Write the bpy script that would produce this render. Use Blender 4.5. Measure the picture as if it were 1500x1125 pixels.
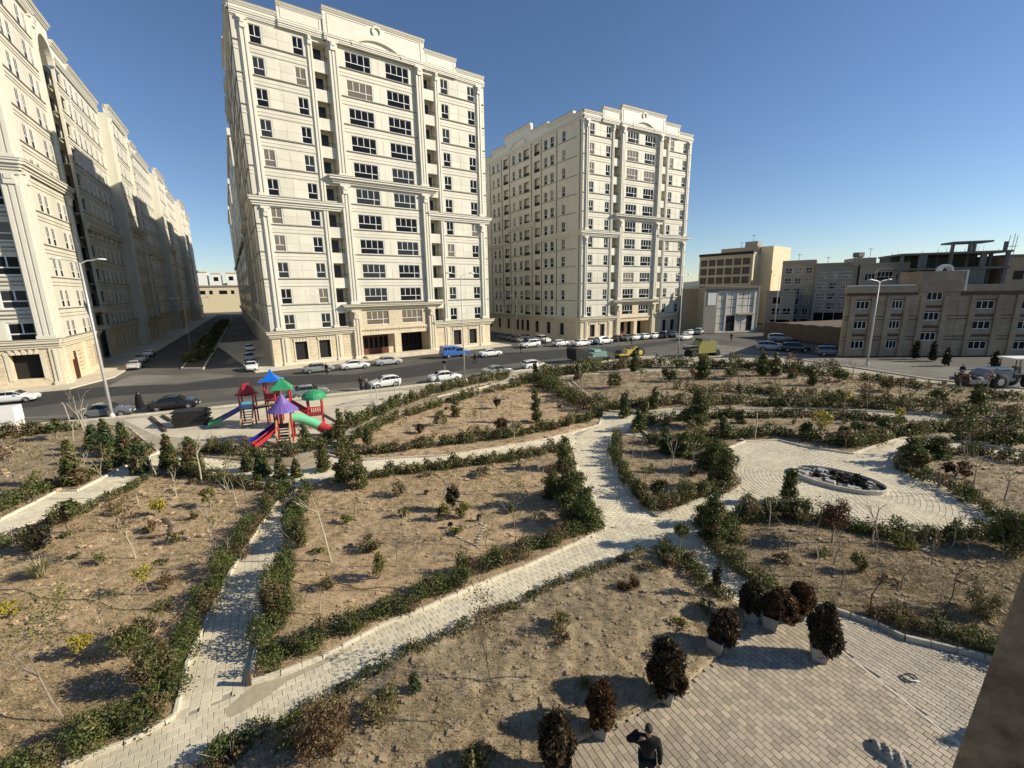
import bpy, bmesh, math, random
import numpy as np
from mathutils import Matrix, Vector, noise
from mathutils.geometry import delaunay_2d_cdt
R=math.radians
for o in list(bpy.data.objects): bpy.data.objects.remove(o)
scene=bpy.context.scene; COL=scene.collection
# ---------------- camera
CAM_H=11.5
cd=bpy.data.cameras.new('camera'); cam=bpy.data.objects.new('camera',cd); COL.objects.link(cam)
cd.sensor_width=36; cd.lens=36*645/1500; cd.clip_start=0.05; cd.clip_end=9000
cam.matrix_world=Matrix.Translation((0,0,CAM_H)) @ Matrix.Rotation(R(90-12),4,'X') @ Matrix.Rotation(R(-1),4,'Z')
scene.camera=cam
# ---------------- sky, sun, exposure
SUN_AZ,SUN_EL=93.,28.
w=bpy.data.worlds.new('World'); scene.world=w; w.use_nodes=True
nt=w.node_tree; nt.nodes.clear()
sky=nt.nodes.new('ShaderNodeTexSky'); sky.sky_type='NISHITA'; sky.sun_disc=False
sky.sun_elevation=R(SUN_EL); sky.sun_rotation=R(SUN_AZ); sky.altitude=300; sky.air_density=1.0; sky.dust_density=0.0; sky.ozone_density=2.4
bg=nt.nodes.new('ShaderNodeBackground'); bg.inputs[1].default_value=0.082
wo=nt.nodes.new('ShaderNodeOutputWorld'); hs_=nt.nodes.new('ShaderNodeHueSaturation'); hs_.inputs['Saturation'].default_value=1.06; nt.links.new(sky.outputs[0],hs_.inputs['Color']); tn_=nt.nodes.new('ShaderNodeMix'); tn_.data_type='RGBA'; tn_.blend_type='MULTIPLY'; tn_.inputs[0].default_value=1; tn_.inputs[7].default_value=(.93,.95,1.04,1); nt.links.new(hs_.outputs[0],tn_.inputs[6]); nt.links.new(tn_.outputs[2],bg.inputs[0]); nt.links.new(bg.outputs[0],wo.inputs[0])
sd=bpy.data.lights.new('sun','SUN'); sd.energy=5.0; sd.angle=R(0.53); sd.color=(1.0,0.91,0.74)
sun=bpy.data.objects.new('sun',sd); COL.objects.link(sun)
sv=Vector((math.sin(R(SUN_AZ))*math.cos(R(SUN_EL)),math.cos(R(SUN_AZ))*math.cos(R(SUN_EL)),math.sin(R(SUN_EL))))
sun.rotation_euler=(-sv).to_track_quat('-Z','Y').to_euler(); sun.location=sv*200
scene.view_settings.view_transform='Standard'; scene.view_settings.look='None'
scene.view_settings.exposure=0.44; scene.view_settings.gamma=1; scene.view_settings.use_curve_mapping=False
scene.render.engine='CYCLES'; scene.render.resolution_x=1024; scene.render.resolution_y=768
rnd=random.Random(7)
# ---------------- materials
MATS={}
def mat(name,base,rough=.8,var=.0,scale=3.,bump=0.,bscale=None,metal=0.,coat=0.,tint=0.,objrand=0.,spec=.5,alt=None,detail=5,coord='pos',transl=0.,var2=0.,scale2=.15,stretch=None):
    """procedural principled material: noise variation between base and alt, bump, per-piece tint"""
    if name in MATS: return MATS[name]
    m=bpy.data.materials.new(name); m.use_nodes=True; n=m.node_tree; L=n.links
    b=n.nodes['Principled BSDF']; b.inputs['Roughness'].default_value=rough; b.inputs['Metallic'].default_value=metal
    b.inputs['Specular IOR Level'].default_value=spec
    if coat: b.inputs['Coat Weight'].default_value=coat; b.inputs['Coat Roughness'].default_value=.08
    if coord=='pos':
        g=n.nodes.new('ShaderNodeNewGeometry'); cs=g.outputs['Position']
    else:
        g=n.nodes.new('ShaderNodeTexCoord'); cs=g.outputs['Object']
    if stretch:
        mp=n.nodes.new('ShaderNodeMapping'); mp.inputs['Scale'].default_value=stretch; L.new(cs,mp.inputs[0]); cs=mp.outputs[0]
    col=None
    base4=(*base,1); alt4=(*(alt if alt else tuple(min(1,c*(1+var)) for c in base)),1)
    lo4=base4 if alt else (*[c*(1-var) for c in base],1)
    rgb=n.nodes.new('ShaderNodeMix'); rgb.data_type='RGBA'
    rgb.inputs[6].default_value=lo4; rgb.inputs[7].default_value=alt4; rgb.inputs[0].default_value=.5
    if var or alt:
        nz=n.nodes.new('ShaderNodeTexNoise'); nz.inputs['Scale'].default_value=scale; nz.inputs['Detail'].default_value=detail; nz.inputs['Roughness'].default_value=.65
        L.new(cs,nz.inputs['Vector'])
        cr=n.nodes.new('ShaderNodeMapRange'); cr.inputs[1].default_value=.3; cr.inputs[2].default_value=.7; L.new(nz.outputs[0],cr.inputs[0]); L.new(cr.outputs[0],rgb.inputs[0])
    col=rgb.outputs[2]
    def mul(col,fac,lo,hi):
        mr=n.nodes.new('ShaderNodeMapRange'); mr.inputs[3].default_value=lo; mr.inputs[4].default_value=hi; L.new(fac,mr.inputs[0])
        hs=n.nodes.new('ShaderNodeHueSaturation'); L.new(mr.outputs[0],hs.inputs['Value']); L.new(col,hs.inputs['Color']); return hs.outputs[0]
    if var2:
        n2=n.nodes.new('ShaderNodeTexNoise'); n2.inputs['Scale'].default_value=scale2; n2.inputs['Detail'].default_value=4; L.new(cs,n2.inputs['Vector'])
        m2=n.nodes.new('ShaderNodeMapRange'); m2.inputs[1].default_value=.35; m2.inputs[2].default_value=.65; L.new(n2.outputs[0],m2.inputs[0])
        col=mul(col,m2.outputs[0],1-var2,1+var2)
    if tint:
        a=n.nodes.new('ShaderNodeAttribute'); a.attribute_name='tint'; col=mul(col,a.outputs['Fac'],1-tint,1+tint)
    if objrand:
        oi=n.nodes.new('ShaderNodeObjectInfo'); col=mul(col,oi.outputs['Random'],1-objrand,1+objrand)
    L.new(col,b.inputs['Base Color'])
    if bump:
        bn=n.nodes.new('ShaderNodeTexNoise'); bn.inputs['Scale'].default_value=bscale or scale*3; bn.inputs['Detail'].default_value=6; L.new(cs,bn.inputs['Vector'])
        bp=n.nodes.new('ShaderNodeBump'); bp.inputs['Strength'].default_value=min(1,bump*4); bp.inputs['Distance'].default_value=bump; L.new(bn.outputs[0],bp.inputs['Height']); L.new(bp.outputs[0],b.inputs['Normal'])
    if transl:
        t=n.nodes.new('ShaderNodeBsdfTranslucent'); L.new(col,t.inputs[0]); mx=n.nodes.new('ShaderNodeMixShader'); mx.inputs[0].default_value=transl
        L.new(b.outputs[0],mx.inputs[1]); L.new(t.outputs[0],mx.inputs[2]); L.new(mx.outputs[0],n.nodes['Material Output'].inputs[0])
    MATS[name]=m; return m
# ---------------- mesh helpers
class MB:
    def __init__(s): s.v=[]; s.f=[]; s.m=[]
    def box(s,x0,x1,y0,y1,z0,z1,mi=0,taper=None):
        b=len(s.v); t=taper or 0
        s.v+=[(x0,y0,z0),(x1,y0,z0),(x1,y1,z0),(x0,y1,z0),(x0+t,y0+t,z1),(x1-t,y0+t,z1),(x1-t,y1-t,z1),(x0+t,y1-t,z1)]
        for q in ((0,3,2,1),(4,5,6,7),(0,1,5,4),(1,2,6,5),(2,3,7,6),(3,0,4,7)): s.f.append(tuple(b+i for i in q)); s.m.append(mi)
        return s
    def fb(s,s0,s1,d0,d1,z0,z1,mi=0): return s.box(s0,s1,-d1,-d0,z0,z1,mi)   # facade box: along, outward depth, height
    def quad(s,a,b,c,d,mi=0):
        k=len(s.v); s.v+=[a,b,c,d]; s.f.append((k,k+1,k+2,k+3)); s.m.append(mi)
    def prism(s,poly,z0,z1,mi=0,axis='z'):
        k=len(s.v); n=len(poly)
        if axis=='z': s.v+=[(x,y,z0) for x,y in poly]+[(x,y,z1) for x,y in poly]
        elif axis=='y': s.v+=[(x,z0,y) for x,y in poly]+[(x,z1,y) for x,y in poly]
        else: s.v+=[(z0,x,y) for x,y in poly]+[(z1,x,y) for x,y in poly]
        s.f.append(tuple(k+i for i in range(n))[::-1]); s.f.append(tuple(k+n+i for i in range(n))); s.m+=[mi,mi]
        for i in range(n):
            j=(i+1)%n; s.f.append((k+i,k+j,k+n+j,k+n+i)); s.m.append(mi)
        return s
    def tube(s,pts,rad,n=6,mi=0,cap=True):
        pts=[Vector(p) for p in pts]; rad=rad if hasattr(rad,'__len__') else [rad]*len(pts); k=len(s.v)
        for i,p in enumerate(pts):
            d=(pts[min(i+1,len(pts)-1)]-pts[max(i-1,0)]).normalized()
            a=d.cross(Vector((0,0,1)) if abs(d.z)<.9 else Vector((1,0,0))).normalized(); b=d.cross(a)
            for j in range(n):
                t=2*math.pi*j/n; q=p+(a*math.cos(t)+b*math.sin(t))*rad[i]; s.v.append(tuple(q))
        for i in range(len(pts)-1):
            for j in range(n):
                j2=(j+1)%n; s.f.append((k+i*n+j,k+i*n+j2,k+(i+1)*n+j2,k+(i+1)*n+j)); s.m.append(mi)
        if cap:
            s.f.append(tuple(k+j for j in range(n))[::-1]); s.f.append(tuple(k+(len(pts)-1)*n+j for j in range(n))); s.m+=[mi,mi]
        return s
    def lathe(s,prof,n=12,c=(0,0,0),mi=0,f=None):
        k=len(s.v)
        for r,z in prof:
            for j in range(n):
                t=2*math.pi*j/n; rr=r*(f(t,z) if f else 1); s.v.append((c[0]+rr*math.cos(t),c[1]+rr*math.sin(t),c[2]+z))
        for i in range(len(prof)-1):
            for j in range(n):
                j2=(j+1)%n; s.f.append((k+i*n+j,k+i*n+j2,k+(i+1)*n+j2,k+(i+1)*n+j)); s.m.append(mi)
        return s
    def mesh(s,name,mats,smooth=False):
        me=bpy.data.meshes.new(name); me.from_pydata(s.v,[],s.f)
        for m in (mats if isinstance(mats,(list,tuple)) else [mats]): me.materials.append(m)
        if len(me.materials)>1: me.polygons.foreach_set('material_index',s.m)
        if smooth: me.polygons.foreach_set('use_smooth',[True]*len(s.f))
        me.update(); return me
    def build(s,name,mats,parent=None,M=None,smooth=False,**kw):
        return link(name,s.mesh(name,mats,smooth),parent,M,**kw)
def link(name,me,parent=None,M=None,label=None,cat=None,group=None,kind=None):
    o=bpy.data.objects.new(name,me); COL.objects.link(o)
    if parent: o.parent=parent
    if M is not None: o.matrix_local=M
    if label: o['label']=label
    if cat: o['category']=cat
    if group: o['group']=group
    if kind: o['kind']=kind
    return o
def thing(name,loc,rz=0,label=None,cat=None,group=None,kind=None,sc=1):
    M=Matrix.Translation((loc[0],loc[1],loc[2] if len(loc)>2 else 0))@Matrix.Rotation(rz,4,'Z')@Matrix.Scale(sc,4)
    return link(name,None,None,M,label,cat,group,kind)
def copy_tree(o,parent=None):
    c=o.copy(); COL.objects.link(c)
    if parent: c.parent=parent
    for ch in list(o.children): copy_tree(ch,c)
    return c
def az2rz(a): return R(90-a)      # azimuth (from +y towards +x) to rotation of local +x
def inpoly(x,y,P):
    c=False; j=len(P)-1
    for i in range(len(P)):
        if (P[i][1]>y)!=(P[j][1]>y) and x<(P[j][0]-P[i][0])*(y-P[i][1])/(P[j][1]-P[i][1])+P[i][0]: c=not c
        j=i
    return c
def npmesh(name,V,Fq,mats,tint=None,mi=None):
    """V (n,3), Fq (m,4) numpy -> mesh"""
    me=bpy.data.meshes.new(name); me.vertices.add(len(V)); me.vertices.foreach_set('co',np.asarray(V,np.float32).ravel())
    k=Fq.shape[1]; m=len(Fq)
    me.loops.add(m*k); me.loops.foreach_set('vertex_index',np.asarray(Fq,np.int32).ravel())
    me.polygons.add(m); me.polygons.foreach_set('loop_start',np.arange(m,dtype=np.int32)*k)
    for q in (mats if isinstance(mats,(list,tuple)) else [mats]): me.materials.append(q)
    if mi is not None: me.polygons.foreach_set('material_index',np.asarray(mi,np.int32))
    if tint is not None:
        a=me.attributes.new('tint','FLOAT','POINT'); a.data.foreach_set('value',np.asarray(tint,np.float32))
    me.polygons.foreach_set('use_smooth',np.zeros(m,bool)); me.update(calc_edges=True); return me
# colours
M_CREAM=mat('cream stone cladding',(.62,.59,.49),.6,.06,1.1,.004,6,objrand=.06,var2=.07,scale2=.25,stretch=(1,1,.3))
M_CREAM2=mat('cream stone trim',(.645,.615,.52),.55,.05,1.2,.004,8)
M_SHADEC=mat('shaded cream render',(.56,.525,.44),.8,.06,.7,.003,6,var2=.05)  # cream toned down for the side that lies in shade
M_TRAV=mat('honey travertine',(.50,.405,.26),.7,.0,1.6,.01,5,alt=(.64,.555,.40),objrand=.06)
M_TRAV2=mat('pale travertine trim',(.62,.555,.42),.65,.08,1.5,.006,6)
M_GLASS=mat('dark window glass',(.010,.011,.014),.12,spec=.12)
M_GLASS2=mat('curtained window glass',(.16,.13,.09),.18,.4,9,coord='obj',stretch=(6,1,.4))
M_GLASS3=mat('grey tinted glass',(.03,.032,.035),.15,spec=.2)
M_UPVC=mat('white window frame',(.72,.72,.69),.45)
M_DARK=mat('dark recess',(.012,.010,.009),.9)
M_WOOD=mat('reddish brown wood',(.12,.035,.02),.45,.3,5,.003)
M_ROOFM=mat('grey roofing',(.16,.15,.14),.9,.2,1.)
M_LEDGE=mat('dark ledge',(.22,.195,.155),.8,.1,2)  # dark tone puts the shadow line of the sill courses into the colour
# ======================= buildings =======================
WINC={}
def win_mesh(w,h,kind,fm=None,fw=.09):
    key=(round(w,2),round(h,2),kind,fm.name if fm else '',fw)
    if key in WINC: return WINC[key]
    m=MB(); f=fw
    a=lambda x0,x1,z0,z1: m.fb(x0,x1,-.15,-.10,z0,z1)
    a(0,w,0,f); a(0,w,h-f,h); a(0,f,f,h-f); a(w-f,w,f,h-f)
    tr=h*.40
    def vert(x,z0,z1): m.fb(x-f/2,x+f/2,-.148,-.102,z0,z1)
    if kind=='w2': m.fb(f,w-f,-.147,-.103,tr-f/2,tr+f/2); vert(w*.5,tr+f/2,h-f)
    elif kind=='w4':
        m.fb(f,w-f,-.147,-.103,tr-f/2,tr+f/2)
        for q in (.25,.5,.75): vert(w*q,tr+f/2,h-f)
        vert(w*.75,f,tr-f/2)
    elif kind=='w3':
        for q in (.33,.66): vert(w*q,f,h-f)
    elif kind=='w1': pass
    fr=m.mesh('window_frame',fm or M_UPVC)
    g=MB(); g.fb(f*.6,w-f*.6,-.14,-.12,f*.6,h-f*.6)
    gm=[g.mesh('pane',x) for x in (M_GLASS,M_GLASS2,M_GLASS3)]
    WINC[key]=(fr,gm); return WINC[key]
def add_win(root,M,s,d,z,w,h,kind='w2',glass=None,fm=None,fw=.09):
    fr,gm=win_mesh(w,h,kind,fm,fw)
    o=link('window',fr,root,M@Matrix.Translation((s,-d,z)))
    gi=glass if glass is not None else (1 if rnd.random()<.13 else (2 if rnd.random()<.3 else 0))
    link('pane',gm[gi],o)
    return o
def wallfill(m,s0,s1,z0,z1,ops,d,T=.35,mi=0):
    """wall slab with rectangular holes (ops: s0,s1,z0,z1)"""
    ops=sorted(ops); zs=sorted({z0,z1,*[o[2] for o in ops],*[o[3] for o in ops]})
    for a,b in zip(zs[:-1],zs[1:]):
        if b-a<1e-4: continue
        x=s0
        for o in [o for o in ops if o[2]<=a+1e-5 and o[3]>=b-1e-5]:
            if o[0]-x>1e-4: m.fb(x,o[0],d-T,d,a,b,mi)
            x=max(x,o[1])
        if s1-x>1e-4: m.fb(x,s1,d-T,d,a,b,mi)
def cornice(m,s0,s1,z0,z1,d,out=.7,mi=0,mi_top=None,e=None):
    e=out if e is None else e; h=z1-z0
    for k,(a,b,o) in enumerate(((0,.25,.35),(.25,.55,.55),(.55,.85,.85),(.85,1,1.))):
        m.fb(s0-e*o,s1+e*o,d-.3,d+out*o,z0+h*a,z0+h*b-(0.001 if k<3 else 0),mi)
    if mi_top is not None: m.fb(s0-e,s1+e,d-.3,d+out+.03,z1,z1+.07,mi_top)
def pilaster(m,s0,s1,z0,z1,d,out=.35,mi=0,cap=True,ribs=3):
    w=s1-s0; m.fb(s0,s1,d-.05,d+out*.6,z0,z1,mi)
    for i in range(ribs):
        c=s0+w*(i+.5)/ribs; m.fb(c-w*.11,c+w*.11,d+out*.6-.01,d+out,z0+.5,z1-1.6 if cap else z1-.2,mi)
    m.fb(s0-.06,s1+.06,d-.05,d+out+.05,z0,z0+.5,mi)
    if cap:
        m.fb(s0-.08,s1+.08,d-.05,d+out+.1,z1-.35,z1-.01,mi); m.fb(s0+w*.2,s1-w*.2,d,d+out+.16,z1-1.5,z1-.36,mi)
        m.fb(s0+w*.3,s1-w*.3,d,d+out+.24,z1-.9,z1-.36,mi)
PANELC={}
def panel(root,M,s0,s1,z0,z1,d,m=None,name='cladding_panel',th=.03,g=.022):
    m=m or M_CREAM; w=round(s1-s0,2); h=round(z1-z0,2); key=(w,h,m.name,th,g)
    if key not in PANELC:
        q=MB(); q.v=[(g,0,g),(w-g,0,g),(w-g,0,h-g),(g,0,h-g),(g+.015,-th,g+.015),(w-g-.015,-th,g+.015),(w-g-.015,-th,h-g-.015),(g+.015,-th,h-g-.015)]
        q.f=[(4,5,6,7),(0,1,5,4),(1,2,6,5),(2,3,7,6),(3,0,4,7)]; q.m=[0]*5
        PANELC[key]=q.mesh(name,m)
    return link(name,PANELC[key],root,M@Matrix.Translation((s0,-d,z0)))
def arch_ring(m,c,z,ri,ro,a0,a1,d0,d1,n=14,mi=0,sz=1.):
    for i in range(n):
        t0=a0+(a1-a0)*i/n; t1=a0+(a1-a0)*(i+1)/n
        P=[(c+ri*math.cos(t0),z+sz*ri*math.sin(t0)),(c+ro*math.cos(t0),z+sz*ro*math.sin(t0)),(c+ro*math.cos(t1),z+sz*ro*math.sin(t1)),(c+ri*math.cos(t1),z+sz*ri*math.sin(t1))]
        m.prism(P,-d1,-d0,mi,'y')
PIT=4.13
def tower_front(root,M,ks,kz,gh=0.):
    """twelve-storey front with balcony shafts, wide centre bay, pediment. ks,kz scale width and height"""
    S=lambda x:x*ks; Z=lambda z:z*kz
    wall=MB(); trim=MB(); stone=MB(); 
    wt=lambda i:Z(8.22+PIT*i); wb=lambda i:Z(5.80+PIT*i)
    zt=Z(50.5); z0=Z(5.3)
    def bay(a,b,wins,kind):
        ops=[]
        for i in range(11):
            for (x0,x1) in wins: ops.append((S(x0),S(x1),wb(i),wt(i)))
        wallfill(wall,S(a),S(b),z0,zt,ops,0)
        for i in range(11):
            for (x0,x1) in wins: add_win(root,M,S(x0),0,wb(i),S(x1-x0),wt(i)-wb(i),kind)
            if i>0:
                trim.fb(S(a)+.02,S(b)-.02,-.02,.16,wb(i)-.16,wb(i)-.05,1)
            trim.fb(S(a)+.02,S(b)-.02,-.02,.09,wt(i)+Z(.42),wt(i)+Z(.5),0)
            # string course strips under the sill
            if i>0: trim.fb(S(a)+.02,S(b)-.02,-.02,.07,wb(i)-Z(.75),wb(i)-Z(.69),0)
    bay(0,9.95,((2.2,3.75),(8.0,9.5)),'w2'); bay(32.65,42.6,((33.1,34.6),(38.85,40.4)),'w2')
    bay(14.7,27.9,((15.8,20.0),(22.6,26.8)),'w4')
    for i in range(11):       # cladding panels between the windows
        zb,zc=wb(i),wt(i); zm=(zb+zc)/2
        for a,b in ((3.95,7.8),(34.8,38.65)):
            for k in range(2):
                x0=S(a+(b-a)*k/2); x1=S(a+(b-a)*(k+1)/2)
                panel(root,M,x0,x1,zb,zm,0); panel(root,M,x0,x1,zm,zc,0)
        for k in range(2):
            x0=S(20.2+1.1*k); panel(root,M,x0,x0+S(1.1),zb,zc,0)
        if i<10:
            zs0=wt(i)+Z(.52); zs1=wb(i+1)-Z(.77)
            for a,b in ((2.1,9.9),(14.9,27.7),(32.8,40.5)): panel(root,M,S(a),S(b),zs0,zs1,0)
    # balcony shafts
    for a,b,flip in ((10.9,13.1,0),(29.5,31.7,1)):
        wall.fb(S(a),S(b),-2.0,-1.7,z0,zt)
        for i in range(11):
            zb,zc=wb(i),wt(i)
            bm=MB(); bm.fb(S(a),S(b),-1.7,0,zb-Z(1.15),zb-Z(1.0)); bm.fb(S(a),S(b),-.18,0,zb-Z(1.0),zb+Z(.05))
            bm.fb(S(a),S(b),-1.7,0,zc+Z(.05),zb-Z(1.15)+Z(PIT)) if i==10 else bm.fb(S(a),S(b),-.18,0,zc+Z(.05),zb+Z(PIT-1.15))
            o=bm.build('balcony',M_CREAM,root,M)
            rb=MB(); rb.fb(S(a),S(b),-.12,-.07,zb+Z(.62),zb+Z(.68))
            for k in range(7): x=S(a)+(S(b)-S(a))*(k+.5)/7; rb.fb(x-.015,x+.015,-.11,-.08,zb+Z(.05),zb+Z(.62))
            rb.build('railing',M_DARK,o)
            dd=MB(); x0=S(a+.5 if flip else a+.4); dd.fb(x0,x0+S(1.2),-1.7,-1.62,zb-Z(.9),zc-Z(.2)); dd.build('balcony_door',M_GLASS3,o)
    for a,b in ((9.95,10.9),(31.7,32.65)):
        wall.fb(S(a),S(b),-.35,0,z0,zt)
        p=MB(); pilaster(p,S(a)+.05,S(b)-.05,Z(5.7),Z(50.4),0,.22,ribs=2); p.build('pilaster',M_CREAM2,root,M)
    for a,b in ((13.1,14.7),(27.9,29.5)):
        stone.fb(S(a),S(b),-.6,0,0,Z(8.6)); wall.fb(S(a),S(b),-.6,0,Z(8.6),zt)
        for z_0,z_1,mt in ((0,8.6,M_TRAV2),(9.6,29.2,M_CREAM2),(30.4,50.3,M_CREAM2)):
            p=MB(); pilaster(p,S(a)+.05,S(b)-.05,Z(z_0),Z(z_1),0,.6); p.build('column',mt,root,M)
    for a,b in ((.85,2.0),(40.7,41.85)):
        for z_0,z_1 in ((5.75,24.8),(26.2,50.1)):
            p=MB(); pilaster(p,S(a),S(b),Z(z_0),Z(z_1),0,.3,ribs=2); p.build('pilaster',M_CREAM2,root,M)
    wall.build('wall',M_CREAM,root,M)
    trim.build('string_course',[M_CREAM2,M_LEDGE],root,M,kind='stuff')
    # cornices
    for z_0,z_1,a,b,mt in ((24.9,26.1,0,12.9,M_CREAM2),(24.9,26.1,29.7,42.6,M_CREAM2),(29.3,30.4,12.4,30.3,M_CREAM2),(8.65,9.55,12.7,30.2,M_TRAV2),(4.6,5.65,0,12.9,M_TRAV2),(4.6,5.65,29.7,42.6,M_TRAV2)):
        c=MB(); cornice(c,S(a),S(b),Z(z_0),Z(z_1),.05 if z_0<25 or z_0>29 else .05,1.1 if 8<z_0<9 or z_0>29 else .8,0,1); 
        c.build('cornice',[mt,M_LEDGE],root,M)
    # roof parapets with stepped tops
    for a,b,zt_,d in ((0,6.2,51.9,.1),(6.2,12.7,53.3,.3),(12.7,29.9,54.6,.5),(29.9,36.4,53.3,.3),(36.4,42.6,51.9,.1)):
        c=MB(); c.fb(S(a),S(b),-.5,d,zt,Z(zt_)); 
        cornice(c,S(a),S(b),Z(zt_-.5),Z(zt_),d,.3,0,1,e=.08)
        cornice(c,S(a),S(b),Z(50.1),Z(50.95),d,.35,0,e=0.05)
        if a==12.7:
            # shallow arch with ring emblem over the centre bay
            arch_ring(c,S(21.3),Z(46.4),S(6.3),S(7.2),R(48),R(132),d-.02,d+.35,14,0,kz/ks*.86)
            arch_ring(c,S(21.3),Z(53.35),S(.55),S(.85),0,2*math.pi,d-.02,d+.22,14,0,kz/ks)
            for q in (-1,1):
                x0,x1=sorted((S(21.3+q*1.6),S(21.3+q*7.9)))
                for zz in (52.2,53.8): 
                    if zz>53 : c.fb(x0,x1,d-.02,d+.07,Z(zz),Z(zz)+.12)
                c.fb(S(21.3+q*7.9)-.06,S(21.3+q*7.9)+.06,d-.02,d+.07,Z(51.2),Z(53.8))
        elif zt_>53: 
            for zz in (51.3,52.7): c.fb(S(a+.5),S(b-.5),d-.02,d+.06,Z(zz),Z(zz)+.1)
            for xx in (a+.5,b-.5): c.fb(S(xx)-.05,S(xx)+.05,d-.02,d+.06,Z(51.3),Z(52.7))
        c.build('parapet',[M_CREAM2,M_ROOFM],root,M)
    # ground floor
    gf=MB(); gops=[(S(x0),S(x1),Z(.7),Z(3.75)) for x0,x1 in ((3.4,5.3),(7.2,9.05))]
    wallfill(gf,0,S(13.1),0,z0,gops,.02); 
    gops2=[(S(42.6-x1),S(42.6-x0),Z(.7),Z(3.75)) for x0,x1 in ((3.4,5.3),(7.2,9.05))]
    wallfill(gf,S(29.5),S(42.6),0,z0,gops2,.02)
    wallfill(gf,S(14.7),S(27.9),Z(4.0),Z(5.3),[],.1)
    gf.fb(S(14.7),S(27.9),-.2,.25,Z(5.0),Z(5.25)); 
    for k in range(26): gf.fb(S(14.9+k*.5),S(14.9+k*.5)+.18,.1,.3,Z(4.78),Z(5.0))
    gf.fb(S(20.8),S(22.1),-.9,.15,0,Z(4.0)); gf.fb(S(14.7),S(27.9),-3.6,-3.2,0,z0)
    gf.fb(S(14.6),S(14.7),-3.2,-.3,0,z0); gf.fb(S(27.9),S(28.0),-3.2,-.3,0,z0)
    for a,b in ((5.55,5.7),(22.3,22.45)): pass
    gf.build('ground_floor_wall',M_TRAV,root,M)
    for ops in (gops,gops2):
        for o in ops:
            q=MB(); q.fb(o[0]-.25,o[1]+.25,.02,.14,o[3],o[3]+Z(.35)); q.fb(o[0]-.2,o[0],.02,.1,o[2],o[3]); q.fb(o[1],o[1]+.2,.02,.1,o[2],o[3]); q.fb(o[0]-.3,o[1]+.3,.02,.2,o[2]-.15,o[2])
            fo=q.build('shop_window',M_TRAV2,root,M); g=MB(); g.fb(o[0],o[1],-.33,-.25,o[2],o[3]); g.build('pane',M_DARK,fo)
            for k in range(5):
                x=(o[0]+o[1])/2+(k-2)*.42; kq=MB(); kq.prism([(x-.13,o[3]+.0),(x+.13,o[3]),(x+.13+(k-2)*.1,o[3]+Z(.6)),(x-.13+(k-2)*.1,o[3]+Z(.6))],-.2,-.1,0,'y'); kq.build('keystone',M_TRAV2,root,M)
    # masonry blocks of the ground floor
    for (a,b) in ((2.7,3.1),(5.6,6.9),(9.35,10.1),(11.3,13.0),(29.6,31.5),(32.8,33.3),(35.7,37.0),(39.5,40.7)):
        for k in range(7):
            zz=Z(.5+.56*k); panel(root,M,S(a),S(b),zz,zz+Z(.54),.02,M_TRAV,'masonry_block',.04,.03)
    for a,b in ((1.45,2.6),(10.15,11.2),(31.6,32.65),(40.0+.0,41.15)):
        p=MB(); pilaster(p,S(a),S(b),0,Z(4.55),.02,.28,cap=False,ribs=1); p.build('pilaster',M_TRAV2,root,M)
    pl=MB(); pl.fb(-.05,S(13.0),0,.14,0,Z(.5)); pl.fb(S(29.7),S(42.6)+.05,0,.14,0,Z(.5)); pl.build('plinth',M_TRAV2,root,M)
    # entrance doors
    for a,b in ((14.9,20.7),(22.2,27.8)):
        dm=MB(); dm.fb(S(a),S(b),-3.2,-3.1,0,Z(3.9)); o=dm.build('entrance_door',M_WOOD if a<20 else M_DARK,root,M)
        for k in range(6):
            x=S(a)+(S(b)-S(a))*(k+.15)/6; g=MB(); g.fb(x,x+(S(b)-S(a))/6*.7,-3.1,-3.06,Z(1.2),Z(3.3)); g.build('pane',M_GLASS,o)
    # first-floor stone facing of the centre bay
    st=MB(); ops=[(S(x0),S(x1),wb(0),wt(0)) for x0,x1 in ((15.8,20.0),(22.6,26.8))]
    wallfill(st,S(14.7),S(27.9),Z(5.3),Z(8.65),ops,.04,.04); st.build('stone_facing',M_TRAV,root,M)
    stone.build('pier',M_TRAV,root,M)
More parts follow.
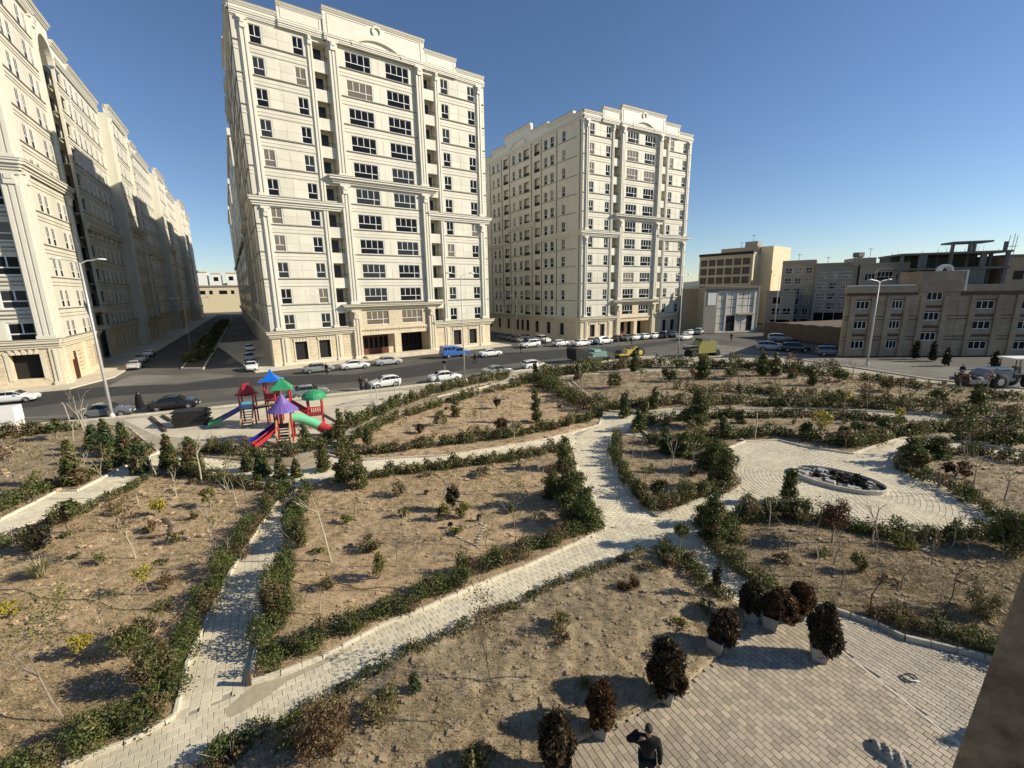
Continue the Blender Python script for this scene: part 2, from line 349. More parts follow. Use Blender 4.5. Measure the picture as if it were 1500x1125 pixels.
def tower_side(root,M,W,kz,full=True):
    """long side facade; X runs from the back corner to the front corner, t measured from the front corner"""
    wall=MB(); trim=MB(); gf=MB(); T=lambda t:W-t; Z=lambda z:z*kz
    wt=lambda i:Z(8.22+PIT*i); wb=lambda i:Z(5.80+PIT*i); z0=Z(5.3); zt=Z(50.5)
    wins=[(5.9,7.1),(10.1,11.4),(12.6,13.9),(23.6,24.8),(26.6,27.8),(34.5,35.7),(37,38.2),(41.8,43)]
    bals=[(15.6,17.9),(20.1,22.6),(29.9,32.4)]
    ops=[]
    for i in range(11):
        for a,b in wins: ops.append((T(b),T(a),wb(i),wt(i)))
        for a,b in bals: ops.append((T(b),T(a),wb(i)-Z(.3),wt(i)))
    wallfill(wall,0,W,z0,zt,ops,0)
    for i in range(11):
        for a,b in wins: add_win(root,M,T(b),0,wb(i),b-a,wt(i)-wb(i),'w2')
        for a,b in bals:
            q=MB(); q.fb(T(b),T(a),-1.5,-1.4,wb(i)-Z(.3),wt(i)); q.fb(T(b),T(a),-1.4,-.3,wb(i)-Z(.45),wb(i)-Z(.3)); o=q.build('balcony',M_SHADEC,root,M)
            r=MB(); r.fb(T(b),T(a),-.2,-.12,wb(i)-Z(.3),wb(i)+Z(.55)); r.build('railing',M_DARK,o)
            dd=MB(); dd.fb(T(b)+.5,T(a)-.6,-1.4,-1.36,wb(i)-Z(.3),wt(i)-Z(.4)); dd.build('balcony_door',M_GLASS3,o)
        for a,b in ((2.0,8.6),(9.4,14.6),(19.4,29),(33.6,39)):
            if i>0: trim.fb(T(b),T(a),-.02,.12,wb(i)-.18,wb(i)-.08)
    for x in (.9,8.9,14.9,19.0,29.2,33.2,39.5,45): trim.fb(T(x)-.12,T(x)+.12,-.02,.1,z0,zt)
    for a,b,zz in ((0,17.2,24.2/.92),(30.8,W,24.4/.92),(17.4,30.6,28.1/.92),(15,31.2,9.0/.92)):
        c=MB(); cornice(c,T(b),T(a),Z(zz-1.2),Z(zz),0,.6,0,e=.1); c.build('cornice',M_CREAM2,root,M)
    c=MB(); cornice(c,0,W,Z(4.6),Z(5.65),0,.6,0,e=.05); c.build('cornice',M_TRAV2,root,M)
    for a,b,z1 in ((0,3,51.7),(3,12,52.6),(12,19,53.2),(19,31,55.2),(31,38,53.2),(38,W,52.2)):
        c=MB(); c.fb(T(b),T(a),-.5,.1,zt,Z(z1)); cornice(c,T(b),T(a),Z(z1-.7),Z(z1),.1,.35,0,1,e=.05); cornice(c,T(b),T(a),Z(50.1),Z(50.9),.1,.3,0,e=0)
        if a==19: arch_ring(c,T(25),Z(47.0),5.0,5.7,R(45),R(135),.08,.35,12)
        c.build('parapet',[M_CREAM2,M_ROOFM],root,M)
    gops=[(T(x+.8),T(x-.8),Z(.9),Z(4.0)) for x in (6.7,12,17,21.3,23.8,26.3,31,36,41)]
    wallfill(gf,0,W,0,z0,gops,.0); gf.build('ground_floor_wall',M_TRAV,root,M)
    for o in gops:
        q=MB(); q.fb(o[0]-.15,o[0],.0,.1,o[2],o[3]); q.fb(o[1],o[1]+.15,.0,.1,o[2],o[3]); q.fb(o[0]-.2,o[1]+.2,0,.14,o[3],o[3]+.3)
        f=q.build('shop_window',M_TRAV2,root,M); g=MB(); g.fb(o[0],o[1],-.33,-.25,o[2],o[3]); g.build('pane',M_DARK,f)
    for x in (1.,9,14.5,19.2,28.6,33.5,39): p=MB(); pilaster(p,T(x)-.5,T(x)+.5,0,Z(4.6),0,.2,cap=False,ribs=1); p.build('pilaster',M_TRAV2,root,M)
    wall.build('wall',M_SHADEC if False else M_CREAM,root,M); trim.build('string_course',M_LEDGE,root,M,kind='stuff')
def core(root,W,D,az_f,az_s,z1,inset=.36,shafts=()):
    """building mass behind the facades (polygon in root space: x along the front, skewed side)"""
    a=R(az_f-az_s); sx,sy=D*math.cos(a),D*math.sin(a)   # side direction in local coords
    m=MB(); m.prism([(.36,.36),(W-.36,.36),(W+sx-.36,sy-.4),(sx+.36,sy-.4)],4.9,z1)
    return m,sx,sy
def tower(name,p0,az,W,azs,D,kz,label,side=True):
    root=thing(name,(p0[0],p0[1],0),az2rz(az),label,'building')
    I=Matrix.Identity(4); ks=W/42.6
    tower_front(root,I,ks,kz)
    a=R(az-azs); sx,sy=D*math.cos(a),D*math.sin(a)
    # side frame: origin at back corner, X towards the front corner
    Ms=Matrix.Translation((sx,sy,0))@Matrix.Rotation(math.atan2(-sy,-sx),4,'Z')
    tower_side(root,Ms,D,kz)
    z1=50.5*kz; x=lambda t:t*ks
    m=MB()
    # mass pieces leave the balcony shafts and entrance recess open
    def pr(a0,a1,y0,za,zb): m.prism([(x(a0),y0),(x(a1),y0),(x(a1)+sx*.985,sy*.985),(x(a0)+sx*.985,sy*.985)],za,zb)
    pr(.9,10.9,.36,0,z1); pr(10.9,13.1,2.05,0,z1); pr(13.1,14.6,.62,0,z1); pr(14.6,28.0,.37,5.3*kz+.01,z1-.01); pr(14.6,28.0,3.62,0,5.3*kz)
    pr(28.0,29.5,.62,0,z1-.005); pr(29.5,31.7,2.05,0,z1-.01); pr(31.7,41.9,.36,0,z1-.015)
    m.build('core',M_CREAM,root)
    r=MB(); r.prism([(-.3,-.1),(W+.3,-.1),(W+sx+.3,sy+.1),(sx-.3,sy+.1)],z1+.0,z1+.25); r.box(W*.35+sx*.4,W*.65+sx*.4,sy*.35,sy*.6,z1+.25,z1+4); r.build('roof',M_ROOFM,root)
    # plain right and back walls
    b=MB(); 
    b.prism([(W-.36,.36),(W,.36),(W+sx,sy),(W+sx-.36,sy)],0,z1); b.prism([(sx,sy-.36),(W+sx-.4,sy-.36),(W+sx-.4,sy),(sx,sy)],0,z1-.01); b.build('rear_wall',M_CREAM,root)
    return root
def plain_tower(p0,az,W,azs,D,label):
    root=thing('apartment_tower',(p0[0],p0[1],0),az2rz(az),label,'building'); a=R(az-azs); sx,sy=D*math.cos(a),D*math.sin(a)
    m=MB(); m.prism([(0,0),(W,0),(W+sx,sy),(sx,sy)],0,50.6); m.build('wall',M_CREAM,root)
    for z0,z1,o,mt in ((4.6,5.7,.6,M_TRAV2),(24.9,26.1,.6,M_CREAM2),(50.1,51.7,.4,M_CREAM2)):
        c=MB(); c.prism([(-o,-o),(W+o,-o),(W+sx+o,sy+o),(sx-o,sy+o)],z0,z1); c.build('cornice',mt,root)
    c=MB(); f=.38; c.prism([(sx*f,sy*f),(W+sx*f,sy*f),(W+sx*.66,sy*.66),(sx*.66,sy*.66)],51.71,55.0); c.build('parapet',M_CREAM2,root)
    ux,uy=math.cos(a),math.sin(a)
    for i in range(11):
        for t in (6,11,13,24,27,35,41):
            q=MB(); q.box(-.06,.0,0,1.3,5.8+4.13*i,8.2+4.13*i); q.build('window',M_GLASS,root,Matrix.Translation((ux*t,uy*t,0))@Matrix.Rotation(a-R(90),4,'Z'))
    return root
TA=tower('apartment_tower',(-38.60,71.01),54.08,42.0,-32,48,1.0,'tall cream stone apartment tower with wide windows and brown entrance doors, nearest the blue van')
TB=tower('apartment_tower',(15.77,100.44),59.7,34.0,-32,49,.92,'second cream apartment tower standing farther back beside a long row of parked cars')
pA0=(-38.60,71.01)
for k_,lb_ in ((57,'second tower of the row, hidden behind the first cream tower along the shaded street'),(114,'third tower of the row, far behind the first cream tower'),(171,'fourth tower of the row at the far end of the shaded street')):
    plain_tower((pA0[0]+math.sin(R(-32))*k_,pA0[1]+math.cos(R(-32))*k_),54.08,42,-32,47,lb_)
# -------- long block on the left
def long_block():
    C=(-61.00,59.45); az=-30
    root=thing('apartment_block',(C[0],C[1],0),az2rz(az),'long pale apartment block on the left with stepped bays receding down the shaded street','building')
    M=Matrix.Identity(4)           # X runs from far to near; t -> -t
    kz=1.03; Z=lambda z:z*kz; wt=lambda i:Z(8.22+PIT*i); wb=lambda i:Z(5.80+PIT*i)
    zt=Z(50.5)
    walls=MB(); gf=MB(); trim=MB(); cores=MB()
    def seg(t0,t1,d,wins,bals=(),top=52.2,corn=27.6,unit=0,recess=False):
        ops=[]
        for i in range(11):
            for a,b in wins: ops.append((a,b,wb(i),wt(i)))
            for a,b in bals: ops.append((a,b,wb(i)-Z(.3),wt(i)))
        wallfill(walls,t0,t1,Z(5.3),zt,ops,d)
        cores.fb(t0+(2.2 if t0==0 else .01),t1-.01,-16,d-(1.6 if bals else .36),.0,zt-.02*(1+rnd.random()))
        near=unit<2
        for i in range(11):
            for a,b in wins: add_win(root,M,a,d+.08,wb(i),b-a,wt(i)-wb(i),'w2',fw=.10)
            for a,b in bals:
                q=MB(); q.fb(a,b,d-1.35,d-.36,wb(i)-Z(.5),wb(i)-Z(.31)); o=q.build('balcony',M_CREAM,root,M); q=MB(); q.fb(a,b,d-.3,d-.05,wb(i)-Z(.3),wb(i)+Z(.35)); q.build('balcony_wall',M_CREAM,o)
                dd=MB(); dd.fb(a+.4,b-.4,d-1.6,d-1.5,wb(i)-Z(.3),wt(i)-Z(.4)); dd.build('balcony_door',M_GLASS3,o)
            if i>0 and wins:
                trim.fb(t0+.4,t1-.4,d-.02,d+.13,wb(i)-.17,wb(i)-.06); 
            if wins and near and not recess:
                for zz in (wt(i)+Z(.5),wt(i)+Z(.95)): trim.fb(t0+.4,t1-.4,d-.02,d+.06,zz,zz+.05)
        wallfill(gf,t0,t1,0,Z(5.3),[(a-.1,b+.1,Z(.8),Z(3.9)) for a,b in wins if not recess],d)
        for a,b in (() if recess else wins):
            g=MB(); g.fb(a-.1,b+.1,d-.34,d-.28,Z(.8),Z(3.9)); g.build('shop_window',M_DARK,root,M)
        c=MB()
        if not recess:
            cornice(c,t0,t1,Z(4.9),Z(6.0),d,.7,1,2,e=.35 if d>-.5 else .0)
            c.build('cornice',[M_CREAM2,M_TRAV2,M_LEDGE],root,M); c=MB()
            if corn: cornice(c,t0,t1,Z(corn-1.2),Z(corn),d,.9,0,2,e=.5 if d>-.5 else 0)
        if c.v: c.build('cornice',[M_CREAM2,M_TRAV2,M_LEDGE],root,M)
        c=MB(); c.fb(t0,t1,d-.5,d+.15,zt,Z(top)); cornice(c,t0,t1,Z(top-.9),Z(top),d+.15,.6,0,2,e=.2)
        cornice(c,t0,t1,zt-.3,zt+.5,d+.15,.35,0,e=.05)
        c.build('cornice',[M_CREAM2,M_TRAV2,M_LEDGE],root,M)
        if d>-.5:
            for a in (t0+.2,t1-1.7):
                p=MB(); 
                for z_0,z_1,mi in ((6.05,corn-1.25 if corn else 40,0),(corn+.05,50.2,0)): pilaster(p,a,a+1.3,Z(z_0),Z(z_1),d,.35,ribs=2)
                p.build('pilaster',M_CREAM2,root,M)
            p=MB()
            for a in (t0+.2,t1-1.7,(t0+t1)/2): pilaster(p,a,a+1.2,0,Z(4.9),d,.3,cap=False,ribs=1)
            p.build('pilaster',M_TRAV2,root,M)
    for u in range(4):
        o=u*58.
        seg(o+0,o+17.5,0,((4.6,5.7),(6.7,7.8),(11.6,12.8),(14.0,15.0)) if u==0 else ((o+4.6,o+5.8),(o+8,o+9.2),(o+13.2,o+14.4)),(),52.2,27.6,u)
        e=1.8 if u else 0.
        base=-1.8
        seg(o+17.5,o+24.5,base,((o+18.3,o+19.5),),((o+20.6,o+23.4),),52.8,27.6,u)
        seg(o+24.5,o+32,base-3.2,((o+26.8,o+28.2),),(),54.9,0,u,True)
        # arch over the recess
        am=MB(); c=(o+28.2)
        arch_ring(am,c,Z(49.2),3.2,4.1,0,math.pi,base-.4,base+.35,16)
        am.fb(c-3.8,c+3.8,base-3.2,base+.1,Z(53.2),Z(55.4)); cornice(am,c-3.8,c+3.8,Z(54.6),Z(55.5),base+.1,.6,0,e=.3)
        n=16
        for i in range(n):
            t0=math.pi*i/n; t1=math.pi*(i+1)/n
            P=[(c+3.7*math.cos(t0),Z(49.2)+3.7*math.sin(t0)),(c+3.75*math.cos(t0),Z(53.25)),(c+3.75*math.cos(t1),Z(53.25)),(c+3.7*math.cos(t1),Z(49.2)+3.7*math.sin(t1))]
            am.prism(P,-(base-.35),-(base-.05) if False else -(base-3.2),0,'y')
        am.build('arch',M_CREAM2,root,M)
        en=MB(); en.fb((o+24.5),(o+32),base-3.2,base+.3,Z(8.6),Z(9.4)); en.fb((o+24.5),(o+32),base-3.2,base+.1,Z(5.3),Z(6.2)); en.build('entrance_canopy',M_TRAV2,root,M)
        seg(o+32,o+39,base,((o+37.2,o+38.3),),((o+33,o+35.6),),53.3,24.5,u)
        seg(o+39,o+58,base,((o+40.3,o+41.4),(o+43.6,o+44.8),(o+47,o+48.2),(o+51,o+52.2),(o+55,o+56.2)),(),52.4,24.5,u)
    # return walls of the protruding bays get stone panels
    walls.build('wall',M_CREAM,root,M); gf.build('ground_floor_wall',M_TRAV,root,M); trim.build('string_course',M_LEDGE,root,M,kind='stuff'); cores.build('core',M_CREAM,root,M)
    # ---- end face towards the camera (normal to the south), X runs left to the corner
    
    # local frame: s from 0 (far left) to 36 (corner)
    Me=Matrix.Rotation(R(-90),4,'Z')
    Me=Me@Matrix.Translation((-36,0,0))
    e=MB(); W=36; wc=[(31.2,34.0),(24.5,28.0),(18,21.5),(9,12.5)]
    ops=[(a,b,wb(i),wt(i)) for i in range(11) for a,b in wc]
    wallfill(e,0,W-2.0,Z(5.3),zt,[o for o in ops],-.9); e.fb(W-2.0,W-.36,-.9,0,Z(5.3),zt)
    e.build('end_wall',M_CREAM,root,Me)
    tr=MB()
    for i in range(11):
        for a,b in wc: add_win(root,Me,a,-.9,wb(i),b-a,wt(i)-wb(i),'w2',fw=.16)
        for zz in (wb(i)-.2,wb(i)-.75,wt(i)+.5,wt(i)+.95): tr.fb(0,W-2,-.92,-.78,zz,zz+.09)
        # panels between the windows
        for a,b in ((28.1,31.1),): panel(root,Me,a,b,wb(i),wt(i),-.9)
    tr.build('string_course',M_LEDGE,root,Me,kind='stuff')
    p=MB()
    for z_0,z_1 in ((6.0,26.2),(27.7,50.2)): pilaster(p,W-1.9,W-.05,Z(z_0),Z(z_1),0,.3,ribs=3)
    p.build('pilaster',M_CREAM2,root,Me)
    c=MB(); cornice(c,0,W,Z(4.9),Z(6.0),0,.7,1,2,e=.35); c.build('cornice',[M_CREAM2,M_TRAV2,M_LEDGE],root,Me); c=MB(); cornice(c,0,W,Z(26.4),Z(27.6),0,.9,0,2,e=.5); c.build('cornice',[M_CREAM2,M_TRAV2,M_LEDGE],root,Me); c=MB(); cornice(c,0,W,Z(51.3),Z(52.2),.15,.6,0,2,e=.2); c.fb(0,W,-.5,.15,zt,Z(51.6))
    c.build('cornice',[M_CREAM2,M_TRAV2,M_LEDGE],root,Me)
    g=MB(); gops=[(31.0,33.9,Z(1.0),Z(4.2)),(22,27,Z(1.0),Z(4.2)),(12,17,Z(1.0),Z(4.2))]
    wallfill(g,0,W-.36,0,Z(4.95),gops,0,.9); g.build('ground_floor_wall',M_TRAV,root,Me)
    for o in gops:
        q=MB(); q.fb(o[0]-.45,o[0],0,.1,o[2]-.1,o[3]); q.fb(o[1],o[1]+.45,0,.1,o[2]-.1,o[3]); q.fb(o[0]-.5,o[1]+.5,0,.13,o[3],o[3]+.35); f=q.build('shop_window',M_TRAV2,root,Me)
        h=MB(); h.fb(o[0],o[1],-1.2,-1.0,o[2],o[3]); h.build('pane',M_DARK,f)
        for k in range(5):
            x=(o[0]+o[1])/2+(k-2)*.55; kq=MB(); kq.prism([(x-.15,o[3]),(x+.15,o[3]),(x+.15+(k-2)*.12,o[3]+.65),(x-.15+(k-2)*.12,o[3]+.65)],-.2,-.1,0,'y'); kq.build('keystone',M_TRAV2,root,Me)
    for s0,s1 in ((27.2,30.4),(34.2,34.75),):
        for k in range(8): panel(root,Me,s0,s1,Z(.5+.54*k),Z(.5+.54*k+.52),0,M_TRAV,'masonry_block',.045,.035)
    p=MB(); pilaster(p,34.85,35.9,0,Z(4.9),0,.28,cap=False,ribs=1); p.build('pilaster',M_TRAV2,root,Me)
    cc=MB(); cc.fb(0.1,W-.4,-20,-1.3,0,zt-.05); cc.build('core',M_CREAM,root,Me)
    # side door with a dark metal grille in the near bay and stone panels
    dm=MB(); dm.fb(3.6,5.4,.0,.06,0,2.9); f=dm.build('side_door',M_WOOD,root,M)
    for k in range(5): gg=MB(); gg.fb(3.7+k*.35,3.8+k*.35,.06,.09,.1,2.8); gg.build('grille_bar',M_DARK,f)
    for k in range(8):
        for (a,b) in ((5.5,9),(9,12.4),(1.7,3.5)):
            if not(k<6 and a==1.7 and False): panel(root,M,a,b,Z(.5+.54*k),Z(.5+.54*k+.52),.0,M_TRAV,'masonry_block',.04,.03)
    return root
long_block()
# ======================= lower buildings on the right and far away =======================
M_BRICKS=mat('shaded brown stone cladding',(.255,.19,.125),.75,.0,.9,.01,5,alt=(.36,.28,.19),objrand=.10,var2=.1,scale2=.3)
M_BRWN=mat('dark brown band',(.07,.035,.025),.6,.2,2)
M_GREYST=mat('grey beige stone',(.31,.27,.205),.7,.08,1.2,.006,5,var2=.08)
M_GREYST2=mat('cool grey stone',(.26,.24,.20),.7,.08,1.2,.006,5)
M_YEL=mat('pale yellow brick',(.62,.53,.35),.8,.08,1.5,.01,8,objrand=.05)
M_CONC=mat('raw grey concrete',(.14,.145,.14),.9,.2,.8,.01,5)
M_TAN=mat('tan block wall',(.33,.25,.145),.85,.15,1.2,.01,6)
M_MARB=mat('bright veined marble',(.74,.70,.60),.7,.0,.35,0,alt=(.50,.47,.40),detail=8)
M_OLIVEG=mat('bronze tinted glazing',(.10,.085,.055),.25,.35,.5)
M_RETW=mat('dark brown retaining stone',(.115,.085,.06),.85,.2,1.2,.01,5)
M_WHITE=mat('white plaster',(.74,.72,.68),.7,.05,1)
def bldg(name,p0,az,W,D,H,label,wm,wins=(),side='R',sidewins=(),T=.3,fm=None,glass=None,parapet=.6,kind_depth=None):
    """box building with real window openings in its front; side R: a second detailed face on the right end"""
    root=thing(name,(p0[0],p0[1],0),az2rz(az),label,'building'); I=Matrix.Identity(4)
    w=MB(); wallfill(w,0,W,0,H,[x[:4] for x in wins],0,T); w.build('wall',wm,root,I)
    Mr=Matrix.Translation((W,0,0))@Matrix.Rotation(R(90),4,'Z')
    if side:
        w=MB(); wallfill(w,T,D,0,H,[x[:4] for x in sidewins],0,T); w.build('side_wall',wm if side=='R' else side,root,Mr)
    for (lst,Mx) in ((wins,I),(sidewins,Mr)):
        for x in lst: add_win(root,Mx,x[0],0,x[2],x[1]-x[0],x[3]-x[2],x[4] if len(x)>4 else 'w2',glass=x[5] if len(x)>5 else glass,fm=fm,fw=.09)
    c=MB(); c.box(T+.01,W-T-.01,T+.01,D,0,H-.05); c.build('core',wm,root)
    r=MB(); r.box(-.15,W+.15,-.15,D+.15,H,H+.12); r.box(0,W,0,.25,H+.12,H+parapet); r.box(W-.25,W,.25,D,H+.12,H+parapet); r.box(0,.25,.25,D,H+.12,H+parapet); r.build('roof',[wm],root)
    return root
def rooftank(x,y,z,s,label,group=None,m=M_CONC):
    t=thing('roof_tank',(x,y,z),.3,label,'water tank',group)
    a=MB(); a.box(-s,s,-s*.8,s*.8,.25*s,1.3*s); a.build('tank',m,t)
    for i in (-1,1):
        b=MB(); b.box(i*s*.7-.08,i*s*.7+.08,-.7*s,.7*s,0,.25*s); b.build('leg',M_CONC,t)
# F: long brown stone building nearest on the right
def brown_stone():
    p=(54.85,71.28); L=62; H=10.0
    root=thing('stone_building',(p[0],p[1],0),az2rz(94.5),'long low brown stone building with small white framed windows across the road on the right','building'); I=Matrix.Identity(4)
    cols=[(0.4,2.4,0),(5.8,7.4,0),(10.8,13.1,1.25),(18.2,20.9,-.2),(24.8,27.6,-.3),(33,35.6,-.2),(40,42.6,-.2),(48,50.6,-.2),(55,57.6,-.2)]
    wins=[]
    for a,b,dz in cols:
        for z in (7.6,4.45,1.25): wins.append((a,b,z+dz if z+dz>.3 else .5,z+1.3+dz))
    w=MB(); wallfill(w,-1.2,L,0,H,wins,0,.4); w.build('wall',M_BRICKS,root,I)
    for a,b,z0,z1 in wins:
        add_win(root,I,a,0,z0,b-a,z1-z0,'w3',glass=0,fw=.1)
    for i,(a,b,dz) in enumerate(cols):
        for z in (6.75,3.6):
            q=MB(); q.fb(a+.0,b-.0,0,.07,z+dz-.35,z+dz+.05); q.build('spandrel_panel',M_BRWN,root,I)
        for x0 in (a-1.0,b+.12):
            q=MB(); q.fb(x0,x0+.8,0,.28,0,9.55 if True else 9); q.build('pilaster',M_BRICKS,root,I)
        for zz in (8.95,5.8,2.6):
            q=MB(); q.fb(a-.15,b+.1,0,.13,zz+dz,zz+dz+.14); q.build('lintel',M_BRWN,root,I)
    # stone courses between the pilasters
    xs=[(-1.2,-.65)]+[(cols[i][1]+.95,cols[i+1][0]-1.03) for i in range(len(cols)-1)]
    n=0
    for a,b in xs:
        if b-a<.5: continue
        nz=12; nx=max(1,int(round((b-a)/1.6)))
        for k in range(nz):
            for j in range(nx):
                if n<290: panel(root,I,a+(b-a)*j/nx,a+(b-a)*(j+1)/nx,.3+k*.77,.3+k*.77+.75,0,M_BRICKS,'stone_block',.035,.02); n+=1
        for zz in (6.35,5.85,3.1,2.6):
            q=MB(); q.fb(a,b,0,.09,zz,zz+.12); q.build('string_course',M_BRWN,root,I)
    q=MB(); q.fb(-1.3,9.3,0,.18,9.7,10.15); q.build('band',M_BRWN,root,I); q=MB(); q.fb(15.7,L,0,.18,9.55,10.05); q.build('band',M_BRWN,root,I)
    q=MB(); q.fb(-1.35,L,-.45,.35,10.16,11.2); q.build('parapet',M_BRICKS,root,I)
    q=MB(); q.fb(9.2,15.6,-4.0,.45,10.2,13.3); q.build('stair_tower',M_BRICKS,root,I)
    q=MB(); q.fb(15.6,15.85,-4.0,.5,10.3,13.4); q.build('white_return',M_WHITE,root,I)
    q=MB(); arch_ring(q,12.8,13.3,.7,1.0,0,math.pi,-.6,.3,10); q.build('arch_cap',M_WHITE,root,I)
    q=MB(); q.prism([(-1.19,.41),(L,.41),(L,18),(12.8,18)],0,10.1); q.build('core',M_BRICKS,root,I)
    q=MB(); q.fb(-1.3,8.5,-.1,.35,11.2,11.35); q.build('coping',M_WHITE,root,I)
brown_stone()
# C: apartment with bronze window walls and sunlit yellow end
w=[]
for r_,(z0,z1) in enumerate(((18.0,20.0),(15.2,17.3),(12.4,14.5),(9.6,11.7),(6.8,8.9))):
    for k in range(6): w.append((.5+k*2.65,.5+k*2.65+2.2,z0,z1,'w2',2))
sw=[]
for z0 in (17.4,14.7,12.0,9.3,6.6): sw+=[(5.1,7.0,z0,z0+2.1,'w1',2),(10.6,12.8,z0,z0+2.1,'w1',2)]
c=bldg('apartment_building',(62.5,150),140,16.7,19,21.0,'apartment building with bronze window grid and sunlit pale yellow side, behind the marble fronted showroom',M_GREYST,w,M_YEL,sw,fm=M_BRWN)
q=MB(); q.box(5,16.6,4,16,21,23.4); q.build('penthouse',M_GREYST,c); q=MB(); q.box(11.5,15.2,6,9,23.4,25.2); q.build('stair_head',M_GREYST2,c); q=MB(); q.box(-.2,16.8,-.2,.1,21.1,21.9); q.build('roof_railing',M_DARK,c)
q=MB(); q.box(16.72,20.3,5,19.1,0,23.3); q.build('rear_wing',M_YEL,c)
# D, E, E2
w=[]; 
for k,z0 in enumerate((14.7,11.9,9.1,6.3,3.5)):
    for a,b in ((.9,2.5),(3.3,4.8),(5.7,7.2)): w.append((a,b,z0,z0+1.65,'w2'))
for a in (.4,3.0,5.6): w.append((a,a+1.9,.9,2.4,'w1',0))
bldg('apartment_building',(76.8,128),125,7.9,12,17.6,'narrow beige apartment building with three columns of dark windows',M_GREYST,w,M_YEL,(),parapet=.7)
w=[]
for k,z0 in enumerate((13.1,10.4,7.7,5.1)):
    for a,b in ((.6,2.7),(3.2,5.0),(5.8,8.0)): w.append((a,b,z0,z0+1.8,'w4',1 if a!=3.2 or k==0 else 0))  # most panes take the plain curtain colour
w.append((.5,7.6,1.2,4.3,'w3',0))
bldg('apartment_building',(82.4,122),115,9.2,12,16.6,'grey apartment building with bright curtained windows, lit through pale panes',M_GREYST2,w,True and M_GREYST2,())
w=[(1.1,3.3,12.3,14.2,'w3',0),(3.7,7.0,12.4,14.6,'w4',0),(7.6,9.5,12.3,14.1,'w3',0),(1.1,3.3,8.6,10.4,'w3',0),(4,7,8.6,10.4,'w3',0)]
e2=bldg('apartment_building',(90.5,117),110,10.2,12,16.2,'beige building with an arched upper window beside the concrete frame',M_GREYST,w,M_GREYST,())
a=MB(); arch_ring(a,5.35,14.3,1.9,2.3,0,math.pi,.0,.2,14,0,.55); a.build('window_arch',M_TRAV2,e2,Matrix.Identity(4))
q=MB(); q.box(-1.5,3.4,1,8,16.2,18.2); q.build('penthouse',M_GREYST,e2)
# concrete frame under construction
def frame_bldg():
    root=thing('unfinished_building',(96.5,112,0),az2rz(110),'unfinished dark concrete frame building with open floors and a raised roof bay','building')
    xs=[0,3.6,9.4,15.2,19.7]; zs=[2.8,6.6,10.6,14.6,18.2]
    for x in xs:
        for y in (0,6,12):
            q=MB(); q.box(x-.3,x+.3,y-.3,y+.3,0,18.2-.0 if True else 0); q.build('column',M_CONC,root)
    for z in zs:
        q=MB(); q.box(-.6,20.3,-.6,12.6,z,z+.45); q.build('floor_slab',M_CONC,root)
    q=MB(); q.box(-.2,19.9,11.6,12.2,0,18.2); q.build('rear_wall',M_CONC,root)
    for a,b,z0,z1 in ((3.6,4.9,15.05,18.2),(14.9,16.0,15.05,18.2),(3.6,9.3,11.05,12.2),(9.4,15,2,14.6),(15.3,16.3,11.05,14.6)):
        q=MB(); q.box(a,b,-.2,.1,z0,z1); q.build('infill_wall',M_CONC,root)
    for x in (9.4,12.6,13.4,19):
        q=MB(); q.box(x-.25,x+.25,-.3,.3,18.65,20.6); q.build('roof_column',M_CONC,root)
    q=MB(); q.box(9.2,16.6,-.4,5,20.6,21.0); q.build('roof_beam',M_CONC,root)
    for i in range(26):
        x=rnd.uniform(0,19.5); y=rnd.choice((0,6,12)); q=MB(); q.tube([(x,y,18.6),(x+rnd.uniform(-.1,.1),y,18.6+rnd.uniform(.5,1.3))],.03,4); q.build('rebar',M_CONC,root)
    for x in (19.3,20.1,20.6):
        q=MB(); q.tube([(x,0,16),(x+.2,0,21.4+rnd.random())],.06,4); q.tube([(x-.5,0,19.4),(x+.6,0,19.5)],.04,4); q.build('scaffold_pole',M_CONC,root)
frame_bldg()
q=thing('apartment_building',(118,108,0),az2rz(100),'plain brown building rising behind the stone building at the right edge','building')
m=MB(); m.box(0,30,0,14,0,17.2); m.build('wall',M_BRICKS,q); m=MB(); m.box(-.2,30.2,-.2,14.2,17.2,17.8); m.build('roof',M_ROOFM,q)
for k in range(5): m=MB(); m.box(2+k*5,4+k*5,-.05,0,12,14); m.build('window',M_GLASS,q)
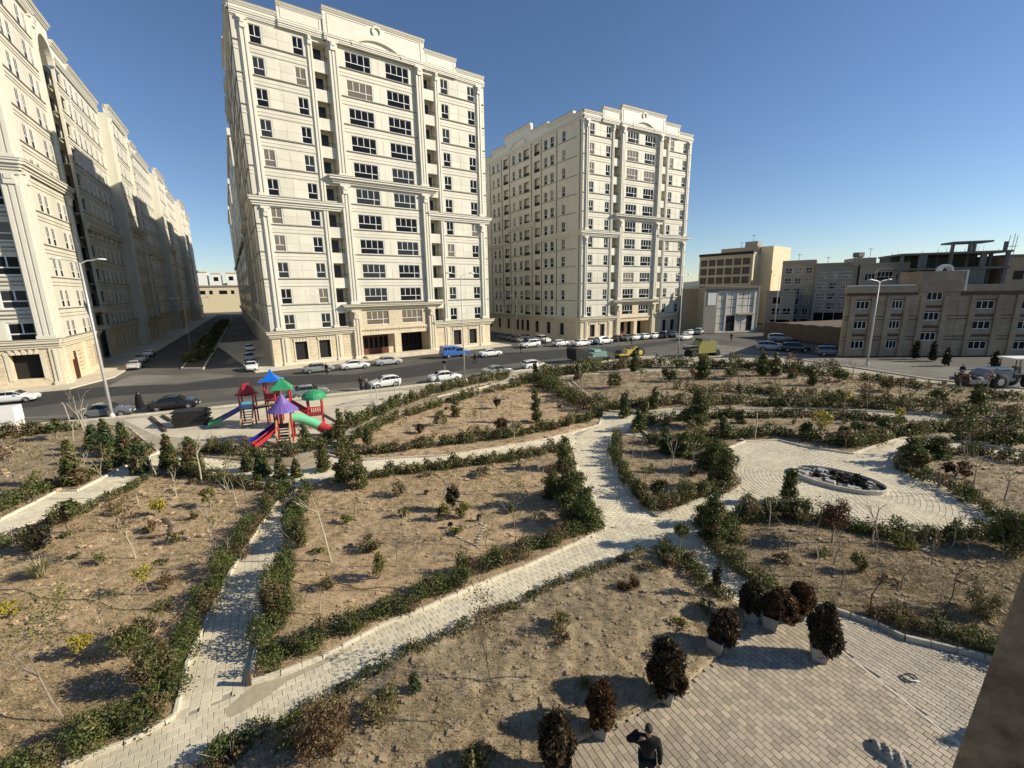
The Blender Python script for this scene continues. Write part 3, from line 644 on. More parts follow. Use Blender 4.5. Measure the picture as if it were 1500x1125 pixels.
# G showroom, marble glazed front, tan party wall
def showroom():
    p=(51.72,111.91); root=thing('showroom_building',(p[0],p[1],0),az2rz(81),'low showroom with tall bright marble and glass front at the end of the road','building'); I=Matrix.Identity(4)
    w=MB(); ops=[(2.75,5.35,.3,10.3),(5.7,10.2,4.9,10.3),(5.7,10.2,.3,4.3),(.2,2.4,.5,9.8)]
    wallfill(w,-3.3,11.3,0,11.4,ops,0,.4); w.build('wall',M_MARB,root,I)
    for a,b,z0,z1 in ops:
        n=3 if b-a>4 else 2; 
        for i in range(n):
            for j in range(int((z1-z0)/1.7)):
                hh=(z1-z0)/int((z1-z0)/1.7)
                o=panel(root,I,a+(b-a)*i/n,a+(b-a)*(i+1)/n,z0+j*hh,z0+(j+1)*hh,-.25,M_GLASS3 if (a==5.7 and z0<1 and i==2) or (a==2.75 and z0+j*hh<3.5) else M_MARB,'pane',.05,.07)
    c=MB(); cornice(c,-3.3,11.3,10.5,11.6,0,.6,0,e=.1); c.build('cornice',M_GREYST,root,I)
    q=MB(); q.fb(-3.3,-.1,0,.12,0,10.4); q.build('stone_facing',M_GREYST2,root,I); q=MB(); q.fb(-2.7,-.5,.12,.2,7,10); q.build('sign_panel',M_WHITE,root,I)
    q=MB(); q.fb(-3.3,11.3,-14,-.41,0,11.3); q.build('core',M_GREYST2,root,I)
    q=MB(); q.fb(5.6,10.3,0,.5,4.4,4.8); q.build('canopy',M_GREYST,root,I)
    q=MB(); q.fb(11.3,11.6,-14,.1,0,11.6); q.build('side_wall',M_GREYST,root,I)
showroom()
p=(43.95,115.22); t=thing('boundary_wall',(p[0],p[1],0),az2rz(98),'high tan block wall between the second tower and the marble showroom','wall')
for i in range(6):
    m=MB(); m.box(i*.93*1.0,i*.93+.91,0,.4,0,11.0); m.build('wall_panel',M_TAN,t)
m=MB(); m.box(-.1,5.7,-.06,.5,11.0,11.2); m.build('coping',M_GREYST,t)
# low annex + garage between showroom and D
bldg('annex',(70.0,122),115,6.5,8,9.6,'low grey annex with dark shutters right of the showroom',M_GREYST2,[(1.2,3.2,6.6,8.6,'w1',0),(1.2,3.2,3.8,5.6,'w2',0),(3.8,5.8,3.8,5.6,'w2',0),(1.,5.8,.4,2.6,'w1',0)],M_GREYST,())
# brown retaining wall
a=(58.63,102.28); b=(63.78,83.58); L=math.dist(a,b)
t=thing('retaining_wall',(a[0],a[1],0),math.atan2(b[1]-a[1],b[0]-a[0]),'long brown retaining wall below the apartment buildings, behind the parked dark cars','wall')
n=12
for i in range(n): m=MB(); m.box(L*i/n,L*(i+1)/n-.03,0,.4,0,3.4+.1*(i%2)); m.build('wall_panel',M_RETW,t)
m=MB(); m.box(0,L,.4,26,0,3.1); m.build('terrace',M_RETW,t)
# rooftop pieces
rooftank(71.5,147.1,21.2,.9,'dark water tank on the roof of the bronze gridded building')
rooftank(91,119,18.3,1.0,'black water tank at the left end of the arched window building roof'); rooftank(98,117.5,16.4,1.3,'large dark cooler on the right of the arched window building roof')
# far end of the left street
def farb():
    root=thing('office_building',(-190,318,0),az2rz(62),'long low cream building closing the far end of the shaded left street','building'); I=Matrix.Identity(4)
    w=[]; x=-60
    wins=[]; r2=random.Random(3)
    while x<95:
        ww=r2.choice((2.2,2.2,5)); wins.append((x,x+ww,12.2,14.9,'w1',0)); x+=ww+r2.choice((2.,3.5,4.5))
    m=MB(); wallfill(m,-70,100,0,17.6,[k[:4] for k in wins],0,.5); m.build('wall',M_YEL,root,I)
    for k in wins: add_win(root,I,k[0],0,k[2],k[1]-k[0],k[3]-k[2],'w1',glass=0)
    m=MB(); m.fb(-70,100,-25,-.6,0,17.5); m.build('core',M_YEL,root,I); m=MB(); m.fb(-71,101,-.5,.8,17.6,18.4); m.build('parapet',M_GREYST,root,I)
    for (a,b,h,lbl) in ((-46,-30,29,'pale house with roof terrace standing behind the long cream building'),(-27,-21,28,'small white house between trees behind the long cream building'),(-17,-10,28.5,'little white block house at the right behind the long cream building')):
        pp=root.matrix_world if False else None
        ax,ay=math.sin(R(62)),math.cos(R(62))
        t=thing('house',(-190+ax*a-ay*30*0-28*.6,318+ay*a+45,0),az2rz(62),lbl,'house')
        q=MB(); q.box(0,b-a,0,15,0,h); q.build('wall',M_WHITE,t); q=MB(); q.box(-.5,b-a+.5,-.5,15.5,h,h+.8); q.build('roof',M_YEL,t)
        for k in range(int((b-a)/6)): q=MB(); q.box(1.5+k*6,4.5+k*6,-.12,0,h-5.5,h-2.5); q.build('window',M_GLASS,t)
farb()
for x,y,z,h in ((76.8,144.6,25.3,2.0),(80,126,17.8,2.2),(86,123,16.9,2),(92,120,16.6,1.8),(94,119,18.3,2.4),(74,146.2,23.4,1.8)):
    t=thing('antenna',(x,y,z),0,'thin rooftop aerial on the '+{76.8:'stair head of the bronze gridded building',80:'narrow beige apartment roof',86:'left part of the grey apartment roof',92:'right part of the grey apartment roof',94:'penthouse beside the arched window',74:'roof of the bronze gridded building'}[x],'antenna')
    m=MB(); m.tube([(0,0,-.8),(0,0,h)],.06,4); m.build('mast',M_CONC,t); m=MB(); m.tube([(-.7,0,h*.9),(.7,0,h*.9)],.05,4); m.build('cross_bar',M_CONC,t)
# hills
def hills(name,pts,m):
    me=MB(); n=len(pts)
    for k in range(4):
        for i,(x,y,z) in enumerate(pts):
            f=(0,.45,.8,1)[k]; j=noise.noise(Vector((x*.01,y*.01,k*3.1)))*z*.12
            me.v.append((x*(1+.02*k*k),y*(1+.04*k*k),-2+z*f+j*(k>0)))
    for k in range(3):
        for i in range(n-1): me.f.append((k*n+i,k*n+i+1,(k+1)*n+i+1,(k+1)*n+i)); me.m.append(0)
    return me.build(name,m,kind='structure',smooth=True)
M_HILL=mat('dry hazy hill',(.10,.105,.10),.95,.2,.01,0,var2=.25,scale2=.02)
r3=random.Random(5)
hp=[]
for i in range(60):
    a=R(-48+i*2.2); z=70+60*noise.noise(Vector((i*.22,1.3,0)))+(130 if 4<i<14 else 0)*math.exp(-((i-8.5)/2.2)**2)
    hp.append((2600*math.sin(a),2600*math.cos(a),max(8,z)))
hills('far_hills',hp,M_HILL)
# near hill with houses on the far right, behind the frame building
hp=[]
for i in range(14):
    x=200+i*45; hp.append((x,330+ i*6,6+36*math.exp(-((i-4.5)/3.)**2)+3*noise.noise(Vector((i*.9,0,0)))))
hills('right_hill',hp,mat('brown scrub hill',(.13,.12,.09),.95,.3,.05,0,var2=.3,scale2=.08))
# ======================= ground, roads, park =======================
M_ASPH=mat('worn asphalt',(.088,.082,.072),.9,.22,.35,.006,40,var2=.25,scale2=.09,detail=8)
M_ASPH2=mat('fresh dark asphalt',(.030,.029,.028),.88,.2,.8,.006,40)
M_ASPH3=mat('dusty and sunlit asphalt',(.16,.148,.125),.92,.2,.5,.006,40,var2=.25,scale2=.12)
M_EARTH=mat('bare city ground',(.20,.17,.13),.95,.2,.03,0,var2=.2,scale2=.01)
M_WALK=mat('pale dusty pavement',(.56,.495,.37),.85,.12,1.3,.008,8,var2=.12,scale2=.25)
M_JOINT=mat('paving joint sand',(.36,.32,.235),.95,.15,3,.005,30,var2=.1,scale2=.4)
M_KERB=mat('pale concrete kerb',(.58,.52,.405),.8,.12,3,.01,14,objrand=.08)
M_KERBD=mat('grey weathered kerb',(.38,.35,.29),.85,.15,3,.01,14,objrand=.1)
def sheet(name,poly,z,m,kind='structure'):
    mb=MB(); mb.v=[(x,y,z) for x,y in poly]; mb.f=[tuple(range(len(poly)))]; mb.m=[0]
    me=mb.mesh(name,m); 
    if me.polygons[0].normal.z<0: me.flip_normals()
    bm=bmesh.new(); bm.from_mesh(me); bmesh.ops.triangulate(bm,faces=bm.faces[:]); bm.to_mesh(me); bm.free()
    return link(name,me,kind=kind)
sheet('ground',[(-4000,-600),(4000,-600),(4000,6000),(-4000,6000)],-.2,M_EARTH)
ZR=-.12
sheet('road',[(-140,10),(-66,10)]+[(14.85,10.75)]+[(90,10),(140,40),(140,70),(100,76),(74,104),(66,170),(-20,260),(-60,150),(-100,230),(-170,330),(-215,330),(-120,150),(-95,118),(-74,80),(-64,55),(-140,-2)] if False else [(-150,0),(110,0),(140,40),(140,75),(70,75),(66,170),(30,200),(-10,200),(-30,105),(-50,75),(-150,300),(-230,360),(-230,330),(-80,65),(-150,10)],ZR,M_ASPH)
sheet('road_patch',[(-63.67,53.53),(-59.54,53.96),(-54.63,57.59),(-44.98,58.10),(-39.81,62.41),(-22.97,63.49),(-3.77,82.67),(21.07,89.60),(35.46,98.73),(37.38,95.73),(19.23,81.62),(1.19,71.55),(-14.20,60.09),(-24.99,56.42),(-33.17,56.67),(-41.44,53.31),(-48.96,51.35),(-52.34,47.11),(-54.64,45.56),(-58.79,44.23),(-66.81,50.62)],ZR+.004,M_ASPH2)
sheet('road_patch',[(-40.83,64.08),(-47.30,66.93),(-50.59,64.99),(-56.06,66.06),(-57.81,65.66),(-53.72,57.09),(-45.69,59.06),(-40.67,63.01)],ZR+.008,M_ASPH3)
sheet('road_patch',[(40.56,70.71),(32.57,79.90),(43.00,88.74),(51.71,73.22),(66.47,55.98),(56.62,47.35),(50.78,52.44),(48.63,59.78)],ZR+.004,M_ASPH3)  # pale tone paints the sunlit stretch of road into the asphalt
sheet('road_patch',[(-50.87,42.24),(-41.25,44.41),(-32.24,48.14),(-14.63,56.40),(-4.92,62.85),(10.22,71.97),(11.86,68.34),(-0.17,62.39),(-13.80,53.04),(-31.33,44.56),(-38.55,41.48),(-46.60,38.47)],ZR+.006,M_ASPH3)
# sidewalks with kerbs round the buildings
def walk(pts,label,z=.03):
    o=sheet('sidewalk',pts,z,M_WALK); kb=MB(); n=len(pts)
    for i in range(n):
        a,b=Vector(pts[i]).to_3d(),Vector(pts[(i+1)%n]).to_3d(); d=(b-a).normalized(); q=Vector((-d.y,d.x,0))*.09
        kb.prism([tuple((a+q)[:2]),tuple((b+q)[:2]),tuple((b-q)[:2]),tuple((a-q)[:2])],ZR-.02,z+.02)
    k=kb.build('kerb',M_KERB,o)
    return o
def off(p,az,s,d):     # point s along az from p and d to the right of it
    a=R(az); return (p[0]+math.sin(a)*s+math.cos(a)*d, p[1]+math.cos(a)*s-math.sin(a)*d)
pA=(-38.60,71.01); pB=(15.77,100.44)
walk([off(pA,54.08,-3.2,3.6),off(pA,54.08,45,3.6),off(pA,54.08,45,-50),off(pA,54.08,-6,-50)],'')
walk([off(pB,59.7,-2.6,2.5),off(pB,59.7,37,2.5),off(pB,59.7,37,-52),off(pB,59.7,-5,-52)],'')
pL=(-61.00,59.45)
walk([off(pL,60,-40,4.5),off(pL,60,1.2,4.5),off(pL,60,4.2,-3),off(pL,60,4.2,-240),off(pL,60,-5,-240),off(pL,60,-40,-4)],'')
# entrance steps of the first tower
t=thing('entrance_steps',(*off(pA,54.08,14.5,.05),.03),az2rz(54.08),'pale stone steps in front of the brown doors of the first tower','steps')
for k in range(3): m=MB(); m.box(0,13.6,-2.4+k*.4,0.,k*.13,k*.13+.125); m.build('step',M_WALK,t)
# median in the side street
md=[(-53.82,71.26),(-50.22,70.89),(-70.30,105.13),(-236.70,391.69),(-248.15,396.65),(-81.48,117.28)]; 
md=[(-53.55,70.59),(-49.75,70.20),(-74.75,113.03),(-143.46,229.27),(-147.74,230.48),(-79.05,113.69)]
o=sheet('median',md,.05,mat('median soil',(.10,.085,.055),.95,.3,2,.03,8)); kb=MB()
for i in range(6):
    a,b=Vector(md[i]).to_3d(),Vector(md[(i+1)%6]).to_3d(); d=(b-a).normalized(); q=Vector((-d.y,d.x,0))*.12
    kb.prism([tuple((a+q)[:2]),tuple((b+q)[:2]),tuple((b-q)[:2]),tuple((a-q)[:2])],ZR,.1)
kb.build('kerb',M_KERB,o)
# ---- park base
PARK=[(-52.87,32.02),(-51.37,36.43),(-46.60,38.47),(-38.55,41.48),(-31.33,44.56),(-13.80,53.04),(-6.80,56.61),(-0.17,62.39),(11.86,68.34),(22.21,74.37),(34.64,76.13),(44.30,71.02),(48.63,59.78),(50.85,52.44),(55.90,46.72),(60.93,39.88)]+[(70,20),(45,-6),(-45,-6)]
o=sheet('park_paving_bed',PARK,0.0,M_JOINT)
kb=MB()
for i in range(15):
    a,b=Vector(PARK[i]).to_3d(),Vector(PARK[i+1]).to_3d(); d=(b-a).normalized(); q=Vector((-d.y,d.x,0))*.14; n=max(1,int((b-a).length/1.0)) if (b-a).length<60 else 8
    for k in range(n):
        u,v=a.lerp(b,k/n),a.lerp(b,(k+.985)/n); kb=MB(); 
        kb.prism([tuple((u+q)[:2]),tuple((v+q)[:2]),tuple((v-q)[:2]),tuple((u-q)[:2])][::-1],ZR-.02,.16+.015*math.sin(k*7.)); kb.build('kerb_stone',M_KERB,o)
# playground / upper pavement sheet, pale
sheet('playground_paving',[(-37.36,40.71),(-30.78,43.72),(-13.43,51.49),(-8.95,51.14),(-10.92,45.42),(-14.08,41.62),(-15.77,34.53),(-15.46,31.36),(-17.49,30.34),(-22.81,33.24),(-28.63,35.22),(-29.82,35.28),(-34.10,38.36)],.012,M_WALK)
BEDS={
 'corner bed beside the grey sedan':[(-49.55,33.80),(-45.17,37.21),(-42.42,38.03),(-39.79,38.48),(-37.96,39.21),(-34.21,37.76),(-28.25,32.74),(-26.56,31.33),(-26.91,28.14),(-26.62,26.80),(-26.44,24.90),(-27.69,24.86),(-27.48,23.37),(-27.21,21.37),(-27.35,17.49)],
 'big bed at the left edge':[(-25.54,19.03),(-25.31,20.43),(-24.97,21.58),(-24.27,23.33),(-24.30,24.54),(-24.11,25.77),(-24.13,27.23),(-24.02,28.25),(-20.78,27.20),(-17.93,26.22),(-14.78,25.20),(-13.49,25.05),(-13.19,21.98),(-12.61,19.10),(-11.89,16.09),(-11.28,14.16),(-10.79,12.71),(-10.42,11.77),(-9.56,10.12),(-9.68,9.91),(-10.34,9.35),(-11.38,8.82)]+[(-10.2,8.2),(-16,4),(-26,6),(-30,20)],
 'middle bed with the stone triangle':[(-12.72,24.74),(-11.41,21.12),(-10.07,17.60),(-9.43,14.85),(-8.76,12.82),(-8.07,11.14),(-7.29,11.48),(-6.24,12.05),(-4.83,13.31),(-3.42,14.15),(-1.68,15.35),(0.35,16.56),(2.68,18.17),(4.50,19.64),(4.20,21.66),(3.91,23.54),(4.06,26.46),(4.34,29.30),(4.29,31.85),(2.26,31.21),(-1.06,29.56),(-5.45,28.25),(-9.50,26.93),(-11.42,26.26)],
 'reddish bed behind the narrow kerb':[(-13.43,30.15),(-13.29,31.99),(-12.83,35.79),(-11.59,39.82),(-4.80,50.10),(0.89,55.95),(6.75,54.58),(7.83,45.57),(8.56,39.94),(7.37,36.16),(2.76,32.87),(-1.10,31.08),(-4.63,29.73),(-10.33,29.09),(-12.23,29.56)],
 'wide far bed along the road':[(-8.33,47.36),(-4.24,53.44),(3.06,56.65),(12.54,59.62),(23.74,60.09),(37.77,59.78),(45.68,56.03),(48.77,50.20),(52.56,43.79),(56.88,37.08),(48.24,31.09),(42.60,35.07),(36.87,38.13),(28.95,40.05),(19.57,40.67),(15.42,40.94),(11.15,39.77),(9.29,40.60),(8.39,47.08),(7.52,55.81),(0.94,58.23),(-4.10,51.50)],
 'bed above the round plaza':[(10.53,36.37),(14.59,38.64),(21.99,39.08),(28.02,38.70),(33.58,35.80),(40.81,33.50),(45.29,29.05),(44.38,28.42),(39.70,32.53),(35.36,32.43),(33.25,31.90),(29.05,31.49),(23.40,28.66),(21.15,30.12),(20.09,31.65),(17.51,31.48),(15.10,29.86),(12.76,31.42),(10.71,33.11)],
 'fan shaped bed left of the round plaza':[(8.43,33.73),(10.46,32.31),(12.54,30.84),(14.44,29.48),(14.09,26.79),(13.36,24.07),(9.95,22.14),(7.29,20.61),(6.76,21.95),(6.64,24.34),(6.76,27.12),(7.61,31.38)],
 'earth mound beside the potted trees':[(6.38,18.00),(7.19,17.50),(7.58,15.61),(8.05,14.33),(8.33,13.52),(6.32,11.79),(4.44,10.46),(2.69,9.68),(1.46,9.16),(0.75,8.54),(-0.88,6.97),(-8.84,7.08),(-8.50,8.54),(-7.63,9.01),(-6.88,9.52),(-5.84,10.03),(-4.79,10.96),(-4.02,11.72),(-2.44,12.67),(-0.64,13.77),(0.90,14.74),(2.63,15.83),(4.28,16.69)],
 'bed right of the potted trees':[(9.00,17.97),(9.82,19.41),(11.59,20.60),(13.45,21.11),(14.83,20.49),(16.23,19.38),(17.63,18.84),(18.99,18.56),(21.02,18.62),(23.13,19.15),(25.16,19.21),(26.39,15.96),(18.43,10.45),(15.33,11.17),(14.53,11.59),(12.76,12.39),(12.36,13.00),(11.15,13.89),(10.30,14.35),(9.64,15.47),(9.01,16.70)],
 'bed at the right edge of the round plaza':[(24.93,27.34),(26.51,28.77),(30.32,29.38),(32.54,28.74),(32.85,26.52),(35.79,22.47),(28.43,17.38),(24.53,19.23),(23.92,19.64),(24.80,20.70),(24.95,22.22),(25.12,23.96),(24.95,25.56)],
 'small bed between the right hand paths':[(32.29,31.16),(35.56,31.61),(38.65,31.61),(42.68,27.24),(38.26,24.18),(35.23,28.61),(33.91,30.04)],
 'strip bed behind the round plaza path':[(-20.73,29.96),(-25.44,30.99),(-26.65,31.91),(-23.94,32.52),(-19.54,30.44),(-14.71,29.68),(-13.43,32.76),(-12.94,39.01),(-10.92,45.42),(-5.20,54.75),(-4.21,53.04),(-10.30,42.64),(-12.86,37.74),(-13.55,33.08),(-13.43,30.15),(-14.49,28.18),(-16.52,28.51)],
}
M_SOIL=mat('dry reddish soil',(.34,.235,.135),.95,.0,1.1,.03,9,alt=(.50,.37,.225),var2=.14,scale2=.25,detail=9)
M_SOIL2=mat('dry brown soil',(.23,.17,.105),.95,.0,1.1,.03,9,alt=(.34,.265,.17),var2=.15,scale2=.3,detail=9)
M_SOIL3=mat('pale crumbly soil',(.25,.185,.11),.95,.0,1.6,.04,8,alt=(.41,.325,.21),var2=.14,scale2=.45,detail=10)
def soil_z(x,y,amp=.05):
    n=noise.noise; return .07+amp*(n(Vector((x*.5,y*.5,0)))*.9+n(Vector((x*1.7,y*1.7,3)))*.6+n(Vector((x*4.3,y*4.3,7)))*.35+.4)
def soil_bed(label,poly,step,amp,m,center_z=0.):
    xs=[p[0] for p in poly]; ys=[p[1] for p in poly]; pts=[]; 
    P=[Vector(p) for p in poly]; edges=[]
    # densify boundary
    Q=[]
    for i in range(len(P)):
        a,b=P[i],P[(i+1)%len(P)]; k=max(1,int((b-a).length/(step*1.5)))
        for j in range(k): Q.append(a.lerp(b,j/k))
    n=len(Q); pts=list(Q); edges=[(i,(i+1)%n) for i in range(n)]
    x=min(xs)
    X0,X1,Y0,Y1=max(min(xs),-60),min(max(xs),80),max(min(ys),2),max(ys)
    cnt=0; y=Y0
    while y<Y1:
        st=step*max(1,y/22); x=X0+(cnt%2)*st*.5
        while x<X1:
            px,py=x+rnd.uniform(-.25,.25)*st,y+rnd.uniform(-.25,.25)*st
            if inpoly(px,py,poly) and abs(px)<py*1.8+4: pts.append(Vector((px,py)))
            x+=st
        y+=st*.87; cnt+=1
    v,e,f,_,_,_=delaunay_2d_cdt(pts,edges,[],1,1e-4)
    mb=MB()
    for i,q in enumerate(v):
        if i<n: z=.05
        else:
            dz=0
            if center_z:
                dd=min((Vector(q)-p).length for p in Q[::3]); dz=center_z*min(1,dd/2.0)**1.2
            z=soil_z(q.x,q.y,amp)+dz
        mb.v.append((q.x,q.y,z))
    mb.f=[tuple(t) for t in f]; mb.m=[0]*len(f)
    me=mb.mesh('soil',m,True)
    if len(me.polygons) and sum(p.normal.z for p in me.polygons)<0: me.flip_normals()
    return link('soil_bed',me,kind='structure',label='bare soil of the '+label)
STEP={'earth':(.10,.10,M_SOIL3,.22),'big':(.17,.05,M_SOIL,0),'middle':(.17,.05,M_SOIL,0),'bed right':(.15,.07,M_SOIL2,.1),'reddish':(.4,.06,M_SOIL,0),'wide':(.7,.08,M_SOIL2,0)}
SOIL={}
BV={}
def soil_amp(l):
    for k,q in STEP.items():
        if l.startswith(k): return q
    return (.3,.06,M_SOIL2,0)
for l,P in BEDS.items():
    st,am,mm,cz=soil_amp(l); SOIL[l]=soil_bed(l,P,st,am,mm,cz)
# kerbs of the beds: single stones
KST={}
def kerb_run(label,pts,w=.12,h=.13,seg=.75,m=M_KERB,jit=.012):
    root=thing('bed_kerb',(pts[0][0],pts[0][1],0),0,label,None,None,'structure'); nk=0
    if (w,h,m.name) not in KST:
        q=MB(); q.box(0,.97,-w/2,w/2,-.05,h-.015); b=.012
        k=len(q.v); q.v+=[(b,-w/2+b,h),(.97-b,-w/2+b,h),(.97-b,w/2-b,h),(b,w/2-b,h)]
        q.f[1]=(k,k+1,k+2,k+3)
        for a,c in ((0,1),(1,2),(2,3),(3,0)): q.f.append((4+a,4+c,k+c,k+a)); q.m.append(0)
        KST[(w,h,m.name)]=q.mesh('kerb_stone',m)
    me=KST[(w,h,m.name)]
    for i in range(len(pts)-1):
        a,b=Vector(pts[i]),Vector(pts[i+1]); L=(b-a).length
        dist=min(a.length,b.length); sg=seg if dist<35 else seg*2
        n=max(1,int(round(L/sg))); th=math.atan2(b.y-a.y,b.x-a.x)
        for k in range(n):
            if nk>=295: break
            c=a.lerp(b,k/n); 
            if abs(c.x)>c.y*1.8+4: continue
            o=link('kerb_stone',me,root,Matrix.Translation((c.x-pts[0][0],c.y-pts[0][1],rnd.uniform(-jit,jit)))@Matrix.Rotation(th+rnd.uniform(-.01,.01),4,'Z')@Matrix.Diagonal((L/n,1,1,1))); nk+=1
for l,P in BEDS.items():
    mm=M_KERBD if ('fan' in l or 'bed right' in l or 'right edge' in l) else M_KERB
    PP=P+[P[0]]
    if l.startswith('earth'): PP=P[:5]; continue
    if l.startswith('strip'): continue
    wk=.12
    kerb_run('pale kerb stones edging the '+l,PP,wk,.15 if 'bed right' not in l else .2,.75,mm)
# ---- pavers
M_PAV=mat('cream concrete paver',(.62,.55,.40),.85,.1,4,.006,20,objrand=.11,tint=.11,var2=.1,scale2=.6)
M_PAVT=mat('tan square paver',(.43,.355,.255),.8,.08,4,.005,20,objrand=.22,tint=.22)
M_PAVG=mat('grey beige brick paver',(.45,.39,.295),.85,.08,4,.005,20,objrand=.13,tint=.13,var2=.08,scale2=.5)
M_PAVR=mat('round plaza sett',(.57,.505,.37),.85,.1,4,.006,20,tint=.11,var2=.06,scale2=.4)
def paver_mesh(sx,sy,m,hh=.032,g=.006):
    q=MB(); b=.007; x,y=sx/2-g,sy/2-g
    q.v=[(-x,-y,0),(x,-y,0),(x,y,0),(-x,y,0),(-x,-y,hh-b),(x,-y,hh-b),(x,y,hh-b),(-x,y,hh-b),(-x+b,-y+b,hh),(x-b,-y+b,hh),(x-b,y-b,hh),(-x+b,y-b,hh)]
    q.f=[(8,9,10,11)]+[(4+a,4+c,8+c,8+a) for a,c in ((0,1),(1,2),(2,3),(3,0))]+[(a,c,4+c,4+a) for a,c in ((0,1),(1,2),(2,3),(3,0))]; q.m=[0]*9
    return q
def lay(name,label,spots,sx,sy,m,z=.004,nobj=300,g=.006,parent=None):
    """spots: (x,y,rot). nearest ones are single paver objects, the rest one stuff mesh"""
    spots=sorted(spots,key=lambda s:s[0]**2+s[1]**2); q=paver_mesh(sx,sy,m,g=g); me=q.mesh('paver',m)
    vis=[s for s in spots if s[1]>7.2]; near=vis[:nobj]; rest=vis[nobj:]
    root=thing(name,(near[0][0],near[0][1],0),0,label,None,None,'structure')
    ox,oy=near[0][:2]
    for x,y,r in near:
        link('paver',me,root,Matrix.Translation((x-ox,y-oy,z+rnd.uniform(-.003,.003)))@Matrix.Rotation(r+rnd.gauss(0,.006),4,'Z')@Matrix.Rotation(rnd.gauss(0,.004),4,'X'))
    if rest:
        V=np.array(q.v); F=np.array(q.f); A=np.array(rest); n=len(A); c,s=np.cos(A[:,2]),np.sin(A[:,2])
        X=V[None,:,0]*c[:,None]-V[None,:,1]*s[:,None]+A[:,0,None]-ox; Y=V[None,:,0]*s[:,None]+V[None,:,1]*c[:,None]+A[:,1,None]-oy
        rs=np.random.RandomState(3); Z=np.repeat(V[None,:,2],n,0)+z+rs.uniform(-.003,.003,(n,1))
        W=np.stack([X,Y,Z],-1).reshape(-1,3); FF=(F[None]+np.arange(n)[:,None,None]*len(V)).reshape(-1,4)
        mq=npmesh('paving',W,FF,m,np.repeat(rs.uniform(0,1,n),len(V)))
        link('paver_field',mq,root,Matrix.Identity(4),kind='stuff')
def grid(poly,az,sx,sy,run=.5,holes=(),inset=0.,jitter=0):
    a=R(90-az); ca,sa=math.cos(a),math.sin(a); U=[(x*ca+y*sa,-x*sa+y*ca) for x,y in poly]; out=[]
    u0,u1=min(p[0] for p in U),max(p[0] for p in U); v0,v1=min(p[1] for p in U),max(p[1] for p in U)
    j=0; v=v0
    hb=[(min(p[0] for p in h),max(p[0] for p in h),min(p[1] for p in h),max(p[1] for p in h),h) for h in holes]
    while v<v1:
        u=u0+(sx*run if j%2 else 0)
        while u<u1:
            x,y=u*ca-v*sa,u*sa+v*ca
            if inpoly(x,y,poly) and not any(b[0]<x<b[1] and b[2]<y<b[3] and inpoly(x,y,b[4]) for b in hb): out.append((x,y,a))
            u+=sx
        v+=sy; j+=1
    return out
HB=list(BEDS.values())
# plaza in front (lower right): tan squares, pale divider, grey bricks
PLZ_T=[(9.28,13.50),(10.07,13.18),(11.06,9.53),(11.61,7.14),(-0.88,6.97),(0.75,8.54),(1.46,9.16),(2.69,9.68),(4.44,10.46),(6.32,11.79),(8.33,13.52)]
PLZ_G=[(11.15,13.89),(12.36,13.00),(12.76,12.39),(14.53,11.59),(15.65,11.09),(15.17,8.79),(11.61,7.14),(11.14,9.53),(10.14,13.18)]
lay('plaza_paving','tan square pavers of the plaza behind the potted trees',grid(PLZ_T,-27,.24,.185,.5,[BEDS['earth mound beside the potted trees']]),.24,.185,M_PAVT)
lay('plaza_paving','grey brick pavers of the plaza beyond the pale dividing line',grid(PLZ_G,152,.30,.15,.5,[BEDS['bed right of the potted trees']]),.30,.15,M_PAVG)
kerb_run('pale line of stones dividing the plaza',[(10.07,13.18),(11.06,9.53),(11.70,7.21)],.09,.042,.4,M_KERB,.002)
# main park paths
P4=[(-12.71,8.02),(-11.38,8.82),(-9.68,9.91),(-9.56,10.12),(-8.88,10.33),(-8.07,11.14),(-7.29,11.48),(-6.24,12.05),(-4.83,13.31),(-3.42,14.15),(-1.68,15.35),(0.35,16.56),(2.68,18.17),(4.50,19.64),(5.96,19.85),(8.04,20.45),(8.76,20.09),(9.25,18.52),(8.85,17.98),(7.17,18.03),(5.90,17.85),(4.28,16.69),(2.63,15.83),(0.90,14.74),(-0.64,13.77),(-2.44,12.67),(-4.02,11.72),(-4.79,10.96),(-5.84,10.03),(-6.88,9.52),(-7.63,9.01),(-8.50,8.54),(-8.84,7.08),(-11.51,6.78)]
P2=[(-13.49,25.05),(-12.72,24.74),(-11.41,21.12),(-10.07,17.60),(-9.43,14.85),(-8.76,12.82),(-8.07,11.14),(-8.88,10.33),(-9.56,10.12),(-10.42,11.77),(-10.79,12.71),(-11.28,14.16),(-11.89,16.09),(-12.61,19.10),(-13.19,21.98)]
P5=[(4.93,33.42),(7.37,36.16),(8.47,39.48),(11.03,39.32),(10.37,35.80),(8.43,33.73),(7.61,31.38),(6.76,27.12),(6.64,24.34),(6.76,21.95),(7.29,20.61),(8.04,20.45),(5.96,19.85),(4.50,19.64),(4.20,21.66),(3.91,23.54),(4.06,26.46),(4.34,29.30)]
P8=[(8.04,20.45),(9.94,20.05),(9.41,18.52),(9.01,16.70),(9.64,15.47),(10.30,14.35),(11.15,13.89),(9.28,13.50),(8.33,13.52),(8.05,14.33),(7.58,15.61),(7.19,17.50),(7.17,18.03)]
P67=[(7.29,20.61),(9.95,22.14),(13.36,24.07),(12.92,22.11),(11.59,20.60),(9.82,19.41),(9.25,18.52),(8.30,19.77)]
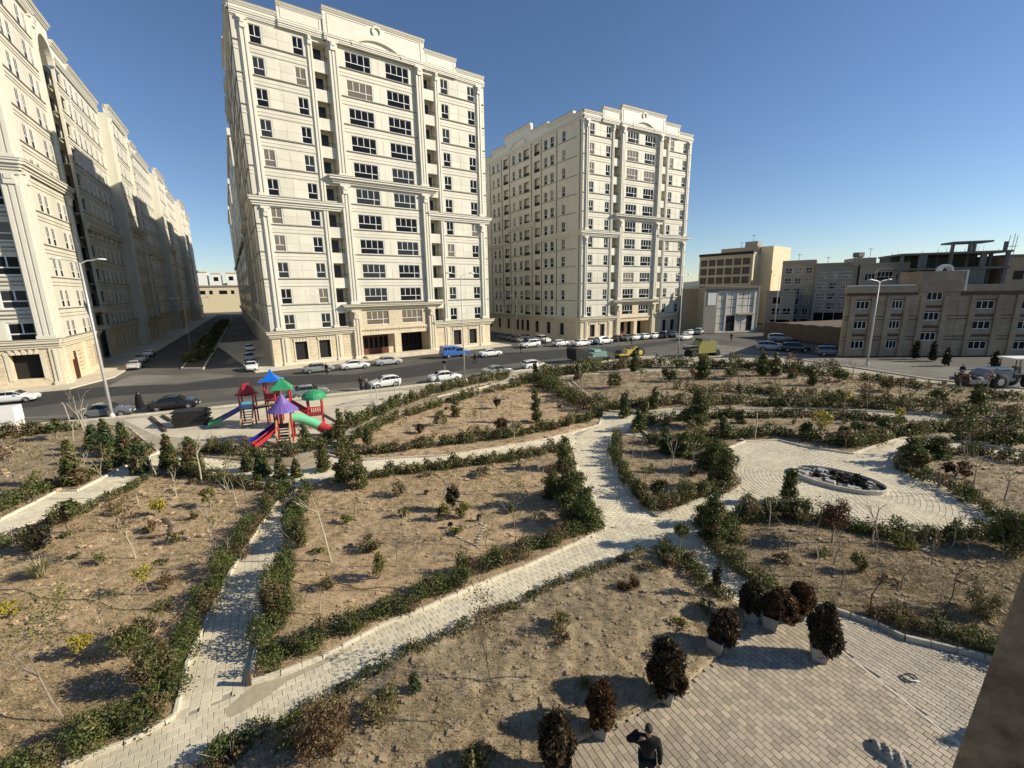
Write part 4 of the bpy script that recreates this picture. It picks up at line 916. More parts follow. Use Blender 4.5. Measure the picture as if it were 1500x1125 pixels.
P3=[(-24.03,27.90),(-26.41,31.32),(-22.25,30.03),(-16.02,27.55),(-12.87,27.64),(-13.43,30.15),(-12.23,29.56),(-10.33,29.09),(-4.63,29.73),(-1.10,31.08),(2.76,32.87),(5.13,34.79),(4.64,30.37),(4.29,31.85),(2.26,31.21),(-1.06,29.56),(-5.45,28.25),(-9.50,26.93),(-11.42,26.26),(-12.72,24.74),(-13.49,25.05),(-14.78,25.20),(-17.93,26.22),(-20.78,27.20)]
P1=[(-25.50,18.21),(-25.50,19.87),(-25.31,20.43),(-24.97,21.58),(-24.27,23.33),(-24.30,24.54),(-24.11,25.77),(-24.13,27.23),(-24.31,28.38),(-26.41,31.32),(-26.91,28.14),(-26.62,26.80),(-26.44,24.90),(-27.69,24.86),(-27.48,23.37),(-27.21,21.37),(-27.23,19.09)]
P9=[(29.05,31.49),(33.25,31.90),(35.72,31.76),(32.29,31.16),(33.91,30.04),(35.23,28.61),(37.00,26.33),(34.43,24.34),(32.85,26.52),(32.54,28.74),(30.32,29.38),(26.51,28.77),(26.40,29.30)]
lay('path_paving','cream pavers of the long diagonal path',grid(P4,57,.26,.26,.5,HB),.26,.26,M_PAV,g=.005)
lay('path_paving','cream pavers of the narrow path on the left between two beds',grid(P2,-28+0,.30,.26,.5,HB),.30,.26,M_PAV,g=.005)
lay('path_paving','cream pavers of the path going away to the road',grid(P5,92,.30,.22,.5,HB),.30,.22,M_PAV,nobj=0+1,g=.008)
lay('path_paving','cream pavers of the path behind the dark potted trees',grid(P8,135,.30,.22,.5,HB),.30,.22,M_PAV,nobj=150)
lay('path_paving','cream pavers joining the round plaza',grid(P67,60,.30,.22,.5,HB),.30,.22,M_PAVR,nobj=1,g=.008)
lay('path_paving','cream pavers of the side path crossing behind the two big beds',grid(P3,80,.32,.26,.5,HB),.32,.26,M_PAV,nobj=1,g=.008)
lay('path_paving','cream pavers of the path at the far left',grid(P1,60,.32,.26,.5,HB),.32,.26,M_PAV,nobj=1,g=.008)
sheet('side_path',P9,.012,M_WALK)
# round plaza: concentric setts
RC=(18.70,24.23); rp=[(15.10,29.86),(17.51,31.48),(20.09,31.65),(21.15,30.12),(23.40,28.66),(28.30,30.62),(24.93,27.34),(24.95,25.56),(25.12,23.96),(24.95,22.22),(24.80,20.70),(23.92,19.64),(21.02,18.62),(18.99,18.56),(17.63,18.84),(16.23,19.38),(14.83,20.49),(13.45,21.11),(11.59,20.60),(12.92,22.11),(13.36,24.07),(14.09,26.79)]
sp=[]
r=1.0
while r<16:
    n=int(2*math.pi*r/.28)
    for k in range(n):
        t=2*math.pi*(k+.5*(int(r/.24)%2))/n; x,y=RC[0]+r*math.cos(t),RC[1]+r*math.sin(t)
        if inpoly(x,y,rp) and not any(inpoly(x,y,h) for h in HB): sp.append((x,y,t+math.pi/2))
    r+=.24
lay('round_plaza_paving','rings of pale setts round the oval planter',sp,.28,.24,M_PAVR,nobj=1,g=.009)
# darker brownish patch laid over the path pavers
sheet('dark_patch',[(-8.29,10.32),(-7.91,11.09),(-7.07,11.38),(-5.75,12.32),(-5.37,12.51),(-6.01,11.86),(-6.98,11.19),(-7.25,10.73),(-7.87,10.11),(-8.04,10.07)],.0405,mat('darker paving',(.40,.345,.235),.7,.15,5))
# ======================= street lamps =======================
M_POLE=mat('galvanised pole',(.50,.49,.47),.5,.1,3,metal=.2)
M_LAMP=mat('lamp glass',(.65,.65,.62),.3)
def lamp(x,y,h,label,two=False,az=60,r=.09,z=0.):
    t=thing('street_lamp',(x,y,z),az2rz(az),label,'street lamp','street lamps along the roads')
    m=MB(); m.tube([(0,0,0),(0,0,h*.5),(0,0,h)],[r*1.15,r*.85,r*.55],8); m.build('pole',M_POLE,t,smooth=True)
    m=MB(); m.lathe([(r*2,0),(r*1.9,.25),(r*1.3,.45),(r*1.1,.5)],8); m.build('base',M_POLE,t)
    for s in ((1,-1) if two else (1,)):
        a=MB(); a.tube([(0,0,h-.1),(s*.5,0,h+.18),(s*1.3,0,h+.3)],[r*.5,r*.42,r*.38],6); o=a.build('arm',M_POLE,t)
        hh=MB(); hh.lathe([(.0,-.06),(.14,-.05),(.17,.0),(.12,.09),(.0,.12)],10); q=hh.mesh('lamp_head',M_LAMP,True); link('lamp_head',q,o,Matrix.Translation((s*1.55,0,h+.32))@Matrix.Diagonal((2.4,1.1,1,1)))
lamp(*(-39.05,41.51,14.62),'tall grey street lamp rising beside the parked grey sedan at left',True,60,.13)
lamp(*(-6.08,55.67,13.36),'street lamp standing on the hedge line in front of the first tower',True,60)
lamp(*(51.55,62.88,11.77),'leaning looking lamp post in front of the brown stone building',True,80,.12)
lamp(*(28.41,74.43,13.25),'thin street lamp beside the second tower and the yellow machine',True,60)
lamp(*(63.36,106.30,13.60),'street lamp behind the white car under the apartment buildings',False,250)
lamp(*(-68.59,93.98,10.64),'street lamp on the median of the shaded side street',True,60,.09)
lamp(*(-93.88,136.47,10.76),'farther street lamp on the median of the shaded side street',True,60,.09)
lamp(*(1.40,110.35,9.91),'street lamp between the two towers',True,60)
lamp(*(44.95,115.04,9.09),'small lamp against the tan wall beyond the second tower',False,60)
# ======================= vegetation =======================
def leafm(name,c,alt=None,t=.3,tr=.25): return mat(name,c,.55,.25,4.,alt=alt,tint=t,transl=tr,spec=.3,coord='pos')
LG=leafm('dark green leaves',(.040,.060,.013),(.105,.125,.034),.5)
LG2=leafm('mid green leaves',(.055,.075,.017),(.125,.135,.038),.5)
LGY=leafm('yellow green leaves',(.11,.125,.03),(.19,.17,.04),.4)
LY=leafm('yellow autumn leaves',(.42,.33,.035),(.30,.26,.05),.35)
LB=leafm('dry brown leaves',(.10,.060,.03),(.19,.12,.06),.45)
LRB=leafm('rusty conifer sprays',(.060,.028,.014),(.12,.065,.028),.5)
LDK=leafm('dark conifer sprays',(.018,.020,.009),(.055,.045,.02),.6,.1)
LCON=leafm('conifer green sprays',(.030,.052,.020),(.075,.10,.04),.45,.15)
LOL=leafm('olive brush',(.13,.115,.045),(.23,.19,.085),.4)
LST=leafm('straw grass',(.42,.36,.20),(.30,.27,.13),.3)
M_BARK=mat('grey brown bark',(.23,.185,.135),.9,.25,9,.01)
M_BARKP=mat('pale bark',(.42,.36,.26),.85,.2,9,.01)
M_BARKD=mat('dark bark',(.08,.055,.04),.9,.25,9,.01)
def leaf_arrays(P,N,size,rs,asp=1.6,flat=0.):
    """quads at points P with preferred normals N"""
    n=len(P); d=rs.normal(size=(n,3)); d=N*(1.2 if flat==0 else flat)+d; d/=np.linalg.norm(d,axis=1)[:,None]+1e-9
    a=rs.normal(size=(n,3)); a-=d*(a*d).sum(1)[:,None]; a/=np.linalg.norm(a,axis=1)[:,None]+1e-9; b=np.cross(d,a)
    s=size*rs.uniform(.6,1.35,(n,1)); a=a*s*asp*.5; b=b*s*.5
    V=np.stack([P-a,P-b*.9+a*.15,P+a,P+b*.9+a*.15],1).reshape(-1,3)
    F=np.arange(4*n).reshape(n,4); return V,F
def clump_cloud(cl,n,rs,shell=.55):
    """cl rows: x,y,z,rx,rz ; returns points and outward normals"""
    cl=np.array(cl,float); wt=cl[:,3]*np.maximum(cl[:,3],cl[:,4]); wt/=wt.sum(); idx=rs.choice(len(cl),n,p=wt); c=cl[idx]
    d=rs.normal(size=(n,3)); d/=np.linalg.norm(d,axis=1)[:,None]; r=shell+(1-shell)*rs.uniform(0,1,(n,1))**.7; r*=rs.normal(1,.13,(n,1))*(1+.5*(rs.rand(n,1)<.04))
    P=c[:,:3]+d*r*np.stack([c[:,3],c[:,3],c[:,4]],1); ti=(rs.uniform(0,1,len(cl))[idx]*.6+rs.uniform(0,1,n)*.4)
    clump_cloud.idx=idx
    return P,d,ti
MIX={}
def mixmats(m,rs,idx,ncl,extra=None):
    """some clumps carry paler, drier or yellower leaves"""
    c=rs.choice(4,ncl,p=(.62,.18,.12,.08))[idx]; c=np.where(rs.rand(len(idx))<.12,rs.randint(0,4,len(idx)),c); return [m,LG2 if m!=LG2 else LOL,LOL,LB],c
def foliage(name,parent,M,cl,n,size,m,rs,asp=1.6,shell=.55,**kw):
    P,N,ti=clump_cloud(cl,n,rs,shell); k=P[:,2]>.02; P,N,ti=P[k],N[k],ti[k]; V,F=leaf_arrays(P,N,size,rs,asp)
    mi=None
    if m in (LG,LG2,LCON): m,mi=mixmats(m,rs,clump_cloud.idx[k],len(cl))
    me=npmesh(name,V,F,m,np.repeat(ti,4),mi); return link(name,me,parent,M,**kw)
def leafsize(d,base=.05): return max(base,.0030*d)
PLANTS=[]
HEDGE_LEAF=[0]
def hedge(desc,pts,w,h,m,dens=1.,size=.05,z=.05,gap=0.,hv=.35,label_kind='hedge',cat='hedge'):
    pts=[Vector(p) for p in pts]; rs=np.random.RandomState(abs(hash(desc))%9999 if False else len(desc)*37+int(abs(pts[0].x)*10)); cl=[]; L=0
    for a,b in zip(pts[:-1],pts[1:]):
        l=(b-a).length; L+=l; n=max(1,int(l/(w*.36)))
        nr=Vector((-(b-a).y,(b-a).x)).normalized()
        for k in range(n):
            if rs.rand()<gap: continue
            c=a.lerp(b,(k+rs.rand())/n)+nr*rs.normal(0,w*.2); hh=h*1.0*(1+rs.uniform(-hv,hv))*(1.35 if rs.rand()<.07 else 1); r=w*rs.uniform(.3,.56)
            if abs(c.x)>c.y*1.8+4: continue
            cl.append((c.x,c.y,z+hh*.48,r,hh*.55))
            if rs.rand()<.5: cl.append((c.x+rs.normal(0,w*.25),c.y+rs.normal(0,w*.25),z+hh*rs.uniform(.5,.95),r*.55,hh*.3))
    if not cl: return
    dist=min(p.length for p in pts); dm=sum(p.length for p in pts)/len(pts); s=leafsize(dm*.8,size); o=pts[0]
    cl=[(a-o.x,b-o.y,c,d,e) for a,b,c,d,e in cl]
    area=sum(3.3*c[3]*(c[3]+2*c[4]) for c in cl)*.62; n=int(min(60000,dens*1.15*area/(s*s*.8)))
    P,N,ti=clump_cloud(cl,n,rs,.6)
    k=P[:,2]>.03; P,N,ti=P[k],N[k],ti[k]; V,F=leaf_arrays(P,N,s,rs,1.6)
    ms,mi=mixmats(m,rs,clump_cloud.idx[k],len(cl)) if m in (LG,LG2) else (m,None)
    me=npmesh('hedge',V,F,ms,np.repeat(ti,4),mi); HEDGE_LEAF[0]+=len(F)
    o_=link('hedge',me,None,Matrix.Translation((o.x,o.y,0)),desc,cat,'hedges along the bed edges')
    # woody stems inside
    sm=MB()
    for c in cl[::3]:
        sm.tube([(c[0],c[1],.0),(c[0]+rs.normal(0,.08),c[1]+rs.normal(0,.08),c[2]+c[4]*.6)],.012+.0004*dm,3,cap=False); sm.tube([(c[0],c[1],.0),(c[0]+rs.normal(0,.25),c[1]+rs.normal(0,.25),c[2]+c[4]*rs.uniform(.9,1.5))],[.007+.0003*dm,.003+.0002*dm],3,cap=False)
    sm.build('stems',M_BARKD,o_,kind='stuff')
    return o_
H=hedge
H('narrow hedge on the upper left side of the middle bed',[(-12.30,23.99),(-11.27,21.11),(-10.39,18.57)],.7,.7,LG,1.,.055)
H('tall ragged dark hedge at the lower left corner of the middle bed',[(-9.51,16.52),(-9.11,14.84),(-8.55,13.11),(-7.96,11.70)],.95,1.2,LG,1.1,.05)
H('low dense hedge along the long diagonal path, at the foot of the middle bed',[(-7.96,11.85),(-6.54,12.59),(-5.09,13.84),(-3.54,14.77),(-1.82,16.08),(0.32,17.44),(2.64,19.03),(4.24,20.04)],.85,.6,LG,1.,.05)
H('thin hedge on the upper side of the middle bed below the pale side path',[(-9.00,26.16),(-5.02,27.07),(-1.02,28.17),(1.84,29.42),(3.70,30.42)],.7,.65,LG2,1.,.06,gap=.1)
H('hedge on the right side of the big left bed beside its pale kerb',[(-13.29,24.21),(-13.34,21.91),(-12.87,19.11),(-12.20,16.14),(-11.66,14.35),(-11.27,13.02),(-10.76,11.89),(-10.02,10.46)],.8,.75,LG,1.,.05,gap=.08)
H('bushy low hedge at the bottom left corner above the long path',[(-10.13,10.15),(-10.68,9.51),(-11.61,8.91),(-12.56,8.45)],.9,.8,LG,1.,.05)
H('loose hedge on the upper edge of the big left bed',[(-22.55,27.16),(-18.05,25.72),(-14.37,24.43),(-13.16,24.02)],.7,.7,LG2,1.,.06,gap=.15)
H('patchy shrubs lining the left path on its lower side',[(-24.13,18.65),(-23.81,20.19),(-23.35,22.27),(-23.29,25.35),(-23.21,26.97)],.7,.6,LG2,.9,.06,gap=.35)
H('hedge on the lower side of the corner bed above the left path',[(-28.25,22.29),(-28.46,24.26),(-28.32,25.74),(-27.64,27.83),(-27.24,29.24),(-27.15,31.36)],.95,.8,LG2,1.,.06,gap=.05)
H('dark hedge along the road kerb at the far left',[(-44.56,34.69),(-43.19,35.47),(-40.72,36.41),(-38.44,37.22)],1.0,1.0,LG,1.,.07)
H('hedge in front of the playground',[(-24.29,30.66),(-22.68,31.42),(-19.54,30.44),(-17.20,29.79),(-15.20,30.78),(-14.52,32.82),(-14.32,35.15)],.9,.8,LG2,1.,.07)
H('hedge on the upper side of the narrow kerbed strip, right of the playground',[(-14.31,35.88),(-13.22,39.92),(-11.38,44.31),(-8.72,49.70),(-4.33,54.68),(-0.45,58.35)],1.0,1.0,LG2,1.,.08)
H('loose green shrubs on the upper left edge of the reddish bed',[(-13.05,30.68),(-12.35,34.34),(-10.91,38.46),(-7.66,43.25),(-3.85,47.99),(1.69,53.35)],.8,.8,LG2,.9,.08,gap=.2)
H('hedge on the lower edge of the reddish bed above the pale side path',[(-12.18,30.09),(-9.08,30.48),(-4.78,32.01),(-0.62,33.21),(2.76,34.92),(6.59,37.41),(8.22,39.49)],.8,.75,LG2,1.,.07,gap=.08)
H('broad hedge running diagonally down the right side of the reddish bed',[(2.22,55.83),(5.16,50.03),(6.68,44.19),(7.89,40.45)],2.2,1.2,LG2,1.,.09)
H('thick uneven hedge belt along the road behind the yellow roller',[(3.65,57.51),(10.67,61.35),(18.32,64.54),(25.17,63.84),(32.27,61.97),(37.17,58.80),(42.32,54.50)],2.0,1.5,LG2,1.,.1)
H('sparse hedge at the road edge in front of the brown stone building',[(42.20,53.20),(44.50,49.05),(47.17,45.43),(48.97,41.23)],1.4,.9,LG2,.8,.1,gap=.4)
H('second far row of hedge crossing the wide bed',[(18.32,49.00),(26.24,47.03),(31.75,44.13),(36.66,41.56),(41.05,39.25),(45.01,37.17)],1.1,.8,LG2,.9,.1,gap=.3)
H('long hedge on the lower side of the wide far bed',[(8.76,40.88),(12.14,42.18),(17.05,42.64),(23.51,41.93),(29.77,41.25),(35.06,39.65),(38.95,37.12),(42.39,34.89)],1.3,1.0,LG2,1.,.1,gap=.06)
H('hedge round the upper rim of the round plaza',[(13.75,32.62),(17.63,32.41),(20.83,32.89),(22.39,31.22),(24.18,29.69),(29.17,32.12),(35.16,33.29),(40.49,33.70)],1.0,.9,LG2,1.,.08)
H('upper hedge of the narrow bed above the round plaza',[(11.00,35.95),(15.02,37.32),(21.30,37.79),(27.15,37.43),(32.54,35.27)],.9,.8,LG,1.,.09,gap=.1)
H('bright green curved hedge on the left edge of the fan shaped bed',[(8.21,33.24),(6.90,27.69),(6.76,24.52),(7.00,22.50),(7.29,21.03)],.6,.7,LGY if False else LG2,1.1,.06)
H('low hedge at the tip of the fan shaped bed',[(7.83,21.16),(10.12,22.54),(12.89,24.18)],.8,.8,LG2,1.,.06)
H('taller hedge on the right of the fan shaped bed',[(13.41,25.22),(14.01,27.37),(14.14,28.84),(12.37,30.41),(9.81,31.87)],1.0,1.1,LG,1.,.07,gap=.15)
H('creeping green ground cover along the upper lip of the earth mound',[(-7.57,9.18),(-6.77,9.66),(-5.81,10.19),(-4.86,11.05),(-4.05,11.82),(-2.46,12.79),(-0.64,13.90),(0.91,14.89),(2.65,15.96),(4.54,16.82),(5.96,17.64)],.55,.2,LG2,.7,.045,hv=.6)
H('low hedge curling down the right side of the earth mound',[(6.32,17.63),(7.18,16.70),(7.47,15.36),(7.79,14.12)],.7,.5,LG,1.,.05)
H('hedge between the round plaza and the bed on the right',[(9.61,18.81),(11.18,19.81),(13.09,20.48),(14.61,19.89),(15.85,18.84),(17.15,18.28),(18.73,17.95),(20.64,18.00),(22.32,18.11)],.85,.75,LG,1.,.055,gap=.12)
H('loose shrubs on the left side of the bed right of the potted trees',[(9.02,17.55),(9.16,16.36),(9.68,15.06),(10.24,14.06)],.8,.6,LG2,.9,.05,gap=.1)
H('thick low hedge beside the plaza kerb at right',[(12.56,13.52),(13.19,12.98),(13.94,12.31),(14.75,11.79),(15.52,11.33)],.8,.6,LG,1.1,.05)
H('hedge on the right rim of the round plaza',[(24.44,26.45),(24.27,24.57),(24.50,22.91),(24.23,21.16),(23.87,19.38)],.7,.6,LG2,1.,.07)
H('hedge on the upper side of the bed at the right edge',[(26.15,28.02),(30.04,28.60),(32.08,27.86),(32.36,26.09)],.9,.8,LG2,1.,.08)
H('short hedge between the two right hand paths',[(32.49,30.70),(34.94,31.03),(37.02,30.17)],1.2,.8,LG,1.,.08)
H('dark hedge growing on the street median in the shade',[(-55.57,76.29),(-67.04,96.00),(-86.17,128.88),(-125.21,194.91)],2.6,1.3,LG,.6,.14)
# ---- single plants
ORD=['leftmost','second from left','third from left','fourth from left','fifth from left','sixth from left','seventh from left','eighth from left','ninth from left','tenth from left','eleventh from left','twelfth from left','thirteenth from left','fourteenth from left']
def reg(o,desc,bed,x,y): PLANTS.append((o,desc,bed,x/y))
def plant_root(kind,x,y,cat,z=.05): 
    return thing(kind,(x,y,z),rnd.uniform(0,6.28),None,cat)
def p_column(x,y,h,bed,w=.6,m=None,desc='dense dark green columnar shrub',irr=.25,top=.35):
    rs=np.random.RandomState(int(abs(x*31+y*17))%9999); m=m or LG; t=plant_root('columnar_shrub',x,y,'shrub'); d=math.hypot(x,y); w*=.5
    cl=[]; n=int(5+h*5)
    for i in range(n):
        f=(i+.5)/n; r=w*(1-(f**2.2)*(1-top))*rs.uniform(1-irr,1+irr*.5); a=rs.uniform(0,6.28)
        cl.append((math.cos(a)*w*irr,math.sin(a)*w*irr,h*(.06+.9*f),r,h/n*1.2))
    s=leafsize(d,.05); foliage('crown',t,None,cl,int(min(7000,17*w*h/(s*s))),s,m,rs,1.7)
    tr=MB(); tr.tube([(0,0,-.1),(0,0,h*.7)],[.05,.02],5); tr.build('trunk',M_BARKD,t); reg(t,desc,bed,x,y); return t
def p_cone(x,y,h,bed,w=1.2,m=None,desc='broad cone shaped green conifer'):
    rs=np.random.RandomState(int(abs(x*31+y*17))%9999); m=m or LCON; t=plant_root('conifer',x,y,'conifer'); d=math.hypot(x,y); w*=.5; cl=[]; n=int(26)
    for i in range(n):
        f=i/n; a=i*2.4; r=w*(1-f*.85); cl.append((math.cos(a)*r*.55,math.sin(a)*r*.55,h*(.1+.85*f),w*(.5-.3*f),h*.12))
    s=leafsize(d,.05); foliage('crown',t,None,cl,int(min(9000,12*w*h/(s*s))),s,m,rs,3.,.4)
    tr=MB(); tr.tube([(0,0,-.1),(0,0,h*.9)],[.06,.01],5); tr.build('trunk',M_BARKD,t); reg(t,desc,bed,x,y); return t
def p_bush(x,y,h,bed,w=1.2,m=None,desc='rounded green bush',stem=0.,n=9,dens=1.,shell=.35,lean=0):
    rs=np.random.RandomState(int(abs(x*31+y*17))%9999); n=int(n*1.4); m=m or LG2; t=plant_root('bush',x,y,'bush'); d=math.hypot(x,y); w*=.5; cl=[]
    hc=h*(1-stem)
    for i in range(n):
        v=rs.normal(size=3); v/=np.linalg.norm(v); cl.append((v[0]*w*.55,v[1]*w*.55,h*stem+hc*.5+v[2]*hc*.28,w*rs.uniform(.2,.5),hc*rs.uniform(.12,.28)))
    s=leafsize(d,.05); foliage('crown',t,None,cl,int(min(9000,dens*10*w*max(w,hc)/(s*s))),s,m,rs,1.6,shell)
    tr=MB()
    if stem>.1: tr.tube([(0,0,-.1),(.02,0,h*stem*.6),(0,0,h*(stem+.2))],[.035+.0008*d,.028+.0006*d,.02],5)
    for i in range(5 if stem<.1 else 3):
        v=rs.normal(size=2)*w*.5; tr.tube([(0,0,h*stem),(v[0],v[1],h*.8)],[.015+.0005*d,.006],4,cap=False)
    tr.build('trunk',M_BARK,t); reg(t,desc,bed,x,y); return t
def branches(mb,p,dirv,L,r,depth,rs,spread=.5,tips=None,n=3):
    q=p+dirv*L*.5+Vector(rs.normal(0,.04*L,3)); e=q+ (dirv+Vector(rs.normal(0,.12,3))).normalized()*L*.5
    mb.tube([p,q,e],[r,r*.8,r*.6],5 if depth>1 else 3,cap=False)
    if tips is not None: tips.append(e)
    if depth<=0: return
    for i in range(n):
        s=p.lerp(e,rs.uniform(.45,1.)); v=(dirv+Vector(rs.normal(0,spread,3))); v.z=abs(v.z)+.25; branches(mb,s,v.normalized(),L*rs.uniform(.45,.7),r*.55,depth-1,rs,spread,tips,n)
def p_tree(x,y,h,bed,lean=(0,0),m=None,leaves=0,desc='bare thin sapling',bark=None,depth=3,lsz=.06,trunkf=.45,r=None,spread=.5,n=3,ur=.35):
    rs=np.random.RandomState(int(abs(x*31+y*17))%9999); t=thing('sapling',(x,y,.05),0,None,'tree'); d=math.hypot(x,y); tr=MB(); tips=[]
    r=(r*.55 if r else (.010+.0006*d)); T=Vector((lean[0]*h*.5,lean[1]*h*.5,h*trunkf))
    tr.tube([(0,0,-.1),tuple(T*.5+Vector(rs.normal(0,.02*h,3))),tuple(T)],[r*1.25,r,r*.85],6,cap=False)
    dv=(Vector((lean[0],lean[1],1))).normalized()
    for i in range(n): 
        v=(dv+Vector((*rs.normal(0,ur,2),0))).normalized(); branches(tr,T,v,h*(1-trunkf)*rs.uniform(.5,.72),r*.6,depth-1,rs,spread,tips,2)
    tr.build('trunk',bark or M_BARK,t)
    if leaves:
        P=np.array([list(tips[i%len(tips)]) for i in range(leaves)])+rs.normal(0,.13*h**.5*.8,(leaves,3)); N=rs.normal(size=(leaves,3)); s=leafsize(d,lsz); V,F=leaf_arrays(P,N,s,rs,1.4)
        link('crown',npmesh('crown',V,F,m,np.repeat(rs.uniform(0,1,leaves),4)),t)
    reg(t,desc,bed,x,y); return t
def p_tuft(x,y,h,bed,w=.8,m=None,n=260,desc='arching tuft of straw coloured grass'):
    rs=np.random.RandomState(int(abs(x*31+y*17))%9999); t=thing('grass_tuft',(x,y,.05),0,None,'grass tuft'); V=[];F=[];TI=[]
    for i in range(n):
        a=rs.uniform(0,6.28); l=h*rs.uniform(.6,1.2); o=w*.5*rs.uniform(.3,1.1); wd=.012+.0006*math.hypot(x,y); px,py=-math.sin(a)*wd,math.cos(a)*wd; b=rs.normal(0,.06,2); k=len(V); 
        for f in (0,.5,1): 
            X=b[0]+math.cos(a)*o*f**1.3; Y=b[1]+math.sin(a)*o*f**1.3; Z=l*(f*1.25-.5*f*f*1.1); ww=1-f*.85; V+=[(X-px*ww,Y-py*ww,Z),(X+px*ww,Y+py*ww,Z)]
        F+=[(k,k+1,k+3,k+2),(k+2,k+3,k+5,k+4)]; TI+=[rs.rand()]*6
    link('blades',npmesh('blades',np.array(V),np.array(F),m or LST,TI),t,kind='stuff'); reg(t,desc,bed,x,y); return t
B1,B2,B3,B4,B5,B6,B7,B8,B9,B10,B11,B12=[k for k in BEDS]
# left corner bed
p_cone(*(-27.34,25.70,2.93),B1,1.5,LGY if False else LG2,'wide light green conifer')
for a in ((-29.95,30.93,2.75),(-26.87,28.97,3.07),(-24.69,27.47,2.48),(-32.11,32.18,2.01)): p_cone(*a,B1,1.4,LCON,'bushy spreading conifer in the dense clump')
p_bush(*(-37.55,34.66,2.03),B1,1.4,LG,'round topped small tree by the kerb',.3)
p_tree(*(-31.02,25.56,2.69),B1,(0,0),LB,160,'small tree with reddish brown leaves',M_BARK)
p_tree(*(-38.70,37.23,2.95),B1,(-.2,0),None,0,'pale bare trunk with cut top',M_BARKP,1,trunkf=.8,r=.07,n=2)
p_tree(*(-35.97,35.61,4.21),B1,(-.2,0),None,0,'bare pale sapling with few twigs',M_BARKP,3,r=.08)
p_tree(*(-38.22,35.73,1.05),B1,(-.3,0),None,0,'tiny leaning stake tree',M_BARKP,1)
# big left bed
p_cone(*(-23.35,28.22,2.36),B2,1.3,LDK if False else LG,'dark upright conifer at the path fork')
p_cone(*(-21.14,27.32,2.48),B2,1.6,LG2,'fresh green conifer at the path fork')
p_bush(*(-22.16,19.95,1.97),B2,1.45,LG,'neat round tree on a short stem',.25,12)
p_bush(*(-22.09,18.48,1.30),B2,1.3,LDK,'dark sprawling low bush',0)
p_tree(*(-19.40,25.58,3.58),B2,(0,0),None,0,'pale trunked bare tree with upswept twigs',M_BARKP,3,r=.075,trunkf=.55)
p_tree(*(-23.36,23.80,3.38),B2,(-.25,0),None,0,'leaning pale bare sapling',M_BARKP,3,r=.04)
p_tree(*(-23.13,26.76,1.44),B2,(-.2,0),None,0,'short bare sapling beside the path',M_BARKP,2)
p_tree(*(-16.89,17.64,2.79),B2,(-.15,0),LB,520,'thin tree with sparse brown yellow leaves',M_BARKP,4,.06,.4)
p_tree(*(-14.41,15.21,1.31),B2,(-.05,0),LY,330,'small sapling with a flat yellow crown',M_BARK,3,.06,.35)
p_tree(*(-22.73,18.28,1.56),B2,(-.3,0),None,0,'low bare crooked sapling',M_BARK,3)
p_tree(*(-12.39,9.96,3.83),B2,(-.35,.1),LGY,900,'larger crooked tree with sparse yellow green leaves',M_BARK,4,.06,.35,r=.05,ur=.6)
p_tree(*(-13.37,17.85,1.61),B2,(-.1,0),None,0,'twiggy grey shrub',M_BARK,3)
p_tree(*(-12.76,17.57,1.60),B2,(.1,0),None,0,'twiggy grey shrub',M_BARK,3)
p_tree(*(-12.01,12.89,1.35),B2,(-.1,0),LGY,90,'slender sapling standing in the shade of the bush',M_BARK,2)
p_tree(*(-15.14,23.16,1.81),B2,(-.1,0),None,0,'thin bare sapling by the hedge',M_BARK,3)
p_bush(*(-18.91,21.52,1.35),B2,.9,LY,'small yellow leaved bush',.1,7,.5); p_bush(*(-16.78,22.42,1.29),B2,1.0,LGY,'small yellow green bush',.2,7,.5)
p_bush(*(-21.26,21.67,0.83),B2,.8,LY,'pale yellow low bush',.1,6,.5); p_bush(*(-18.59,14.16,0.65),B2,1.,LY,'bright yellow bush at the picture edge',.1,6,.6)
p_bush(*(-14.17,12.22,0.93),B2,.9,LY,'bright yellow bush on a thin stem',.3,6,.6)
p_bush(*(-10.70,10.98,1.78),B2,1.35,LG2,'big spreading glossy green bush',.1,18,.8); p_bush(*(-12.58,12.19,1.24),B2,1.15,LG2,'big spreading glossy green bush',.1,14,.7); p_bush(*(-12.48,12.75,1.10),B2,.9,LG,'big spreading glossy green bush',.1,12,.7)
p_bush(*(-10.19,10.15,1.03),B2,1.0,LG,'dark green bush at the bed corner',0,12,.8)
p_tuft(*(-19.90,16.44,0.97),B2,1.1)
p_tree(*(-14.66,19.28,2.05),B2,(.05,0),None,0,'pale dry sapling with feathery twigs',M_BARKP,3)
# middle bed
p_bush(*(-3.25,21.55,1.56),B3,.85,LDK,'dark round bush in the centre of the bed',.15,12,1.3)
p_bush(*(-3.67,20.51,1.01),B3,.9,LGY,'low yellow green bush before the dark round bush',0,6,.7); p_bush(*(-2.66,20.81,0.92),B3,.9,LGY,'low yellow green bush before the dark round bush',0,6,.7)
p_bush(*(-3.16,19.77,0.37),B3,.28,LDK,'tiny clipped dark ball',0,5,1.2); p_bush(*(-1.79,20.44,0.42),B3,.28,LDK,'tiny clipped dark ball',0,5,1.2)
p_tree(*(-7.97,17.14,4.01),B3,(-.18,0),None,0,'tall pale trunked sapling without leaves',M_BARKP,3,r=.06,trunkf=.6)
p_tree(*(-3.78,15.09,2.95),B3,(0,0),None,0,'slim straight bare sapling',M_BARK,3,r=.03,trunkf=.6)
p_tree(*(-2.08,17.01,0.98),B3,(0,0),None,0,'small forked bare sapling',M_BARK,2)
p_tree(*(0.03,18.14,3.25),B3,(-.05,0),LGY,260,'slender sapling with pale yellow leaves',M_BARK,3)
p_tree(*(1.59,24.17,2.05),B3,(.15,0),None,0,'pale crooked bare trunk',M_BARKP,2,r=.05,trunkf=.6)
p_tree(*(0.67,25.96,1.64),B3,(0,0),None,0,'thin bare twig tree',M_BARK,3)
